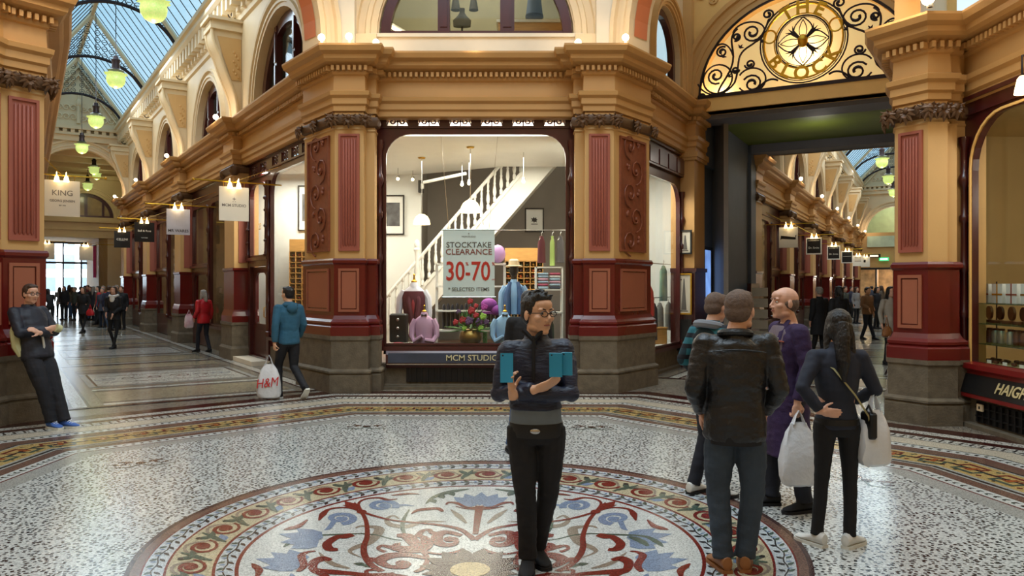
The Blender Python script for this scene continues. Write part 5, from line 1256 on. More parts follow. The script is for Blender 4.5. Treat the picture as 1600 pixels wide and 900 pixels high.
def bow(t, s):
    mb = MB()
    for sg in (-1, 1): mb.tube([(0, -.075 * s, .585 * s), (sg * .05 * s, -.08 * s, .585 * s)], [.008, .025], 6)
    mb.build('bow_tie', BLACK, t, local=True)
def P3(px, py, Y): return at(px, py, Y)
x, y, z = P3(647, 535, 14.0); bust('bust in a plum waistcoat and red tie at the left of the front window', x, y, 1.02, WSH, vest_tie, 1.15, 'down')
x, y, z = P3(663, 535, 13.25); bust('pink shirt with folded sleeves on a low bust in the front window', x, y, .652, PINK, bow, .92, 'folded', False)
x, y, z = P3(789, 535, 13.25); bust('light blue shirt with folded sleeves on a low bust beside the flowers', x, y, .652, LBL, bow, .92, 'folded', False)
def head_hat(t, s):
    mb = MB(); mb.ell((0, -.01, .80), (.085, .10, .13)); mb.tube([(0, 0, .6), (0, 0, .72)], .055, 10); mb.build('head', BLACK, t, local=True)
    mb = MB(); mb.lathe([(.16, .86), (.165, .875), (.10, .89), (.095, .97), (.06, 1.0), (.001, .99)], (0, 0, 0), 18); mb.build('straw_hat', CREAM, t, local=True)
    mb = MB(); mb.tube([(-.07, -.06, .58), (-.12, -.12, .35), (-.12, -.12, 0)], [.03, .06, .07], 8); mb.tube([(.07, -.06, .58), (.12, -.12, .35), (.12, -.12, 0)], [.03, .06, .07], 8); mb.build('denim_jacket', DEN, t, local=True)
x, y, z = P3(803, 535, 13.95); bust('black-headed mannequin in straw hat and denim jacket behind the flowers', x, y, 1.18, LBL, head_hat, 1.0, 'down')
# flowers in a brass bowl
x, y, z = P3(735, 537, 13.3); z = .65
t = thing('flower_arrangement', 'red, green and purple flowers in a round brass bowl on the window plinth', 'flowers', (x, y, z))
mb = MB(); mb.lathe([(.001, 0), (.08, 0), (.09, .02), (.17, .07), (.20, .15), (.18, .23), (.14, .27), (.15, .29), (.12, .28), (.001, .27)], (x, y, z), 20); mb.build('bowl', mat('aged_brass', (150, 118, 62), .35, .8, var=.2), t)
rnd = random.Random(4); LEAFM = mat('leaf_green', (60, 112, 44), .6, var=.3, vs=20); mb = MB()
for k in range(70):
    a = rnd.uniform(0, 6.28); e = rnd.uniform(-.25, 1.3); l = rnd.uniform(.2, .36); d_ = Vector((cos(a) * cos(e) * 1.1, sin(a) * cos(e) * .8, sin(e))); b0_ = Vector((x, y, z + .28)) + d_ * .08; e_ = b0_ + d_ * l
    mb.tube([b0_, b0_.lerp(e_, .6), e_], [.006, .032, .003], 5, flat=.3)
mb.build('leaves', LEAFM, t)
FC = [mat('flower_red', (172, 24, 44), .6, var=.2, vs=40), mat('flower_lime', (150, 190, 70), .6, var=.2, vs=40), mat('flower_purple', (84, 50, 96), .6, var=.25, vs=40), mat('flower_magenta', (170, 50, 150), .6, var=.2, vs=40)]
for k, (fx, fz, c, r_) in enumerate(((-.13, .44, 0, .075), (.02, .60, 0, .08), (.0, .76, 0, .06), (-.25, .40, 0, .06), (.22, .50, 1, .07), (.18, .30, 1, .06), (-.02, .42, 2, .09), (.15, .40, 2, .08), (.24, .66, 3, .07), (-.1, .30, 1, .05), (.28, .40, 2, .06), (.1, .52, 0, .06), (-.2, .58, 2, .05), (.1, .68, 0, .05))):
    mb = MB()
    for j in range(9):
        a = j * 2.4; rr = r_ * .6 * sqrt(j / 9); mb.ell((x + fx + rr * cos(a), y - .12 + rr * .3 * sin(a), z + .02 + fz + rr * sin(a)), (r_ * .42, r_ * .3, r_ * .42), n=7, m=5)
    mb.build('bloom', FC[c], t)
# trailing green stems on the plinth
t = thing('green_plant', 'small curly green stem plant right of the brass bowl', 'plant', (*P3(758, 537, 13.2)[:2], .65)); px_, py_ = P3(758, 537, 13.2)[:2]
mb = MB()
for k in range(5): mb.tube([(px_ + .03 * cos(i + k * 1.3), py_ + .03 * sin(i + k), .65 + i * .05) for i in range(6)], .012, 5)
mb.build('stem', LEAFM, t)
# white display stand with dark suits
t = thing('display_rack', 'white shop rack of dark jackets behind the sale banner', 'rack', (-.75, 14.4, .4))
mb = MB(); 
for xx in (-1.42, -.14): mb.box((xx, 14.5, 1.25), (.05, .05, 1.75))
for z_ in (2.1, 1.68, 1.22, .85): mb.box((-.78, 14.55, z_), (1.3, .3, .03))
mb.build('frame', WHITE, t)
NAV = mat('navy_cloth', (30, 32, 48), .8, var=.15); mb = MB(); rnd = random.Random(6)
for k in range(14): xx = -1.3 + k * .085; loft_body(mb, [(0, .03, .16, 0, 0), (.3, .035, .17, 0, 0), (.42, .03, .14, 0, 0), (.46, .015, .05, 0, 0)], (xx, 14.65, .88 + (k % 2) * .02))
mb.build('jackets', NAV, t)['kind'] = 'stuff'
mb = MB(); mb.ell((-.26, 14.15, 2.28), (.14, .12, .17)); q = mb.build('lilac_ball', mat('lilac', (196, 150, 206), .4)); tag(q, 'lilac rounded display form beside the top of the sale banner', 'display form')
mb = MB(); mb.ell((-.42, 14.0, 1.35), (.15, .1, .12)); mb.ell((-.3, 14.0, 1.25), (.1, .1, .1)); mb.box((-.36, 14.1, 1.2), (.4, .3, .04)); q = mb.build('folded_scarf', mat('violet', (150, 60, 160), .6, bump=.2)); tag(q, 'bright violet bundled scarf above the flowers', 'scarf')
# pigeonhole cabinet
PINE = mat('pine', (206, 152, 84), .5, var=.12, vs=6, stretch=(1, 1, 6)); TC = [mat('tie_%d' % i, c, .6) for i, c in enumerate(((150, 60, 60), (80, 70, 110), (190, 150, 70), (60, 80, 60), (120, 110, 140), (200, 110, 60), (60, 50, 50)))]
def cabinet(label, x0, x1, z0, z1, Y, group='pine pigeonhole cabinets'):
    t = thing('tie_cabinet', label, 'cabinet', ((x0 + x1) / 2, Y, z0), group=group); mb = MB(); mb.box(((x0 + x1) / 2, Y + .2, (z0 + z1) / 2), (x1 - x0, .04, z1 - z0)); mb.box(((x0 + x1) / 2, Y, z1 - .14), (x1 - x0, .36, .28)); nx = int((x1 - x0) / .13); nz = int((z1 - z0 - .28) / .12)
    for i in range(nx + 1): mb.box((x0 + (x1 - x0) * i / nx, Y, (z0 + z1 - .28) / 2), (.014, .36, z1 - z0 - .28))
    for j in range(nz + 1): mb.box(((x0 + x1) / 2, Y, z0 + (z1 - z0 - .28) * j / nz), (x1 - x0, .36, .014))
    mb.build('carcass', PINE, t); mb = MB(); r = random.Random(int(x0 * 10))
    for i in range(nx):
        for j in range(nz): mb.ell((x0 + (x1 - x0) * (i + .5) / nx, Y - .02, z0 + (z1 - z0 - .28) * (j + .38) / nz), (.045, .12, .035), r.randrange(7), 7, 5)
    mb.build('rolled_ties', TC, t)['kind'] = 'stuff'
cabinet('pine pigeonhole cabinet of rolled ties behind the straw-hatted mannequin', -.15, .66, .4, 2.5, 16.6)
cabinet('pine pigeonhole cabinet seen through the long arcade window', -5.05, -4.35, .4, 2.75, 17.6)
# shelf of folded shirts and hanging clothes
t = thing('shirt_shelf', 'white open shelf at the right of the front window', 'shelf', (.68, 14.2, .4)); mb = MB()
for xx in (.44, .92): mb.box((xx, 14.2, 1.22), (.03, .34, 1.64))
for z_ in (2.03, 1.62, 1.2, .42): mb.box((.68, 14.2, z_), (.5, .34, .025))
mb.build('frame', WHITE, t)
STR = [mat('stripe_%d' % i, c, .8, var=.3, vs=30, stretch=(8, 1, 1)) for i, c in enumerate(((220, 170, 190), (170, 200, 220), (60, 70, 90), (190, 90, 120), (220, 220, 220)))]; rnd = random.Random(8)
for k in range(12):
    col_ = k % 2; row = k // 2
    mb = MB(); mb.bev((.57 + col_ * .22, 14.18, 1.66 + row * .05 if row < 6 else 1.3), (.20, .28, .045), .02); q = mb.build('folded_shirt', STR[rnd.randrange(5)]); tag(q, 'folded striped shirt in the %s pile on the white shelf, %s from the bottom' % (('left', 'right')[col_], ORD[row]), 'shirt', 'folded shirts on the white shelf')
def hanging(label, x, y, z, m, l=.7, w_=.22, yaw=0.0):
    t = thing('hanging_garment', label, 'garment', (x, y, z), yaw, group=None)
    mb = MB(); loft_body(mb, [(-l, w_ * .9, .07, 0, 0), (-l * .5, w_ * .85, .06, 0, 0), (-.12, w_ * .8, .055, 0, 0), (-.03, w_ * .35, .04, 0, 0), (0, .03, .03, 0, 0)], n=12); mb.build('cloth', m, t, local=True)
    mb = MB(); mb.tube([(-w_ * .7, 0, -.08), (0, 0, -.01), (w_ * .7, 0, -.08)], .01, 5); mb.tube([(0, 0, 0), (0, 0, .05), (.03, 0, .08), (0, 0, .11)], .005, 5); mb.build('hanger', CHROME, t, local=True)
hanging('plum jacket hanging above the white shelf', .55, 14.3, 2.62, VEST, .5, .10, .8); hanging('lime green scarf hanging above the white shelf', .75, 14.3, 2.62, mat('lime_cloth', (170, 196, 110), .8), .55, .05, .3); hanging('dark grey coat hanging above the white shelf at the window edge', .9, 14.3, 2.62, mat('grey_cloth', (84, 80, 84), .8), .5, .10, .8)
mb = MB(); mb.tube([(-.3, 14.3, 2.73), (1.15, 14.3, 2.73)], .01, 6); q = mb.build('clothes_rail', CHROME); tag(q, 'thin steel clothes rail above the white shelf', 'rail')
hanging('dark green trousers hanging low inside the white shelf', .66, 14.2, 1.1, mat('pine_green_cloth', (50, 70, 60), .8), .6, .14)
# small dark case and shoes at left of the plinth
t = thing('small_drawer_unit', 'small dark drawer case with glossy knobs at the left of the window', 'case', (-2.0, 13.6, .65)); mb = MB(); mb.bev((-2.0, 13.6, .95), (.3, .3, .5), .02); mb.build('body', BLACK, t)
for j in range(3): mb = MB(); mb.ell((-2.0, 13.44, .8 + j * .15), (.03, .02, .03)); mb.build('knob', CHROME, t)
mb = MB(); mb.ell((-1.95, 13.15, .69), (.12, .08, .04)); q = mb.build('beret', mat('dark_red_cloth', (130, 30, 44), .7)); tag(q, 'small dark red beret at the left corner of the plinth', 'hat')
# behind the long arcade window
def red_top(t, s):
    mb = MB(); mb.tube([(-.06, -.07, .58), (-.02, -.15, .35), (.03, -.15, .05)], [.03, .06, .07], 8); mb.build('scarf', mat('bright_red_cloth', (190, 24, 36), .7), t, local=True)
x, y = FL.xy(17.0, -.9); bust('bust in pink shirt and bright red scarf in the long arcade window', x, y, 1.05, PINK, red_top, 1.05, 'down', True, -.5)
x, y = FL.xy(18.2, -.9); bust('bust in a bright red jumper in the long arcade window', x, y, 1.0, mat('bright_red_cloth', (190, 24, 36), .7), None, .9, 'folded', True, -.5)
x, y = FL.xy(18.8, -1.2); hanging('violet scarf hanging at the left of the long arcade window', x, y, 2.1, mat('violet2', (150, 90, 170), .7), .6, .10, -.5)
mb = MB(); mb.fbox(FL, 16.7, 19.2, -1.2, -.42, .40, .62); q = mb.build('display_plinth', MAROON); tag(q, 'low display bed behind the long arcade window', 'plinth')
t = thing('orange_shoe', 'orange shoe on the display bed of the long arcade window', 'shoe', FL(17.2, -.6, .62)); mb = MB(); p = FL(17.2, -.6, .66); mb.ell(p, (.14, .06, .04)); mb.ell((p[0] - .06, p[1], p[2] + .04), (.06, .05, .05)); mb.build('upper', mat('orange_leather', (214, 96, 40), .4), t)
mb = MB(); mb.ell((p[0], p[1], .63), (.145, .062, .015)); mb.build('sole', BLACK, t)
# narrow side window: hat stand, rails and scarves
x, y = FRR.xy(16.75, -.70); 
def hatfix(t, s):
    mb = MB(); mb.ell((0, 0, .82), (.10, .11, .14)); mb.lathe([(.14, .88), (.11, .90), (.10, 1.0), (.001, 1.02)], (0, 0, 0), 14); mb.build('head', mat('charcoal_felt', (50, 48, 50), .8), t, local=True)
bust('mannequin with charcoal cap and red jacket in the narrow bright side window', x, y, 1.15, mat('bright_red_cloth', (190, 24, 36), .7), hatfix, 1.1, 'down', True, .5)
for k, (s_, z_, m_, l_) in enumerate(((18.1, 2.12, mat('sea_print', (70, 130, 160), .6, var=.4, vs=3, col2=(150, 180, 150)), .75), (17.45, 1.34, NAV, .75), (17.85, 1.34, mat('grey_knit', (150, 150, 148), .8, var=.2, vs=30), .6), (18.45, 1.34, mat('pale_knit', (190, 190, 184), .8), .6))):
    x, y = FRR.xy(s_, -.66); hanging(('blue sea-print scarf on the upper rail of the bright side window', 'navy shawl on the lower rail of the bright side window', 'grey knitted scarf on the lower rail of the bright side window', 'pale knitted scarf at the far end of the lower rail')[k], x, y, z_, m_, l_, .16, .9)
for z_, nm in ((2.15, 'upper'), (1.45, 'lower')): mb = MB(); mb.tube([FRR(17.15, -.66, z_), FRR(18.98, -.66, z_)], .012, 6); q = mb.build('display_rail', CHROME); tag(q, nm + ' thin rail across the bright side window', 'rail')
t = thing('wooden_box', 'wooden box on the floor of the bright side window', 'box', FRR(17.6, -.75, .5)); mb = MB(); p = FRR(17.6, -.75, .66); mb.bev(p, (.5, .4, .32), .015, .5); mb.build('body', PINE, t)
mb = MB(); mb.bev((p[0], p[1], .83), (.53, .43, .03), .01, .5); mb.build('lid', PINE, t)

# room behind the upper lunette
mb = MB(); mb.box((-.6, 16.5, 7.5), (6, .1, 4)); mb.box((-3.4, 14.8, 7.5), (.1, 3.4, 4)); mb.box((2.2, 14.8, 7.5), (.1, 3.4, 4)); struct(mb, 'wall_upper_room', mat('khaki_wall', (150, 146, 118), .7, var=.1, vs=1))
mb = MB(); mb.box((-.6, 14.8, 5.5), (6, 3.6, .1)); mb.box((-.6, 14.8, 9.2), (6, 3.6, .1)); struct(mb, 'floor_upper_room', mat('khaki_wall2', (170, 164, 140), .7))
t = thing('counter', 'ochre timber counter in the upper room behind the half-round window', 'counter', (.55, 14.2, 5.55)); mb = MB(); mb.box((.5, 14.2, 6.0), (1.5, .5, .96)); mb.build('body', PINE, t); mb = MB(); mb.box((.5, 14.2, 6.50), (1.56, .56, .05)); mb.build('worktop', WHITE, t)
x, y, z = at(835, 8, 14.0); t = thing('hanging_lampshade', 'dark blue lampshade hanging in the right pane of the half-round window', 'lamp', (x, y, 9.1)); mb = MB(); mb.lathe([(.16, -.2), (.155, -.18), (.11, .2), (.10, .2)], (x, y, z), 16); mb.build('shade', mat('blue_shade', (70, 88, 112), .7), t)
mb = MB(); mb.lathe([(.165, -.23), (.165, -.19), (.15, -.19)], (x, y, z), 16); mb.build('rim', BLACK, t); mb = MB(); mb.tube([(x, y, z + .2), (x, y, 9.1)], .008, 5); mb.build('cord', BLACK, t)
x, y, z = at(722, 42, 14.3); t = thing('neck_display_bust', 'grey jewellery bust in the middle pane of the half-round window', 'mannequin', (x, y, z)); mb = MB(); loft_body(mb, [(0, .16, .08, 0, 0), (.12, .17, .08, 0, 0), (.2, .09, .06, 0, 0), (.26, .05, .05, 0, 0), (.34, .05, .05, 0, 0)], (x, y, z)); mb.build('body', mat('grey_bust', (84, 86, 82), .7), t); mb = MB(); mb.tube([(x, y, z), (x, y, 5.56)], .02, 6); mb.build('stand', BLACK, t)
for k, px in enumerate((712, 740)):
    x, y, z = at(px, 6, 14.4); t = thing('hanging_lampshade', 'small grey lampshade %s at the top of the middle pane' % ('on the left', 'on the right')[k], 'lamp', (x, y, 9.1)); mb = MB(); mb.lathe([(.09, -.12), (.05, .1)], (x, y, z), 12); mb.build('shade', mat('grey_bust', (84, 86, 82), .7), t); mb = MB(); mb.tube([(x, y, z), (x, y, 9.1)], .008, 5); mb.build('cord', BLACK, t)
t = thing('strip_light', 'bright ceiling strip light in the left pane of the half-round window', 'lamp', at(618, 45, 14.6)); mb = MB(); p0, p1 = at(608, 40, 14.2), at(640, 58, 15.0); mb.tube([p0, p1], .03, 6); mb.build('tube', LAMPW, t); mb = MB(); mb.tube([(p0[0], p0[1], p0[2] + .05), (p1[0], p1[1], p1[2] + .05)], .03, 6); mb.build('housing', WHITE, t)
light('upper_room_light', 'POINT', (-.9, 14.4, 8.4), 150, NEUT, .3)

# ------------------------------------------------------------------ hanging shop signs
def hsign(fr, s, o_, zc, w_, h, m, lines, label, wallo=-.3, side=1):
    c = Vector(fr(s, o_, zc)); root = thing('hanging_sign', label, 'sign', (c.x, c.y, zc + h / 2 + .1))
    f2 = Fr((c.x, c.y), -fr.u if fr is FL else fr.u, -fr.d)
    mb = MB(); mb.fbox(f2, -w_ / 2, w_ / 2, -.012, .012, zc - h / 2, zc + h / 2); mb.build('panel', m, root)
    for tx, sz, dz, tm in lines: put_text('lettering', tx, sz, tm, root, plane_M(f2(0, .014, zc + dz), (f2.d.x, f2.d.y)), .001, .001)
    zr_ = zc + h / 2 + .10; mb = MB(); far = o_ + .75 * side
    mb.tube([fr(s, wallo, zr_), fr(s, far, zr_)], .016, 6); mb.ell(fr(s, far, zr_), (.03, .03, .03), n=8, m=5)
    for d_ in (-.35, .35): mb.tube([fr(s, o_ + d_ * w_, zr_), fr(s, o_ + d_ * w_, zc + h / 2)], .006, 5)
    mb.tube([fr(s, wallo, zr_ + .4), fr(s, o_, zr_)], .006, 5); mb.build('bracket', GOLD if w_ > .5 else IRON, root)
    for d_, dd in ((-.06, .12), (.10, .10)):
        p = fr(s - dd, o_ + d_, zr_ - .05); mb = MB(); mb.tube([fr(s, o_ + d_, zr_), fr(s - dd, o_ + d_, zr_ + .05), (p[0], p[1], p[2] + .03)], .008, 5); mb.lathe([(.05, -.09), (.052, -.08), (.035, .0), (.02, .03), (.001, .035)], p, 12); mb.build('lamp_shade', LAMPS, root)
    p = fr(s - .25, o_, zr_ - .02); light('sign_light', 'POINT', (p[0], p[1], p[2]), 2.0, WARM, .06)
    return root
GS = mat('sign_grey_text', (130, 122, 112), .5); WS = mat('sign_white_text', (230, 228, 220), .5)
hsign(FL, 18.43, .63, 3.29, .56, .66, SIGNW, [('MCM STUDIO', .075, -.03, GS), ('+', .12, .09, GS), ('- -', .07, .05, GS)], 'cream hanging sign reading MCM STUDIO above the shop door')
hsign(FL, 24.1, .63, 3.33, .56, .66, mat('sign_lilac_white', (216, 214, 226), .4), [('MR WARES', .10, -.23, SIGNB)], 'pale lilac hanging sign reading MR WARES at its lower edge')
hsign(FL, 29.7, .63, 3.39, .58, .62, SIGNB, [('Bell & Ross', .085, .04, WS), ('WATCHES', .04, -.18, WS)], 'larger black hanging sign with small white script in the left arcade')
hsign(FL, 35.1, .63, 3.43, .54, .62, SIGNB, [('CELLINI', .11, .0, WS), ('________', .05, -.03, WS)], 'black hanging sign reading CELLINI, farthest along the left arcade')
hsign(FL, 20.3, 3.42, 3.40, .60, .70, SIGNW, [('KING', .15, .10, GS), ('GEORG JENSEN', .062, -.05, GS), ('EST 1904', .03, -.14, GS)], 'white hanging sign reading KING and JENSEN beside the left pier', wallo=3.8, side=-1)

hsign(FL, 46.5, .9, 3.3, .6, .7, SIGNW, [], 'blank pale hanging sign in the passage before the arcade exit', wallo=-1.3)
hsign(FL, 47.5, 2.5, 3.4, .6, .8, SIGNW, [], 'blank pale hanging sign at the left of the passage before the exit', wallo=3.5, side=-1)
SIGN2 = mat('sign_white2', (226, 222, 212), .4)
for k, (Y, lbl, kind) in enumerate(((24.0, 'white hanging sign with a black brush-stroke mark, first inside the gate', 0), (29.2, 'black hanging sign with white border, second inside the gate', 1), (35.1, 'black hanging sign with white border, third inside the gate', 1),
                               (40.7, 'black hanging sign with white border, fourth inside the gate', 1), (46.7, 'pale hanging sign, fifth inside the gate', 2), (52.0, 'small pale hanging sign at the far end beyond the gate', 3))):
    s_ = (Y + .4792 * .4) / .8777; h = .64 if k < 5 else .7
    r_ = hsign(FRR, s_, .38, 3.2 if k < 5 else 3.3, .56, h, SIGNW if kind != 1 else SIGNW, [], lbl)
    c = Vector(FRR(s_, .38, 3.2)); f2 = Fr((c.x, c.y), FRR.u, -FRR.d)
    if kind == 0:
        mb = MB(); mb.prism([(-.22, 3.26), (.22, 3.20), (.24, 3.27), (.2, 3.25), (.22, 3.13), (-.2, 3.16), (-.24, 3.12)], [], .013, .016, lambda u, v, d: f2(u, d, v)); mb.build('brush_mark', SIGNB, r_)
    elif kind == 1:
        mb = MB(); mb.fbox(f2, -.24, .24, .012, .016, 2.93, 3.47); mb.build('black_field', SIGNB, r_); mb = MB(); mb.fbox(f2, -.2, .2, .016, .019, 3.40 if k < 3 else 3.24, 3.412 if k < 3 else 3.25); mb.build('thin_line', WS, r_)
        if k < 3: put_text('lettering', 'Dr. Smits', .10, WS, r_, plane_M(f2(0, .018, 3.13), (f2.d.x, f2.d.y)), .001)
    elif kind == 2:
        mb = MB()
        for q in range(4): mb.fbox(f2, -.18, .18, .012, .015, 3.15 + q * .08, 3.18 + q * .08)
        mb.build('printed_lines', GS, r_)
    else:
        mb = MB(); mb.ell(f2(0, .012, 3.35), (.12, .01, .10)); mb.build('printed_mark', SIGNB, r_)
# ------------------------------------------------------------------ lamps on the cornices
def clamp_(loc, label, out=(0, -1), p=6.0, k=1.0):
    x, y, z = loc; t = thing('cornice_lamp', label, 'lamp', (x, y, z), group='small round lamps along the cornices')
    mb = MB(); mb.tube([(0, 0, 0), (0, 0, .06)], .02 * k, 6); mb.lathe([(.035, 0), (.04, .02), (.02, .03)], (0, 0, 0), 8); mb.build('stem', WHITEST, t, local=True)
    mb = MB(); mb.ell((out[0] * .03, out[1] * .03, .10), (.055 * k, .055 * k, .055 * k)); mb.build('bulb', LAMPW, t, local=True)
    light('cornice_light', 'POINT', (x + out[0] * .22, y + out[1] * .22, z + .16), p, WARM, .05)
nF = (-.8327, -.5537); nR = (.8777, -.4792)
for k, s in enumerate(LP): clamp_(FL(s + .4, .28, 5.47), 'round lamp on the left arcade cornice below the %s scroll bracket' % ORD[k], nF, 12, 1.1)
clamp_(FL(41.1, .1, 5.47), 'round lamp on the cornice at the foot of the left arcade gable', nF, 14)
for (px, py, Y, l) in ((503, 66, 12.05, 'round lamp on the front corner of the left pillar cornice'), (546, 74, 12.0, 'round lamp above the fluted face of the left pillar'), (588, 70, 12.3, 'round lamp at the left foot of the half-round front window'),
                       (903, 75, 12.3, 'round lamp at the right foot of the half-round front window'), (977, 72, 12.05, 'round lamp on the front corner of the right pillar cornice')):
    x, y, z = at(px, py, Y); clamp_((x, y, 5.48), l, (0, -1), 6)
clamp_(FRR(18.4, .28, 5.48), 'round lamp on the cornice at the left foot of the gate lunette', nR, 12)
clamp_((4.9, 9.0, 4.96), 'round lamp on top of the cornice right of the gate lunette', (-.7, .3), 12, 1.3)
for k, s in enumerate(RP[:7]): clamp_(FRR(s + .4, .28, 5.32), 'round lamp on the cornice inside the gate below the %s bracket' % ORD[k], nR, 15, 1.2)
clamp_(FRR(RP[0] + .1, .28, 5.32), 'second round lamp beside the first one inside the gate', nR, 6, 1.2)
# warm lamps above the front shop, tucked behind the cornices of the crossing
for (x, y, z, p) in ((-6.0, 6.5, 5.6, 36), (5.2, 6.5, 5.2, 36), (-5.7, 9.3, 5.55, 20), (-.6, 12.2, 5.56, 4), (4.6, 9.4, 5.1, 12)): light('cornice_uplight', 'POINT', (x, y, z), p, WARM, .08)
# green glass pendants
def glamp(loc, label, group, r=.21, top=10.5, n=20):
    x, y, z = loc; t = thing('glass_pendant_lamp', label, 'lamp', (x, y, top), group=group)
    mb = MB(); mb.tube([(0, 0, 0), (0, 0, z - top + r * 2.0)], .012, 5); mb.build('rod', IRON, t, local=True)
    mb = MB(); mb.lathe([(.001, r * 2.3), (.25 * r, r * 2.25), (.3 * r, r * 1.9), (.45 * r, r * 1.85), (.36 * r, r * 1.5), (.42 * r, r * .95), (.8 * r, r * .75), (.001, r * .7)], (0, 0, z - top), 14); mb.build('iron_gallery', IRON, t, local=True)
    mb = MB(); rings = []
    for rr, zz_, ruf in ((1.12, .42, .14), (.95, .36, .05), (.86, .2, 0), (.92, -.1, 0), (.85, -.5, 0), (.6, -.85, 0), (.25, -1.02, 0), (.05, -1.1, 0)):
        rings.append([(r * (rr + ruf * cos(8 * 2 * pi * k / n)) * cos(2 * pi * k / n), r * (rr + ruf * cos(8 * 2 * pi * k / n)) * sin(2 * pi * k / n), z - top + r * zz_) for k in range(n)])
    mb.loft(rings, 0, True, True, True); mb.build('glass_shade', LAMPG, t, local=True)
    mb = MB(); mb.ell((0, -.0, z - top - r * .3), (r * .3,) * 3); mb.build('bulb', BULB, t, local=True)
    light('pendant_light', 'POINT', (x, y, z - r * 1.6), 8, (.95, 1, .6), .1)
g_ = 'green glass pendants of the left arcade'
for k, (px, py, Y, r_) in enumerate(((240, 12, 16.3, .30), (181, 122, 21.4, .27), (150, 188, 26, .26), (128, 230, 30.5, .25))):
    x, y, z = at(px, py, Y); glamp((x, y, z), ORD[k] + ' green glass pendant lamp of the left arcade, counted from the crossing', g_, r_, 10.9)
for k, (px, py, Y, r_) in enumerate(((147, 265, 36.5, .24), (137, 290, 39, .24), (151, 274, 39.5, .22))):
    x, y, z = at(px, py, Y); glamp((x, y, z), ('deeper green glass pendant seen through the gable arch', 'lowest green glass pendant seen through the gable arch', 'yellowish pendant partly behind the deeper green one')[k], g_, r_, 8.0)
for k, (px, py, Y) in enumerate(((1378, 252, 36.4), (1388, 279, 42), (1396, 300, 47.8), (1403, 318, 54))):
    x, y, z = at(px, py, Y); glamp((x, y, z), ORD[k] + ' green glass pendant lamp beyond the gate, counted from the gate', 'green glass pendants beyond the gate', .30, 10.9)
x, y, z = at(1597, 132, 8.0); t = thing('bell_lamp', 'white glass bell lamp hanging at the right edge before the chocolate shop', 'lamp', (x, y, z)); mb = MB(); mb.lathe([(.075, -.10), (.07, -.06), (.045, .06), (.02, .09), (.001, .09)], (x, y, z), 14); mb.build('shade', LAMPS, t)
mb = MB(); mb.tube([(x, y, z + .08), (x, y, z + .3), (5.6, y, z + .35)], .012, 6); mb.build('bracket', IRON, t); light('bell_light', 'POINT', (x - .1, y, z - .15), 5, WARM, .05)
# end of the far arcade
mb = MB(); mb.fbox(FRR, 61.0, 61.3, -.4, 4.6, 2.9, 5.35); struct(mb, 'wall_far_band', OCHRE2)
FE = Fr(FRR.xy(60.9, 0), FRR.u, -FRR.d)
t = thing('shop_band_sign', 'wide pale gallery balustrade with lettering at the far end beyond the gate', 'sign', FE(2.2, .1, 4.7)); mb = MB(); mb.fbox(FE, .4, 4.2, .02, .1, 4.35, 5.1); mb.build('panel', mat('pale_green_glass', (170, 186, 160), .3, emit=.1), t)
mb = MB(); mb.fbox(FE, -.3, 4.5, -3.2, -3.0, 5.3, 9); struct(mb, 'wall_gallery', mat('olive_gallery', (150, 158, 110), .6, emit=0.0)); x, y, z = FE(2.2, -1.5, 6.5); light('gallery_light', 'POINT', (x, y, z), 60, NEUT, .3)
t = thing('exit_sign', 'green lit exit sign at the far end beyond the gate', 'sign', FE(2.0, .2, 3.7)); mb = MB(); mb.fbox(FE, 1.15, 1.75, .1, .2, 3.38, 3.62); mb.build('case', mat('exit_green', (60, 190, 120), .4, emit=1.2), t); mb = MB(); mb.fbox(FE, 1.22, 1.68, .2, .21, 3.45, 3.56); mb.build('lit_bar', mat('mint_glow', (190, 255, 225), .4, emit=2.0), t)
t = thing('lit_shop_box', 'black hanging sign board with white marks before the far shop', 'sign', FE(.9, .5, 3.8)); mb = MB(); mb.fbox(FE, .45, 1.25, .3, .36, 3.6, 3.85); mb.build('panel', BLACK, t); mb = MB(); mb.fbox(FE, .6, 1.1, .36, .37, 3.68, 3.78); mb.build('mark', LAMPS, t)
mb = MB(); mb.fbox(FE, -.4, 4.6, -4, -3.9, 0, 3.0); mb.fbox(FE, -.4, 4.6, -4, 0, 2.85, 2.95); mb.fbox(FE, .9, 1.0, -2, 0, 0, 2.9); struct(mb, 'wall_far_shop', mat('far_shop_wall', (190, 150, 100), .6, var=.4, vs=2.5)); x, y, z = FE(2.2, -1.8, 2.4); light('shop_light', 'POINT', (x, y, z), 110, NEUT, .3)
mb = MB(); mb.fbox(FE, .9, 1.0, -.1, .05, 0, 2.9); mb.fbox(FE, 2.6, 2.68, -.1, .05, 0, 2.9); mb.fbox(FE, -.4, 4.6, -.1, .05, 2.8, 2.92); struct(mb, 'window_far', BLACK)
# brochure stand in the lobby
t = thing('brochure_rack', 'maroon upright brochure rack with pale leaflets beside the slate lobby wall', 'rack', FRR(23.3, .45, 0)); mb = MB(); mb.fbox(FRR, 22.8, 23.9, .1, .2, 0, 1.75); mb.build('panel', MAROON, t)
for j in range(5): mb = MB(); mb.fbox(Fr(FRR.xy(22.8, 0), FRR.u, -FRR.d), .22, .62, 0, .02, .3 + j * .28, .52 + j * .28); mb.build('leaflet', NOTE, t)
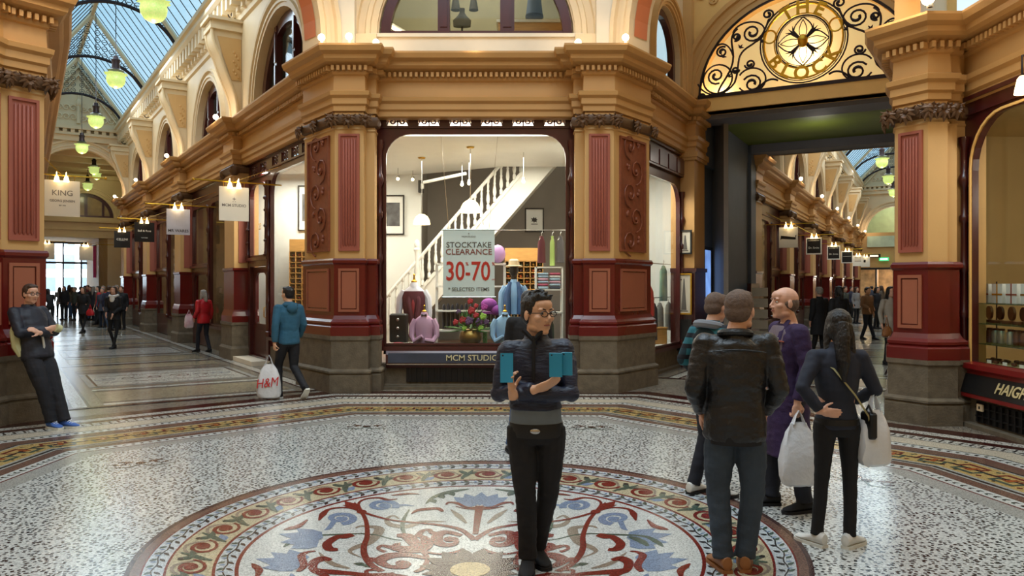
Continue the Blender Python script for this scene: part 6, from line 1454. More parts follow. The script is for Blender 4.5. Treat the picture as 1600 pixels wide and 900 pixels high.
# ------------------------------------------------------------------ people
def tmat(yaw, pitch=0, roll=0): return Matrix.Rotation(yaw, 3, 'Z') @ Matrix.Rotation(pitch, 3, 'X') @ Matrix.Rotation(roll, 3, 'Y')
def remesh(mb, name, m, parent, vox, it=3, wr=0.0, ws=9.0, seed=0.0, ms=None):
    me = bpy.data.meshes.new(name); me.from_pydata([tuple(v) for v in mb.v], [], mb.f)
    b = bmesh.new(); b.from_mesh(me); bmesh.ops.remove_doubles(b, verts=b.verts, dist=1e-5); bmesh.ops.recalc_face_normals(b, faces=b.faces); b.to_mesh(me); b.free()
    o = bpy.data.objects.new('tmp', me); COL.objects.link(o)
    r = o.modifiers.new('r', 'REMESH'); r.mode = 'VOXEL'; r.voxel_size = vox
    if it: s = o.modifiers.new('s', 'SMOOTH'); s.factor = .5; s.iterations = it
    dg = bpy.context.evaluated_depsgraph_get(); m2 = bpy.data.meshes.new_from_object(o.evaluated_get(dg)); bpy.data.objects.remove(o); bpy.data.meshes.remove(me)
    if wr:
        nrm = [v.normal.copy() for v in m2.vertices]
        for v, n in zip(m2.vertices, nrm):
            c = v.co; k = noise.noise(Vector((c.x * ws + seed, c.y * ws, c.z * ws * 1.7))) + .5 * noise.noise(Vector((c.x * ws * 2.3, c.y * ws * 2.3 + seed, c.z * ws * 4)))
            v.co = c + n * k * wr
    m2.name = name; m2.materials.clear(); m2.materials.append(m)
    m2.polygons.foreach_set('use_smooth', [True] * len(m2.polygons)); m2.update()
    return link(m2, name, parent)
DEF = dict(pelvis=(0, 0, .93), waist=(0, 0, 1.07), chest=(0, .005, 1.27), neck=(0, -.012, 1.455), head=(0, .015, 1.60), hy=0, hp=0, hr=0,
           shR=(.175, -.005, 1.40), elR=(.225, -.04, 1.13), wrR=(.235, .03, .89), shL=(-.175, -.005, 1.40), elL=(-.225, -.04, 1.13), wrL=(-.235, .03, .89),
           hipR=(.088, 0, .89), knR=(.095, .02, .49), anR=(.10, -.03, .09), hipL=(-.088, 0, .89), knL=(-.095, .02, .49), anL=(-.10, -.03, .09),
           fdR=(0, .25, -1), pdR=(-1, 0, 0), fdL=(0, .25, -1), pdL=(1, 0, 0), cuR=.5, cuL=.5, toR=-.12, toL=.12, tiR=0, tiL=0)
SKIN = mat('skin', (220, 170, 145), .5, var=.06, vs=20); SKIN2 = mat('skin_warm', (218, 168, 134), .5, var=.06, vs=20); LIP = mat('lip', (160, 92, 84), .45)
EYEW = mat('eye_white', (220, 214, 206), .25, var=0); EYEB = mat('iris', (40, 28, 22), .2, var=0)
HB = mat('black_hair', (22, 19, 20), .42, var=.35, vs=40, bump=.5, bs=120, stretch=(1, 1, .2)); HBR = mat('brown_hair', (70, 50, 38), .5, var=.3, vs=40, bump=.5, bs=120, stretch=(1, 1, .2)); HG = mat('grey_hair', (150, 144, 138), .6, var=.25, vs=40, bump=.5, bs=120); HSH = mat('cropped_hair', (104, 84, 72), .7, var=.2, vs=60, bump=.4, bs=200)
def head_mesh(mb, M, c, k=1.0, detail=True, neck=None):
    def E(p, r): q = M @ (Vector(p) * k); mb.ell((c[0] + q.x, c[1] + q.y, c[2] + q.z), [x * k for x in r], n=16, m=12, M=M)
    def T(ps, rs): mb.tube([Vector(c) + M @ (Vector(p) * k) for p in ps], [x * k for x in rs], 8)
    E((0, -.012, .035), (.076, .096, .084)); E((0, .018, -.028), (.064, .074, .084)); E((0, .026, -.072), (.050, .056, .044)); E((0, .066, -.096), (.024, .020, .018))
    E((0, .05, .055), (.055, .045, .04))
    if detail:
        T([(0, .082, .022), (0, .094, .0), (0, .108, -.026)], [.009, .010, .013]); E((.012, .098, -.033), (.010, .012, .008)); E((-.012, .098, -.033), (.010, .012, .008))
        for s in (-1, 1):
            E((s * .030, .076, .030), (.026, .014, .009)); E((s * .042, .058, -.020), (.024, .026, .022)); E((s * .078, -.006, -.006), (.009, .019, .031)); E((s * .045, .01, -.075), (.02, .04, .025))
        E((0, .080, -.052), (.022, .013, .007)); E((0, .079, -.066), (.020, .013, .008))
    if neck is not None:
        a = Vector(c) + M @ (Vector((0, -.018, -.05)) * k); mb.tube([Vector(neck) + Vector((0, 0, -.05)), Vector(neck), a, a + Vector((0, 0, .04))], [.075 * k, .058 * k, .052 * k, .05 * k], 14)
def hand_mesh(mb, w, fd, pd, k=1.0, curl=.5, thumb=1, fing=True, spread=.006):
    f = Vector(fd).normalized(); p = Vector(pd); p = (p - f * p.dot(f)).normalized(); s = f.cross(p) * thumb; w = Vector(w)
    pc = w + f * .052 * k
    M = Matrix((s, f, p)).transposed()
    mb.ell(pc, (.040 * k, .056 * k, .017 * k), n=12, m=8, M=M); mb.ell(w + f * .07 * k + s * .002, (.040 * k, .034 * k, .015 * k), n=12, m=8, M=M); mb.tube([w - f * .03 * k, w + f * .03 * k], [.027 * k, .026 * k], 10)
    if not fing: mb.ell(w + f * .12 * k + p * .02 * k, (.036 * k, .045 * k, .016 * k), n=10, m=6, M=M); return
    for i, (o_, l) in enumerate(((.031, .070), (.011, .080), (-.010, .075), (-.030, .060))):
        b = w + f * (.094 - abs(o_ - .005) * .12) * k + s * o_ * k; d = (f + s * (o_ * spread * 60 * .3)).normalized(); pts = [b - f * .02 * k, b]; a = 0
        for j, q in enumerate((.42, .32, .26)):
            a += curl * (.7, 1.0, .7)[j]; d2 = d * cos(a) + p * sin(a); b = b + d2 * l * q * k; pts.append(b)
        mb.tube(pts, [.0095 * k, .0098 * k, .009 * k, .0082 * k, .0062 * k], 8)
    b = w + f * .022 * k + s * .030 * k; d = (s * .75 + f * .65 + p * .25).normalized(); m1 = b + d * .038 * k; d2 = (s * .35 + f * .85 + p * (.3 + curl * .4)).normalized(); m2 = m1 + d2 * .030 * k
    mb.tube([b - d * .02 * k, b, m1, m2, m2 + (d2 + p * curl * .4) * .022 * k], [.014 * k, .014 * k, .0115 * k, .010 * k, .007 * k], 8)
def interp(path, t):
    L = [0]; 
    for i in range(1, len(path)): L.append(L[-1] + (Vector(path[i]) - Vector(path[i - 1])).length)
    d = t * L[-1]
    for i in range(1, len(path)):
        if d <= L[i] or i == len(path) - 1: u = (d - L[i - 1]) / max(L[i] - L[i - 1], 1e-6); return Vector(path[i - 1]).lerp(Vector(path[i]), u)
def torso(mb, J, secs, n=20):
    """secs: (t along pelvis-waist-chest-neck, rx, ry[, dy])"""
    path = [J['pelvis'], J['waist'], J['chest'], J['neck']]; hx = (Vector(J['hipR']) - Vector(J['hipL'])); sx = (Vector(J['shR']) - Vector(J['shL'])); hx.z *= .5; sx.z *= .7; hx.normalize(); sx.normalize(); rings = []
    up = (Vector(J['neck']) - Vector(J['pelvis'])).normalized()
    for q in secs:
        t, rx, ry = q[:3]; dy = q[3] if len(q) > 3 else 0
        c = interp(path, max(0, min(1, t))); 
        if t < 0: c = c + (Vector(path[0]) - Vector(path[1])).normalized() * (-t)
        x = hx.lerp(sx, max(0, min(1, t))).normalized(); y = up.cross(x).normalized(); c = c + y * dy
        rings.append([c + x * rx * (abs(cos(a)) ** .85 * (1 if cos(a) > 0 else -1)) + y * ry * sin(a) for a in [2 * pi * i / n for i in range(n)]])
    mb.loft(rings, 0, True, True, True)
def shoe(root, an, yaw, m_up, m_sole, k=1.0, tip=0.0, floor=True, lace=None):
    M = Matrix.Rotation(yaw, 3, 'Z') @ Matrix.Rotation(tip, 3, 'X'); a = Vector(an)
    base = Vector((a.x, a.y, 0.0)) if tip == 0 else a - M @ Vector((0, 0, .085 * k))
    def R(y, hw, h0, h1, n=12):
        rg = []
        for i in range(n):
            t = 2 * pi * i / n; x = hw * cos(t); z = (h0 + h1) / 2 + (h1 - h0) / 2 * sin(t) * (1 if sin(t) > 0 else .98); q = M @ (Vector((x, y, z)) * k) + base; rg.append(tuple(q))
        return rg
    mb = MB(); mb.loft([R(-.075, .012, .03, .06), R(-.068, .032, .018, .10), R(-.04, .039, .018, .115), R(0, .040, .018, .11), R(.045, .042, .018, .088), R(.09, .047, .018, .068), R(.135, .047, .018, .054), R(.170, .036, .02, .046), R(.188, .012, .024, .036)], smooth=True)
    o = mb.build('shoe', m_up, root, local=True)
    mb = MB(); ol = [(-.030, -.07), (.030, -.07), (.040, -.03), (.041, .03), (.049, .09), (.048, .14), (.034, .18), (.0, .197), (-.034, .18), (-.048, .14), (-.049, .09), (-.041, .03), (-.040, -.03)]
    mb.prism([(x * 1.04, y * 1.02) for x, y in ol], [], 0, .024, lambda u, v, d: tuple(M @ (Vector((u, v, d)) * k) + base)); mb.build('sole', m_sole, o, local=True)
    if lace:
        mb = MB()
        for j in range(4): y = .03 + j * .024; z = .097 - j * .011; mb.tube([tuple(M @ (Vector((x, y + abs(x) * .2, z - abs(x) * .35)) * k) + base) for x in (-.026, 0, .026)], .004, 5)
        mb.build('lace', lace, o, local=True)
def figure(label, loc, yaw, h=1.72, pose=None, skin=SKIN, hair='short', hm=HB, top=NAV, trou=BLACK, shoem=BLACK, solem=BLACK, vox=.012, fine=False, hem=.06, slim=1.0, bulk=1.0, tslim=1.0, coat=None, lace=None, extra=None, collar=True, hk=1.0, wr=.004, under=None, open_=None, sex='m', tw=.16):
    J = dict(DEF); k = h / 1.74
    if pose: J.update(pose)
    for q in ('shR', 'shL'): J[q] = (J[q][0], J[q][1], J[q][2] - .018)
    for q in list(J):
        if isinstance(J[q], tuple) and q[:2] not in ('fd', 'pd'): J[q] = tuple(v * k for v in J[q])
    root = thing('person', label, 'person', loc, yaw); W_ = 1.0 if sex == 'm' else .9
    Mh = tmat(J['hy'], J['hp'], J['hr']); hc = Vector(J['head']); hk = hk * (.97 if sex == 'm' else .93)
    # the body
    mb = MB(); K = k * slim * W_
    torso(mb, J, [(0, .15 * K, .10 * K), (.22, .135 * K, .10 * K), (.55, .16 * K, .115 * K), (.80, .16 * K, .095 * K), (.93, .10 * K, .075 * K), (1, .06 * K, .06 * K)])
    head_mesh(mb, Mh, hc, hk, True, J['neck'])
    for s in 'RL':
        mb.tube([J['sh' + s], Vector(J['sh' + s]).lerp(Vector(J['el' + s]), .5), J['el' + s], Vector(J['el' + s]).lerp(Vector(J['wr' + s]), .3), J['wr' + s]], [.050 * K, .046 * K, .038 * K, .038 * K, .026 * K], 12); mb.ell(J['sh' + s], (.05 * K,) * 3)
        mb.tube([Vector(J['hip' + s]) + Vector((0, 0, .03)), J['hip' + s], Vector(J['hip' + s]).lerp(Vector(J['kn' + s]), .5), J['kn' + s], Vector(J['kn' + s]).lerp(Vector(J['an' + s]), .35), J['an' + s]], [.075 * K, .076 * K, .062 * K, .042 * K, .042 * K, .030 * K], 12)
        hand_mesh(mb, J['wr' + s], J['fd' + s], J['pd' + s], k * (.98 if sex == 'm' else .9), J['cu' + s], 1 if s == 'L' else -1, fine or vox < .013)
    remesh(mb, 'body', skin, root, min(vox, .0052) if fine else vox, 2 if fine else 1)
    # face
    if vox < .013 or fine:
        for s in (-1, 1):
            e = hc + Mh @ (Vector((s * .031, .0745, .008)) * hk); mb = MB(); mb.ell(e, (.0145 * hk, .0095 * hk, .0075 * hk), n=10, m=8, M=Mh); eo = mb.build('eye', EYEW, root, local=True)
            mb = MB(); mb.ell(hc + Mh @ (Vector((s * .031, .0825, .008)) * hk), (.0062 * hk, .004 * hk, .0062 * hk), n=8, m=6, M=Mh); mb.build('iris', EYEB, eo, local=True)
            mb = MB(); mb.tube([hc + Mh @ (Vector(p) * hk) for p in ((s * .014, .089, .029), (s * .030, .088, .034), (s * .048, .076, .029))], [.003, .0042, .002], 6); mb.build('eyebrow', hm, root, local=True)
        mb = MB(); mb.tube([hc + Mh @ (Vector(p) * hk) for p in ((-.022, .084, -.059), (-.008, .0935, -.0575), (.008, .0935, -.0575), (.022, .084, -.059))], [.002, .0050, .0050, .002], 8); mb.build('lips', LIP, root, local=True)
    # hair
    mb = MB(); c = hc
    def E(p, r): q = Mh @ (Vector(p) * hk); mb.ell(c + q, [x * hk for x in r], n=16, m=10, M=Mh)
    if hair in ('short', 'spiky', 'long', 'bob', 'tail'):
        E((0, -.024, .046), (.084, .096, .086)); E((0, -.045, .0), (.079, .072, .072)); E((.064, -.012, .035), (.018, .046, .045)); E((-.064, -.012, .035), (.018, .046, .045))
        E((0, .035, .096), (.062, .05, .028))
    if hair == 'spiky':
        rnd = random.Random(11)
        for i in range(46):
            a = rnd.uniform(-pi, pi); rr = rnd.uniform(0, 1); p = Vector((.062 * rr * sin(a), -.005 + .075 * rr * cos(a), .105 - .03 * rr * rr)); d = Vector((p.x * .6, .03 + p.y * .3, .055)); d.normalize()
            mb.tube([c + Mh @ (p * hk), c + Mh @ ((p + d * .022) * hk), c + Mh @ ((p + d * .045 + Vector((0, .008, 0))) * hk)], [.014, .012, .004], 6)
    if hair == 'crop': E((0, -.045, .0), (.0765, .066, .070)); E((.058, -.02, .0), (.021, .05, .04)); E((-.058, -.02, .0), (.021, .05, .04))
    if hair in ('long', 'bob'):
        L_ = .26 if hair == 'long' else .10
        E((0, -.06, -.02), (.086, .055, .10)); E((.066, -.01, -.01), (.022, .05, .075)); E((-.066, -.01, -.01), (.022, .05, .075))
        mb.tube([c + Mh @ (Vector(p) * hk) for p in ((0, -.07, .02), (0, -.085, -.08), (0, -.09, -.14 - L_ * .4), (0, -.085, -.12 - L_))], [.075, .082, .075, .03], 14, flat=.55)
        for s in (-1, 1): mb.tube([c + Mh @ (Vector(p) * hk) for p in ((s * .06, .0, .05), (s * .078, -.01, -.05), (s * .08, -.02, -.10 - L_ * .4), (s * .06, .0, -.08 - L_ * .9))], [.025, .026, .028, .010], 8)
    if mb.v: remesh(mb, 'hair', hm, root, .006 if fine else max(vox * .8, .009), 1, .0022, 45)
    # upper clothing
    mb = MB(); b = bulk; ya = J.get('openy', 0)
    if coat:
        mb_secs = [(-coat, .20 * K * b, .16 * K * b), (-coat * .5, .185 * K * b, .15 * K * b), (0, .172 * K * b, .135 * K * b)]
    else: mb_secs = [(-hem - .02, .160 * K * b, .118 * K * b), (-hem + .01, .172 * K * b, .128 * K * b), (0, .168 * K * b, .125 * K * b)]
    if hem < 0: mb_secs = [(-hem, .160 * K * b, .124 * K * b)]
    mb_secs += [(.25, .152 * K * b, .122 * K * b), (.42, .165 * K * b, .132 * K * b), (.60, .182 * K * b, .134 * K * b), (.78, .188 * K * b, .118 * K * b), (.90, .145 * K * b, .10 * K * b), (.975, .088 * K, .083 * K)]
    if sex == 'f': mb_secs[-6] = (.25, .132 * K * b, .108 * K * b)
    torso(mb, J, mb_secs)
    for s in 'RL':
        e, w_ = Vector(J['el' + s]), Vector(J['wr' + s]); sh = Vector(J['sh' + s])
        mb.ell(sh, (.070 * K * b,) * 3); mb.ell(sh.lerp(Vector(J['neck']), .35) + Vector((0, 0, -.012 * k)), (.085 * K * b, .066 * K * b, .055 * K * b))
        mb.tube([sh, sh.lerp(e, .5), e, e.lerp(w_, .35), e.lerp(w_, .93)], [.068 * K * b, .063 * K * b, .055 * K * b, .054 * K * b, .042 * K * b], 14)
        mb.ell(e, (.056 * K * b,) * 3)
    if collar:
        n_ = Vector(J['neck']); mb.tube([n_ + Vector((0, -.005, -.03)), n_ + Vector((0, -.004, .035 * k))], [.085 * K, .070 * K], 14)
    remesh(mb, 'jacket' if sex == 'm' else 'top', top, root, vox * .8, 3, wr, 9, loc[0])
    # trousers
    mb = MB(); T_ = tslim
    torso(mb, J, [(-.12 * k, .13 * K, .10 * K), (-.05 * k, .165 * K, .122 * K), (0, .160 * K, .118 * K), (tw, .146 * K, .110 * K)])
    for s in 'RL':
        hp, kn, an = Vector(J['hip' + s]), Vector(J['kn' + s]), Vector(J['an' + s])
        mb.tube([hp + Vector((0, 0, .02)), hp + Vector((0, 0, -.03)), hp.lerp(kn, .5), kn, kn.lerp(an, .5), kn.lerp(an, .92), kn.lerp(an, 1.02)], [.088 * K, .096 * K, .084 * K * T_, .066 * K * T_, .060 * K * T_, .056 * K * T_, .060 * K * T_], 14)
    remesh(mb, 'trousers', trou, root, vox * .8, 2, wr * .8, 11, loc[1])
    shoe(root, J['anR'], J['toR'], shoem, solem, k, J['tiR'], lace=lace); shoe(root, J['anL'], J['toL'], shoem, solem, k, J['tiL'], lace=lace)
    if extra: extra(root, J, k, Mh, hc, hk)
    return root
def spectacles(root, Mh, hc, hk, m=BLACK):
    mb = MB(); T = lambda p: hc + Mh @ (Vector(p) * hk)
    for s in (-1, 1):
        q = [(s * .031 + .024 * cos(a) * (1.0), .100 - abs(cos(a)) * .0, .006 + .0155 * sin(a)) for a in [2 * pi * i / 16 for i in range(16)]]
        mb.tube([T(p) for p in q], .0026, 5, closed=True); mb.tube([T((s * .055, .100, .012)), T((s * .074, .085, .012)), T((s * .080, .0, .008))], .0026, 5)
    mb.tube([T((-.008, .102, .010)), T((.008, .102, .010))], .0026, 5); mb.build('glasses', m, root, local=True)
LEATH = mat('black_leather', (26, 26, 28), .36, var=.3, vs=5, bump=.25, bs=60); JEAN = mat('washed_dark_jeans', (54, 66, 80), .85, var=.25, vs=5, bump=.2, bs=200); JEANB = mat('blue_jeans', (70, 96, 136), .85, var=.3, vs=5, bump=.2, bs=200); JEAND = mat('navy_jeans', (30, 34, 46), .85, var=.2, vs=6)
PUFF = mat('navy_puffer', (26, 32, 54), .45, var=.25, vs=7, bump=.4, bs=25, stretch=(1, 1, 3)); GREYT = mat('grey_tshirt', (112, 124, 136), .85, var=.08); BLK = mat('black_cloth', (22, 22, 26), .8, var=.2, vs=6); PURP = mat('aubergine_wool', (50, 30, 72), .8, var=.15, vs=6, bump=.2, bs=120)
TAN = mat('tan_leather', (150, 98, 56), .5); WHL = mat('white_leather', (222, 222, 218), .45, var=.06); TEAL = mat('teal_jersey', (44, 92, 118), .85, var=.12, vs=6); BLUES = mat('blue_canvas', (66, 104, 178), .7); RUB = mat('white_rubber', (222, 222, 214), .5)
BAGW = mat('white_plastic', (226, 228, 232), .35, var=.06, vs=8, bump=.5, bs=14, coat=.3); CASE = mat('turquoise_case', (40, 148, 188), .4, var=.05); REDP = mat('red_quilted', (192, 28, 40), .5, var=.15, vs=8)
def plaid(name, a, b, c):
    m = bpy.data.materials.new(name); m.use_nodes = True; nt = m.node_tree; N = nt.nodes; L = nt.links; t = N.new('ShaderNodeTexCoord'); s_ = N.new('ShaderNodeSeparateXYZ'); L.new(t.outputs['Object'], s_.inputs[0]); o_ = []
    for ax in (1, 2):
        mu = N.new('ShaderNodeMath'); mu.operation = 'MULTIPLY'; mu.inputs[1].default_value = 11; L.new(s_.outputs[ax], mu.inputs[0]); fr = N.new('ShaderNodeMath'); fr.operation = 'FRACT'; L.new(mu.outputs[0], fr.inputs[0]); lt = N.new('ShaderNodeMath'); lt.operation = 'LESS_THAN'; lt.inputs[1].default_value = .42; L.new(fr.outputs[0], lt.inputs[0]); o_.append(lt)
    m1 = N.new('ShaderNodeMix'); m1.data_type = 'RGBA'; m1.inputs[6].default_value = rgb(a); m1.inputs[7].default_value = rgb(b); L.new(o_[0].outputs[0], m1.inputs[0])
    m2 = N.new('ShaderNodeMix'); m2.data_type = 'RGBA'; m2.inputs[7].default_value = rgb(c); L.new(o_[1].outputs[0], m2.inputs[0]); L.new(m1.outputs[2], m2.inputs[6]); L.new(m2.outputs[2], N['Principled BSDF'].inputs['Base Color']); N['Principled BSDF'].inputs['Roughness'].default_value = .85; return m
def phone(label, root, c, w_, h, rz, tilt=0.0):
    """c is given in the holder's own frame"""
    p = wm(root) @ Vector(c); o = thing('phone', label, 'phone', tuple(p), root.rotation_euler.z + rz); M = Matrix.Rotation(tilt, 3, 'X')
    mb = MB(); mb.box((0, 0, 0), (w_, .012, h), M=M); mb.build('case', CASE, o, local=True); mb = MB(); q = M @ Vector((0, -.007, 0)); mb.box(q, (w_ * .9, .002, h * .92), M=M); mb.build('screen', BLACK, o, local=True)
    mb = MB(); q = M @ Vector((w_ * .3, .0065, h * .42)); mb.ell(q, (.005, .002, .005), n=8, m=4); mb.build('camera', BLACK, o, local=True)
def bag(label, loc, w_, d_, h, rz, m=BAGW, print_=None, hook=.12, name='shopping_bag', folds=.02):
    t = thing(name, label, 'bag', loc, rz); mb = MB(); rings = []; rnd = random.Random(int(abs(loc[0]) * 100)); n = 24
    for z, kx, ky in ((0, .55, .5), (.02, .9, .9), (h * .15, 1.0, 1.0), (h * .4, .98, 1.0), (h * .65, .9, .8), (h * .85, .72, .5), (h * .95, .5, .3), (h, .42, .22)):
        rings.append([(w_ / 2 * kx * abs(cos(a)) ** .6 * (1 if cos(a) > 0 else -1) + folds * noise.noise(Vector((cos(a) * 2 + loc[0], sin(a) * 2, z * 9))), d_ / 2 * ky * abs(sin(a)) ** .6 * (1 if sin(a) > 0 else -1) + folds * noise.noise(Vector((cos(a) * 2, sin(a) * 2 + 5, z * 9))), z + folds * .6 * noise.noise(Vector((cos(a) * 3, sin(a) * 3, z)))) for a in [2 * pi * i / n for i in range(n)]])
    mb.loft(rings, 0, True, True, True); mb.build('pouch', m, t, local=True)
    for s in (-1, 1):
        mb = MB(); mb.tube([(-w_ * .16, s * .015, h - .01), (-w_ * .08, s * .01, h + hook * .6), (0, s * .008, h + hook), (w_ * .08, s * .01, h + hook * .6), (w_ * .16, s * .015, h - .01)], [.016, .010, .007, .010, .016], 6, flat=.35); mb.build('handle', m, t, local=True)
    if print_:
        me = text_mesh(print_[0], print_[1], .003, off=0, sx=.8); me.materials.clear(); me.materials.append(print_[2]); 
        M = Matrix.Translation((0, -d_ / 2 - .012, h * .47)) @ Matrix.Rotation(pi / 2, 4, 'X') @ Matrix.Rotation(.12, 4, 'Z') @ Matrix(((1, .25, 0, 0), (0, 1, 0, 0), (0, 0, 1, 0), (0, 0, 0, 1)))
        me.transform(M); link(me, 'lettering', t)
    return t

# 1 the man with crossed arms and phones, front centre
def ex1(root, J, k, Mh, hc, hk):
    spectacles(root, Mh, hc, hk)
    mb = MB(); torso(mb, J, [(-.06, .150, .120), (.0, .158, .124), (.12, .152, .121), (.3, .135, .112), (.5, .13, .11)]); remesh(mb, 'tshirt', GREYT, root, .01, 2, .004, 9)
    mb = MB(); torso(mb, J, [(-.075, .160, .126), (-.03, .164, .129), (.012, .160, .126)]); mb.build('belt', BLACK, root, local=True)
    mb = MB(); mb.ell((-.01, .130, .85), (.030, .010, .018)); mb.build('belt_buckle', CHROME, root, local=True)
    mb = MB(); mb.tube([(-.06, .10, 1.44), (0, .115, 1.38), (.06, .10, 1.44)], .016, 8); mb.tube([(0, .125, 1.40), (0, .135, 1.15)], .012, 6); mb.build('shirt_front', BLK, root, local=True)
p1 = dict(pelvis=(-.02, 0, .90), waist=(-.015, .0, 1.04), chest=(-.02, .0, 1.24), neck=(-.02, .0, 1.42), head=(-.03, .045, 1.565), hy=.62, hp=-.02, shR=(.15, .02, 1.355), elR=(.205, .05, 1.09), wrR=(-.01, .235, 1.135), fdR=(-.85, .25, .38), pdR=(-.1, -.5, .8), cuR=.25,
          shL=(-.185, .0, 1.365), elL=(-.225, .10, 1.09), wrL=(.125, .215, 1.10), fdL=(.12, .22, .9), pdL=(-.7, .3, .1), cuL=.55, hipR=(.07, 0, .86), hipL=(-.11, 0, .86), knR=(.045, .05, .47), knL=(-.095, -.02, .46), anR=(.03, .02, .09), anL=(-.03, -.14, .10), toR=-.1, toL=.3)
f1 = figure('man in black glasses and navy puffer jacket, arms crossed, holding phones on the mosaic', (.125, 4.6, 0), pi, 1.70, p1, SKIN2, 'spiky', HB, PUFF, BLK, BLK, BLK, .010, True, hem=-.17, tw=.0, hk=1.07, bulk=1.02, wr=.007, extra=ex1)
phone('turquoise phone held up in the crossed-arm man\'s hand nearest the banner', f1, (.155, .265, 1.235), .072, .165, 0, .1)
phone('turquoise phone at the crossed-arm man\'s other hand, nearer his chest', f1, (-.12, .30, 1.255), .072, .135, -.15, -.1)
phone('turquoise phone at the crossed-arm man\'s other hand, nearer the pillar', f1, (-.185, .285, 1.26), .058, .13, -.2, -.1)
# 2 person behind him
figure('person in black jacket and light blue jeans mostly hidden behind the man with crossed arms', (.17, 7.85, 0), .0, 1.66, dict(knL=(-.13, .0, .48), anL=(-.19, -.06, .09), elL=(-.22, .05, 1.12), wrL=(-.12, .15, 1.0), elR=(.22, .05, 1.12), wrR=(.12, .15, 1.0)), SKIN2, 'short', HB, BLK, JEANB, BLK, BLK, .012)
# 3 man in the leather jacket
def ex3(root, J, k, Mh, hc, hk):
    mb = MB(); n_ = Vector(J['neck'])
    mb.tube([n_ + Vector((.085 * cos(a), -.005 + .075 * sin(a), .01 + .012 * sin(a) * -1)) for a in [2 * pi * i / 16 for i in range(16)]], .022, 8, closed=True); mb.build('collar', LEATH, root, local=True)
    mb = MB(); torso(mb, J, [(-.135, .172 * k, .135 * k), (-.085, .174 * k, .137 * k)]); mb.build('waistband', BLK, root, local=True)
    mb = MB(); q = []
    for t in [-1 + i / 8 for i in range(17)]: q.append((.16 * t, -.118 - .012 * (1 - t * t), 1.31 + .015 * (1 - t * t)))
    mb.tube(q, .004, 5); mb.build('yoke_seam', LEATH, root, local=True)
p3 = dict(head=(.035, .03, 1.60), hy=-.45, elR=(.26, -.03, 1.13), wrR=(.20, .14, .96), elL=(-.25, -.05, 1.12), wrL=(-.19, .12, .96), knR=(.11, .02, .49), anR=(.06, .0, .09), knL=(-.10, .02, .49), anL=(-.075, -.03, .09), shR=(.19, 0, 1.41), shL=(-.18, 0, 1.41), toL=.3)
figure('man in black leather jacket and dark jeans with his back turned', (1.335, 4.6, 0), -.15, 1.68, p3, SKIN, 'short', HSH, LEATH, JEAN, TAN, TAN, .010, True, hem=.10, bulk=1.12, tslim=1.12, hk=1.05, wr=.008, extra=ex3)
# 4 man in plaid
def ex4(root, J, k, Mh, hc, hk):
    mb = MB(); n_ = Vector(J['neck']); mb.tube([n_ + Vector((.10 * cos(a), -.03 + .09 * sin(a), -.01 - .02 * sin(a))) for a in [2 * pi * i / 16 for i in range(16)]], .032, 8, closed=True); mb.build('hood', mat('grey_jersey', (130, 134, 142), .85), root, local=True)
PLAID = plaid('teal_plaid', (26, 50, 60), (44, 110, 124), (20, 24, 34))
figure('man in teal plaid jacket with grey hood, half hidden behind the leather jacket', (1.62, 6.2, 0), -1.0, 1.66, dict(head=(0, .05, 1.59), hp=-.15, elL=(-.28, -.06, 1.14), wrL=(-.20, .12, .98), elR=(.26, .0, 1.12), wrR=(.16, .2, 1.02), anL=(-.14, -.08, .09)), SKIN, 'short', HSH, PLAID, JEAND, WHL, BLK, .011, False, hem=.08, bulk=1.06, extra=ex4, lace=WHL)
# 5 man in the long aubergine coat
def ex5(root, J, k, Mh, hc, hk):
    mb = MB(); torso(mb, J, [(0, .125 * k, .10 * k), (.3, .125 * k, .10 * k), (.6, .14 * k, .11 * k), (.85, .13 * k, .09 * k), (.95, .08, .075)]); 
    for v in range(len(mb.v)): mb.v[v] = (mb.v[v][0], mb.v[v][1] + .045, mb.v[v][2])
    remesh(mb, 'tshirt', mat('mauve_grey_tshirt', (118, 104, 114), .85), root, .01, 2, .003)
    t = MB(); t.box((-.055, .135, 1.245), (.07, .03, .13), .25); t.build('shirt_print', WHL, root, local=True)
    mb = MB()
    for s in (-1, 1): mb.tube([(s * .05, .02, 1.47 * k), (s * .075, .10, 1.38 * k), (s * .075, .145, 1.22 * k), (s * .085, .15, 1.05 * k)], [.022, .028, .03, .012], 8, flat=.4)
    mb.build('lapel', PURP, root, local=True); mb = MB(); mb.tube([(-.13, .10, 1.28), (-.10, .125, 1.285)], .006, 5); mb.build('pocket_square', SALMON, root, local=True)
COATJ = dict(elL=(-.235, -.03, 1.12), wrL=(-.235, .05, .86), fdL=(0, .1, -1), cuL=1.3, elR=(.24, -.05, 1.13), wrR=(.20, .12, .98), hy=.02, hp=.05, head=(0, .03, 1.60), knR=(.10, .06, .50), anR=(.11, .08, .09), knL=(-.10, .0, .49), anL=(-.11, -.08, .09))
f5 = figure('balding man in a long aubergine coat standing in profile with a white plastic bag', (2.10, 5.85, 0), 1.72, 1.70, COATJ, SKIN, 'crop', HSH, PURP, JEAND, BLK, BLK, .010, True, coat=.50, bulk=1.02, slim=1.0, tslim=1.12, hk=1.06, wr=.006, extra=ex5, collar=False)
hw = wm(f5) @ (Vector((-.235, .06, .86)) * (1.70 / 1.74))
bag('white plastic carrier bag hanging from the hand of the man in the long coat', (hw.x + .01, hw.y - .02, hw.z - .60), .27, .14, .46, .05, hook=.09)
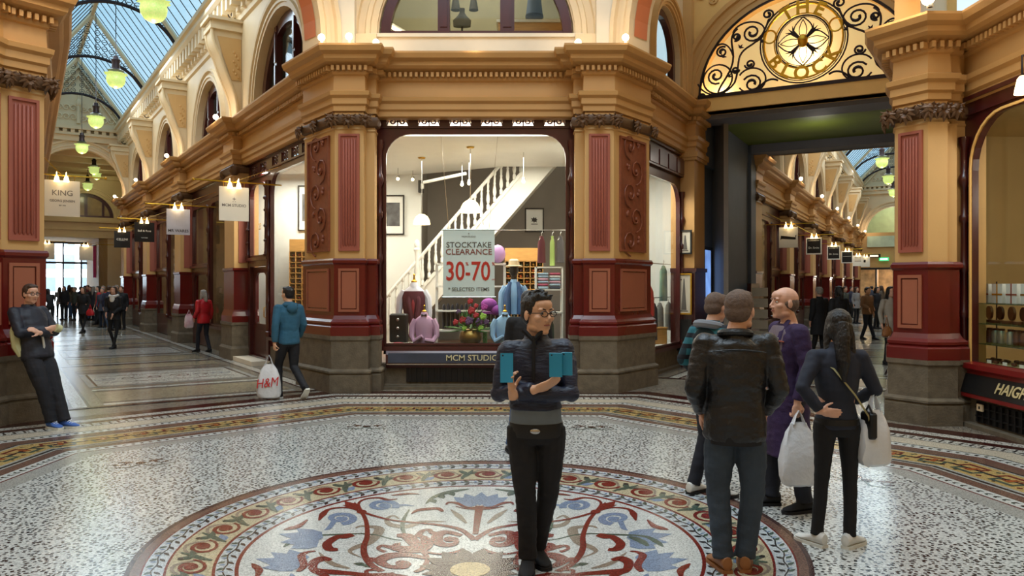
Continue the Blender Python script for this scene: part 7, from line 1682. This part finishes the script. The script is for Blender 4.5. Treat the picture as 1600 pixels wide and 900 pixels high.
# 6 woman seen from behind
def ex6(root, J, k, Mh, hc, hk):
    mb = MB(); mb.tube([(-.13, .02, 1.38 * k), (-.06, -.10, 1.30 * k), (.06, -.135, 1.12 * k), (.15, -.12, .97 * k), (.19, -.05, .90 * k)], .010, 6, flat=.4); mb.build('bag_strap', mat('khaki_strap', (150, 140, 96), .7), root, local=True)
    mb = MB(); torso(mb, J, [(-.03, .158 * k, .122 * k), (.02, .155 * k, .12 * k)]); mb.build('belt', BLACK, root, local=True)
p6 = dict(head=(.02, .02, 1.59), hy=-.2, hp=-.12, shL=(-.165, -.01, 1.39), elL=(-.29, -.10, 1.17), wrL=(-.165, -.115, 1.00), fdL=(.95, -.1, -.12), pdL=(0, 1, 0.2), cuL=.15, shR=(.165, -.01, 1.39), elR=(.275, -.01, 1.14), wrR=(.20, .17, 1.03), fdR=(-.3, 1, 0), cuR=.9,
          hipR=(.085, 0, .89), hipL=(-.085, 0, .89), knR=(.10, .01, .49), anR=(.085, -.02, .09), knL=(-.11, .0, .49), anL=(-.135, .02, .09), toR=-.9, toL=.5)
f6 = figure('woman with long black hair and black jeans, back turned, one hand on her hip', (2.115, 5.0, 0), .0, 1.56, p6, SKIN, 'long', HB, mat('charcoal_navy_jersey', (34, 38, 52), .8, var=.15), mat('black_denim', (16, 16, 20), .8, var=.2), WHL, RUB, .010, True, hem=.04, bulk=1.0, tslim=.88, wr=.004, extra=ex6, sex='f', lace=WHL)
bag('white plastic bag hanging at the right arm of the black-haired woman', (2.345, 4.98, .53), .22, .13, .36, .2, hook=.12)
t = thing('shoulder_purse', 'small black shoulder purse at the hip of the black-haired woman', 'bag', (2.30, 4.97, .72)); mb = MB(); mb.bev((2.30, 4.95, .80), (.05, .12, .17), .012, .2); mb.build('pouch', BLACK, t); mb = MB(); mb.tube([(2.30, 4.9, .88), (2.29, 4.93, .93), (2.30, 5.0, .88)], .007, 6); mb.build('handle', BLACK, t)
# 7 man leaning on the pier
def ex7(root, J, k, Mh, hc, hk):
    spectacles(root, Mh, hc, hk); CR = mat('cream_panel_cloth', (196, 196, 150), .7)
    mb = MB(); mb.tube([(.19, -.09, 1.30), (.20, -.09, 1.15), (.19, -.06, .98), (.16, -.03, .86)], [.02, .05, .055, .03], 8); mb.build('side_panel', CR, root, local=True)
    mb = MB(); mb.tube([(.02, .145, 1.10), (.0, .145, .98), (.01, .135, .84)], [.012, .014, .012], 6); mb.build('zip_lining', mat('pale_lining', (200, 200, 196), .7), root, local=True)
    mb = MB(); mb.tube([(-.12, .19, 1.19), (-.17, .20, 1.17)], [.05, .048], 10); mb.build('cuff_band', CR, root, local=True)
p7 = dict(pelvis=(0, .02, .92), waist=(0, -.02, 1.06), chest=(0, -.09, 1.26), neck=(0, -.12, 1.44), head=(0, -.08, 1.595), hy=-.15, hp=-.05, shR=(.175, -.12, 1.39), elR=(.21, .02, 1.14), wrR=(-.02, .17, 1.18), fdR=(-.9, .1, .1), pdR=(0, -1, 0), shL=(-.175, -.12, 1.39), elL=(-.22, .03, 1.14), wrL=(.10, .20, 1.14), fdL=(.8, .1, .4), pdL=(0, -.8, -.5), cuL=.4, cuR=.5,
          hipR=(.085, .04, .88), hipL=(-.085, .04, .88), knR=(.06, .20, .49), anR=(-.01, .26, .09), knL=(-.08, .22, .49), anL=(-.10, .36, .09), toR=-.1, toL=.25)
figure('man in glasses and dark jacket leaning against the pier with crossed arms, blue trainers', (-5.72, 9.22, 0), -1.95, 1.74, p7, SKIN, 'short', HBR, mat('ink_blue_shell', (28, 32, 46), .6, var=.2), mat('ink_jeans', (26, 27, 34), .85, var=.25, vs=6), BLUES, RUB, .011, False, hem=.09, bulk=1.10, tslim=1.2, wr=.006, extra=ex7, lace=WHL)
# 8 man walking with the red and white bag
p8 = dict(head=(0, .03, 1.60), hy=.25, elL=(-.24, -.05, 1.13), wrL=(-.24, -.02, .86), cuL=1.3, fdL=(0, 0, -1), elR=(.24, -.02, 1.13), wrR=(.22, .10, .92), hipR=(.085, 0, .89), knR=(.09, .0, .48), anR=(.09, -.36, .19), tiR=-.75, hipL=(-.085, 0, .89), knL=(-.09, .16, .51), anL=(-.09, .14, .09))
def ex8(root, J, k, Mh, hc, hk):
    mb = MB(); n_ = Vector(J['neck']); mb.tube([n_ + Vector((.085 * cos(a), -.035 + .075 * sin(a), -.015 + .0 * sin(a))) for a in [2 * pi * i / 14 for i in range(14)]], .034, 8, closed=True); mb.ell(n_ + Vector((0, -.11, -.06)), (.09, .05, .08)); mb.build('hood', TEAL, root, local=True)
f8 = figure('man in teal hoodie and black trousers walking away by the corner pillar', (-3.36, 11.55, 0), .75, 1.70, p8, SKIN2, 'short', HB, TEAL, mat('black_track_cloth', (18, 20, 28), .7, var=.2), BLK, RUB, .012, False, hem=.07, bulk=1.04, tslim=1.0, wr=.005, extra=ex8)
bag('white bag with red slanted letters carried by the man in the teal hoodie', (-3.60, 11.38, .03), .34, .18, .50, .1, print_=('H&M', .19, mat('print_red', (206, 40, 44), .5)), hook=.14)
# 9 woman in red
figure('grey-haired woman in a bright red quilted jacket walking in the left arcade', (-7.87, 19.6, 0), 1.0, 1.60, dict(wrL=(-.22, .12, .95), anL=(-.09, .14, .09), anR=(.09, -.14, .10), knL=(-.09, .12, .5)), SKIN, 'bob', HG, REDP, JEAND, BLK, BLK, .014, False, hem=.10, bulk=1.2, sex='f')
bag('small pink and white carrier bag held by the grey-haired woman in red', (-8.18, 19.45, .62), .22, .12, .36, .6, mat('pink_plastic', (224, 150, 176), .4, var=.3, vs=4, col2=(236, 232, 236)), hook=.1)
# 10 woman with the white scarf
def ex10(root, J, k, Mh, hc, hk):
    mb = MB(); n_ = Vector(J['neck']); mb.tube([n_ + Vector((.095 * cos(a), .01 + .085 * sin(a), .01 - .03 * max(0, sin(a)))) for a in [2 * pi * i / 14 for i in range(14)]], .04, 8, closed=True); mb.ell(n_ + Vector((0, .10, -.09)), (.07, .04, .10)); mb.build('scarf', WHL, root, local=True)
figure('young woman in black coat and white scarf walking towards the crossing in the left arcade', (-10.68, 20.6, 0), pi, 1.70, dict(elR=(.21, .0, 1.14), wrR=(.12, .17, .98), elL=(-.21, 0, 1.14), wrL=(-.06, .19, .95), anL=(-.05, .12, .09), anR=(.06, -.14, .12)), SKIN, 'long', HBR, BLK, BLK, BLK, BLK, .014, False, coat=.13, tslim=.75, sex='f', extra=ex10)
# others in the left arcade
figure('woman in a dark open coat with a red bag in the left arcade', (-15.35, 27.5, 0), pi - .1, 1.66, dict(anL=(-.06, .15, .09), anR=(.07, -.12, .1)), SKIN, 'long', HBR, BLK, BLK, BLK, BLK, .018, coat=.22, tslim=.8, sex='f')
bag('small red handbag beside the woman in the dark open coat', (-15.05, 27.4, .62), .26, .12, .24, 0, REDP, hook=.16, name='handbag')
figure('grey-haired man in red and white jacket walking behind the scarfed woman', (-16.5, 31, 0), pi + .2, 1.70, dict(anL=(-.09, .14, .09)), SKIN, 'short', HG, REDP, JEANB, BLK, BLK, .018, hem=.08, bulk=1.15)
figure('man in a dark coat walking just right of the scarfed woman, farther in', (-14.95, 29.4, 0), pi, 1.68, None, SKIN, 'short', HBR, BLK, BLK, BLK, BLK, .018, coat=.15, bulk=1.1)
figure('person in black leaning over a counter at the far left of the arcade', (-18.4, 30.6, 0), .9, 1.66, dict(chest=(0, .12, 1.24), neck=(0, .2, 1.40), head=(0, .27, 1.52), shR=(.17, .18, 1.36), shL=(-.17, .18, 1.36), elR=(.2, .3, 1.15), wrR=(.15, .5, 1.05), elL=(-.2, .3, 1.15), wrL=(-.15, .5, 1.05)), SKIN, 'long', HB, BLK, BLK, BLK, BLK, .018, sex='f')
rnd = random.Random(21); CW = [(mat('crowd_%d' % i, c, .8, var=.15), n) for i, (c, n) in enumerate((((34, 36, 44), 'black coat'), ((58, 66, 84), 'slate jacket'), ((120, 40, 52), 'wine-red jacket'), ((44, 48, 70), 'navy coat'), ((96, 88, 78), 'taupe jacket'), ((70, 76, 70), 'olive coat'), ((150, 150, 152), 'pale grey top')))]
crowd = [(100, 38, 0), (108, 42, 1), (117, 40, 5), (126, 44, 3), (137, 39, 2), (146, 46, 0), (154, 41, 4), (170, 40, 3), (182, 37, 0), (93, 46, 6), (112, 50, 4), (160, 52, 1), (133, 56, 0), (141, 62, 5)]
for i, (px, Y, c) in enumerate(crowd):
    Y = min(Y, 5500 / px, 43) - (i % 4) * 1.2
    figure('far pedestrian in a %s, %s in the crowd before the left arcade exit' % (CW[c][1], ('first', 'second', 'third', 'fourth', 'fifth', 'sixth', 'seventh', 'eighth', 'ninth', 'tenth', 'eleventh', 'twelfth', 'thirteenth', 'fourteenth')[i]), ((px - 800) / F * Y, Y, 0), rnd.choice((0, pi, pi, .6, 2.6)), rnd.uniform(1.6, 1.78), dict(anL=(-.09, rnd.uniform(-.1, .2), .09)), SKIN, rnd.choice(('short', 'long')), (HB, HBR, HG)[i % 3], CW[c][0], (BLK, JEANB, JEAND)[i % 3], BLK, BLK, .024, coat=(.2 if i % 2 else None), sex='mf'[i % 2])
# beyond the gate
figure('man in a long black coat walking away just inside the gate', (7.20, 18.0, 0), .3, 1.68, dict(anL=(-.09, .16, .09)), SKIN, 'short', HG, BLK, BLK, BLK, BLK, .015, coat=.35, bulk=1.12)
figure('dark-haired person in black jacket just inside the gate behind the black-haired woman', (7.32, 17.2, 0), .2, 1.70, None, SKIN, 'bob', HB, BLK, JEAND, BLK, BLK, .015, hem=.06)
figure('man in tan jacket and dark jeans walking towards the gate from the far arcade', (11.2, 24.2, 0), pi + .4, 1.66, dict(elR=(.24, .0, 1.14), wrR=(.12, .18, 1.02), anL=(-.09, .18, .09), anR=(.09, -.14, .1)), SKIN2, 'short', HB, mat('tan_suede', (136, 98, 66), .8, var=.15), JEAND, BLK, BLK, .016, hem=.08, bulk=1.12)
figure('woman in pale grey cardigan and black scarf beside the pillar inside the gate', (8.08, 16.4, 0), pi + .2, 1.70, dict(anL=(-.09, .12, .09)), SKIN, 'long', HB, mat('pale_cardigan', (170, 164, 154), .85, var=.1), BLK, BLK, BLK, .015, coat=.32, sex='f', tslim=.8)
bag('brown leather handbag held by the woman in the pale cardigan', (7.86, 16.1, .62), .20, .12, .22, 0, TAN, hook=.2, name='handbag')
for i, (px, Y, c) in enumerate(((1370, 30, 0), (1338, 34, 6), (1330, 40, 3), (1377, 38, 4), (1362, 46, 1), (1320, 30, 5))):
    figure('%s pedestrian in %s beyond the man in the tan jacket' % (('far', 'distant')[i % 2], CW[c][1]), ((px - 800) / F * Y, Y, 0), rnd.choice((.5, pi + .5)), rnd.uniform(1.6, 1.76), None, SKIN, rnd.choice(('short', 'long')), (HB, HBR)[i % 2], CW[c][0], BLK, BLK, BLK, .022, coat=(.2 if i % 2 else None), sex='mf'[i % 2])

t = thing('shop_banner', 'bright pink vertical shop banner beside the left arcade exit', 'banner', at(167, 434, 43)); p0 = at(161, 434, 43); p1 = at(176, 386, 43)
mb = MB(); mb.box(((p0[0] + p1[0]) / 2, 42.0, (p0[2] + p1[2]) / 2), (p1[0] - p0[0], .04, p1[2] - p0[2])); mb.build('cloth', mat('pink_banner', (226, 84, 146), .6), t); mb = MB(); mb.tube([(p0[0] - .05, 42.0, p1[2] + .03), (p1[0] + .05, 42.0, p1[2] + .03)], .025, 6); mb.build('pole', IRON, t)
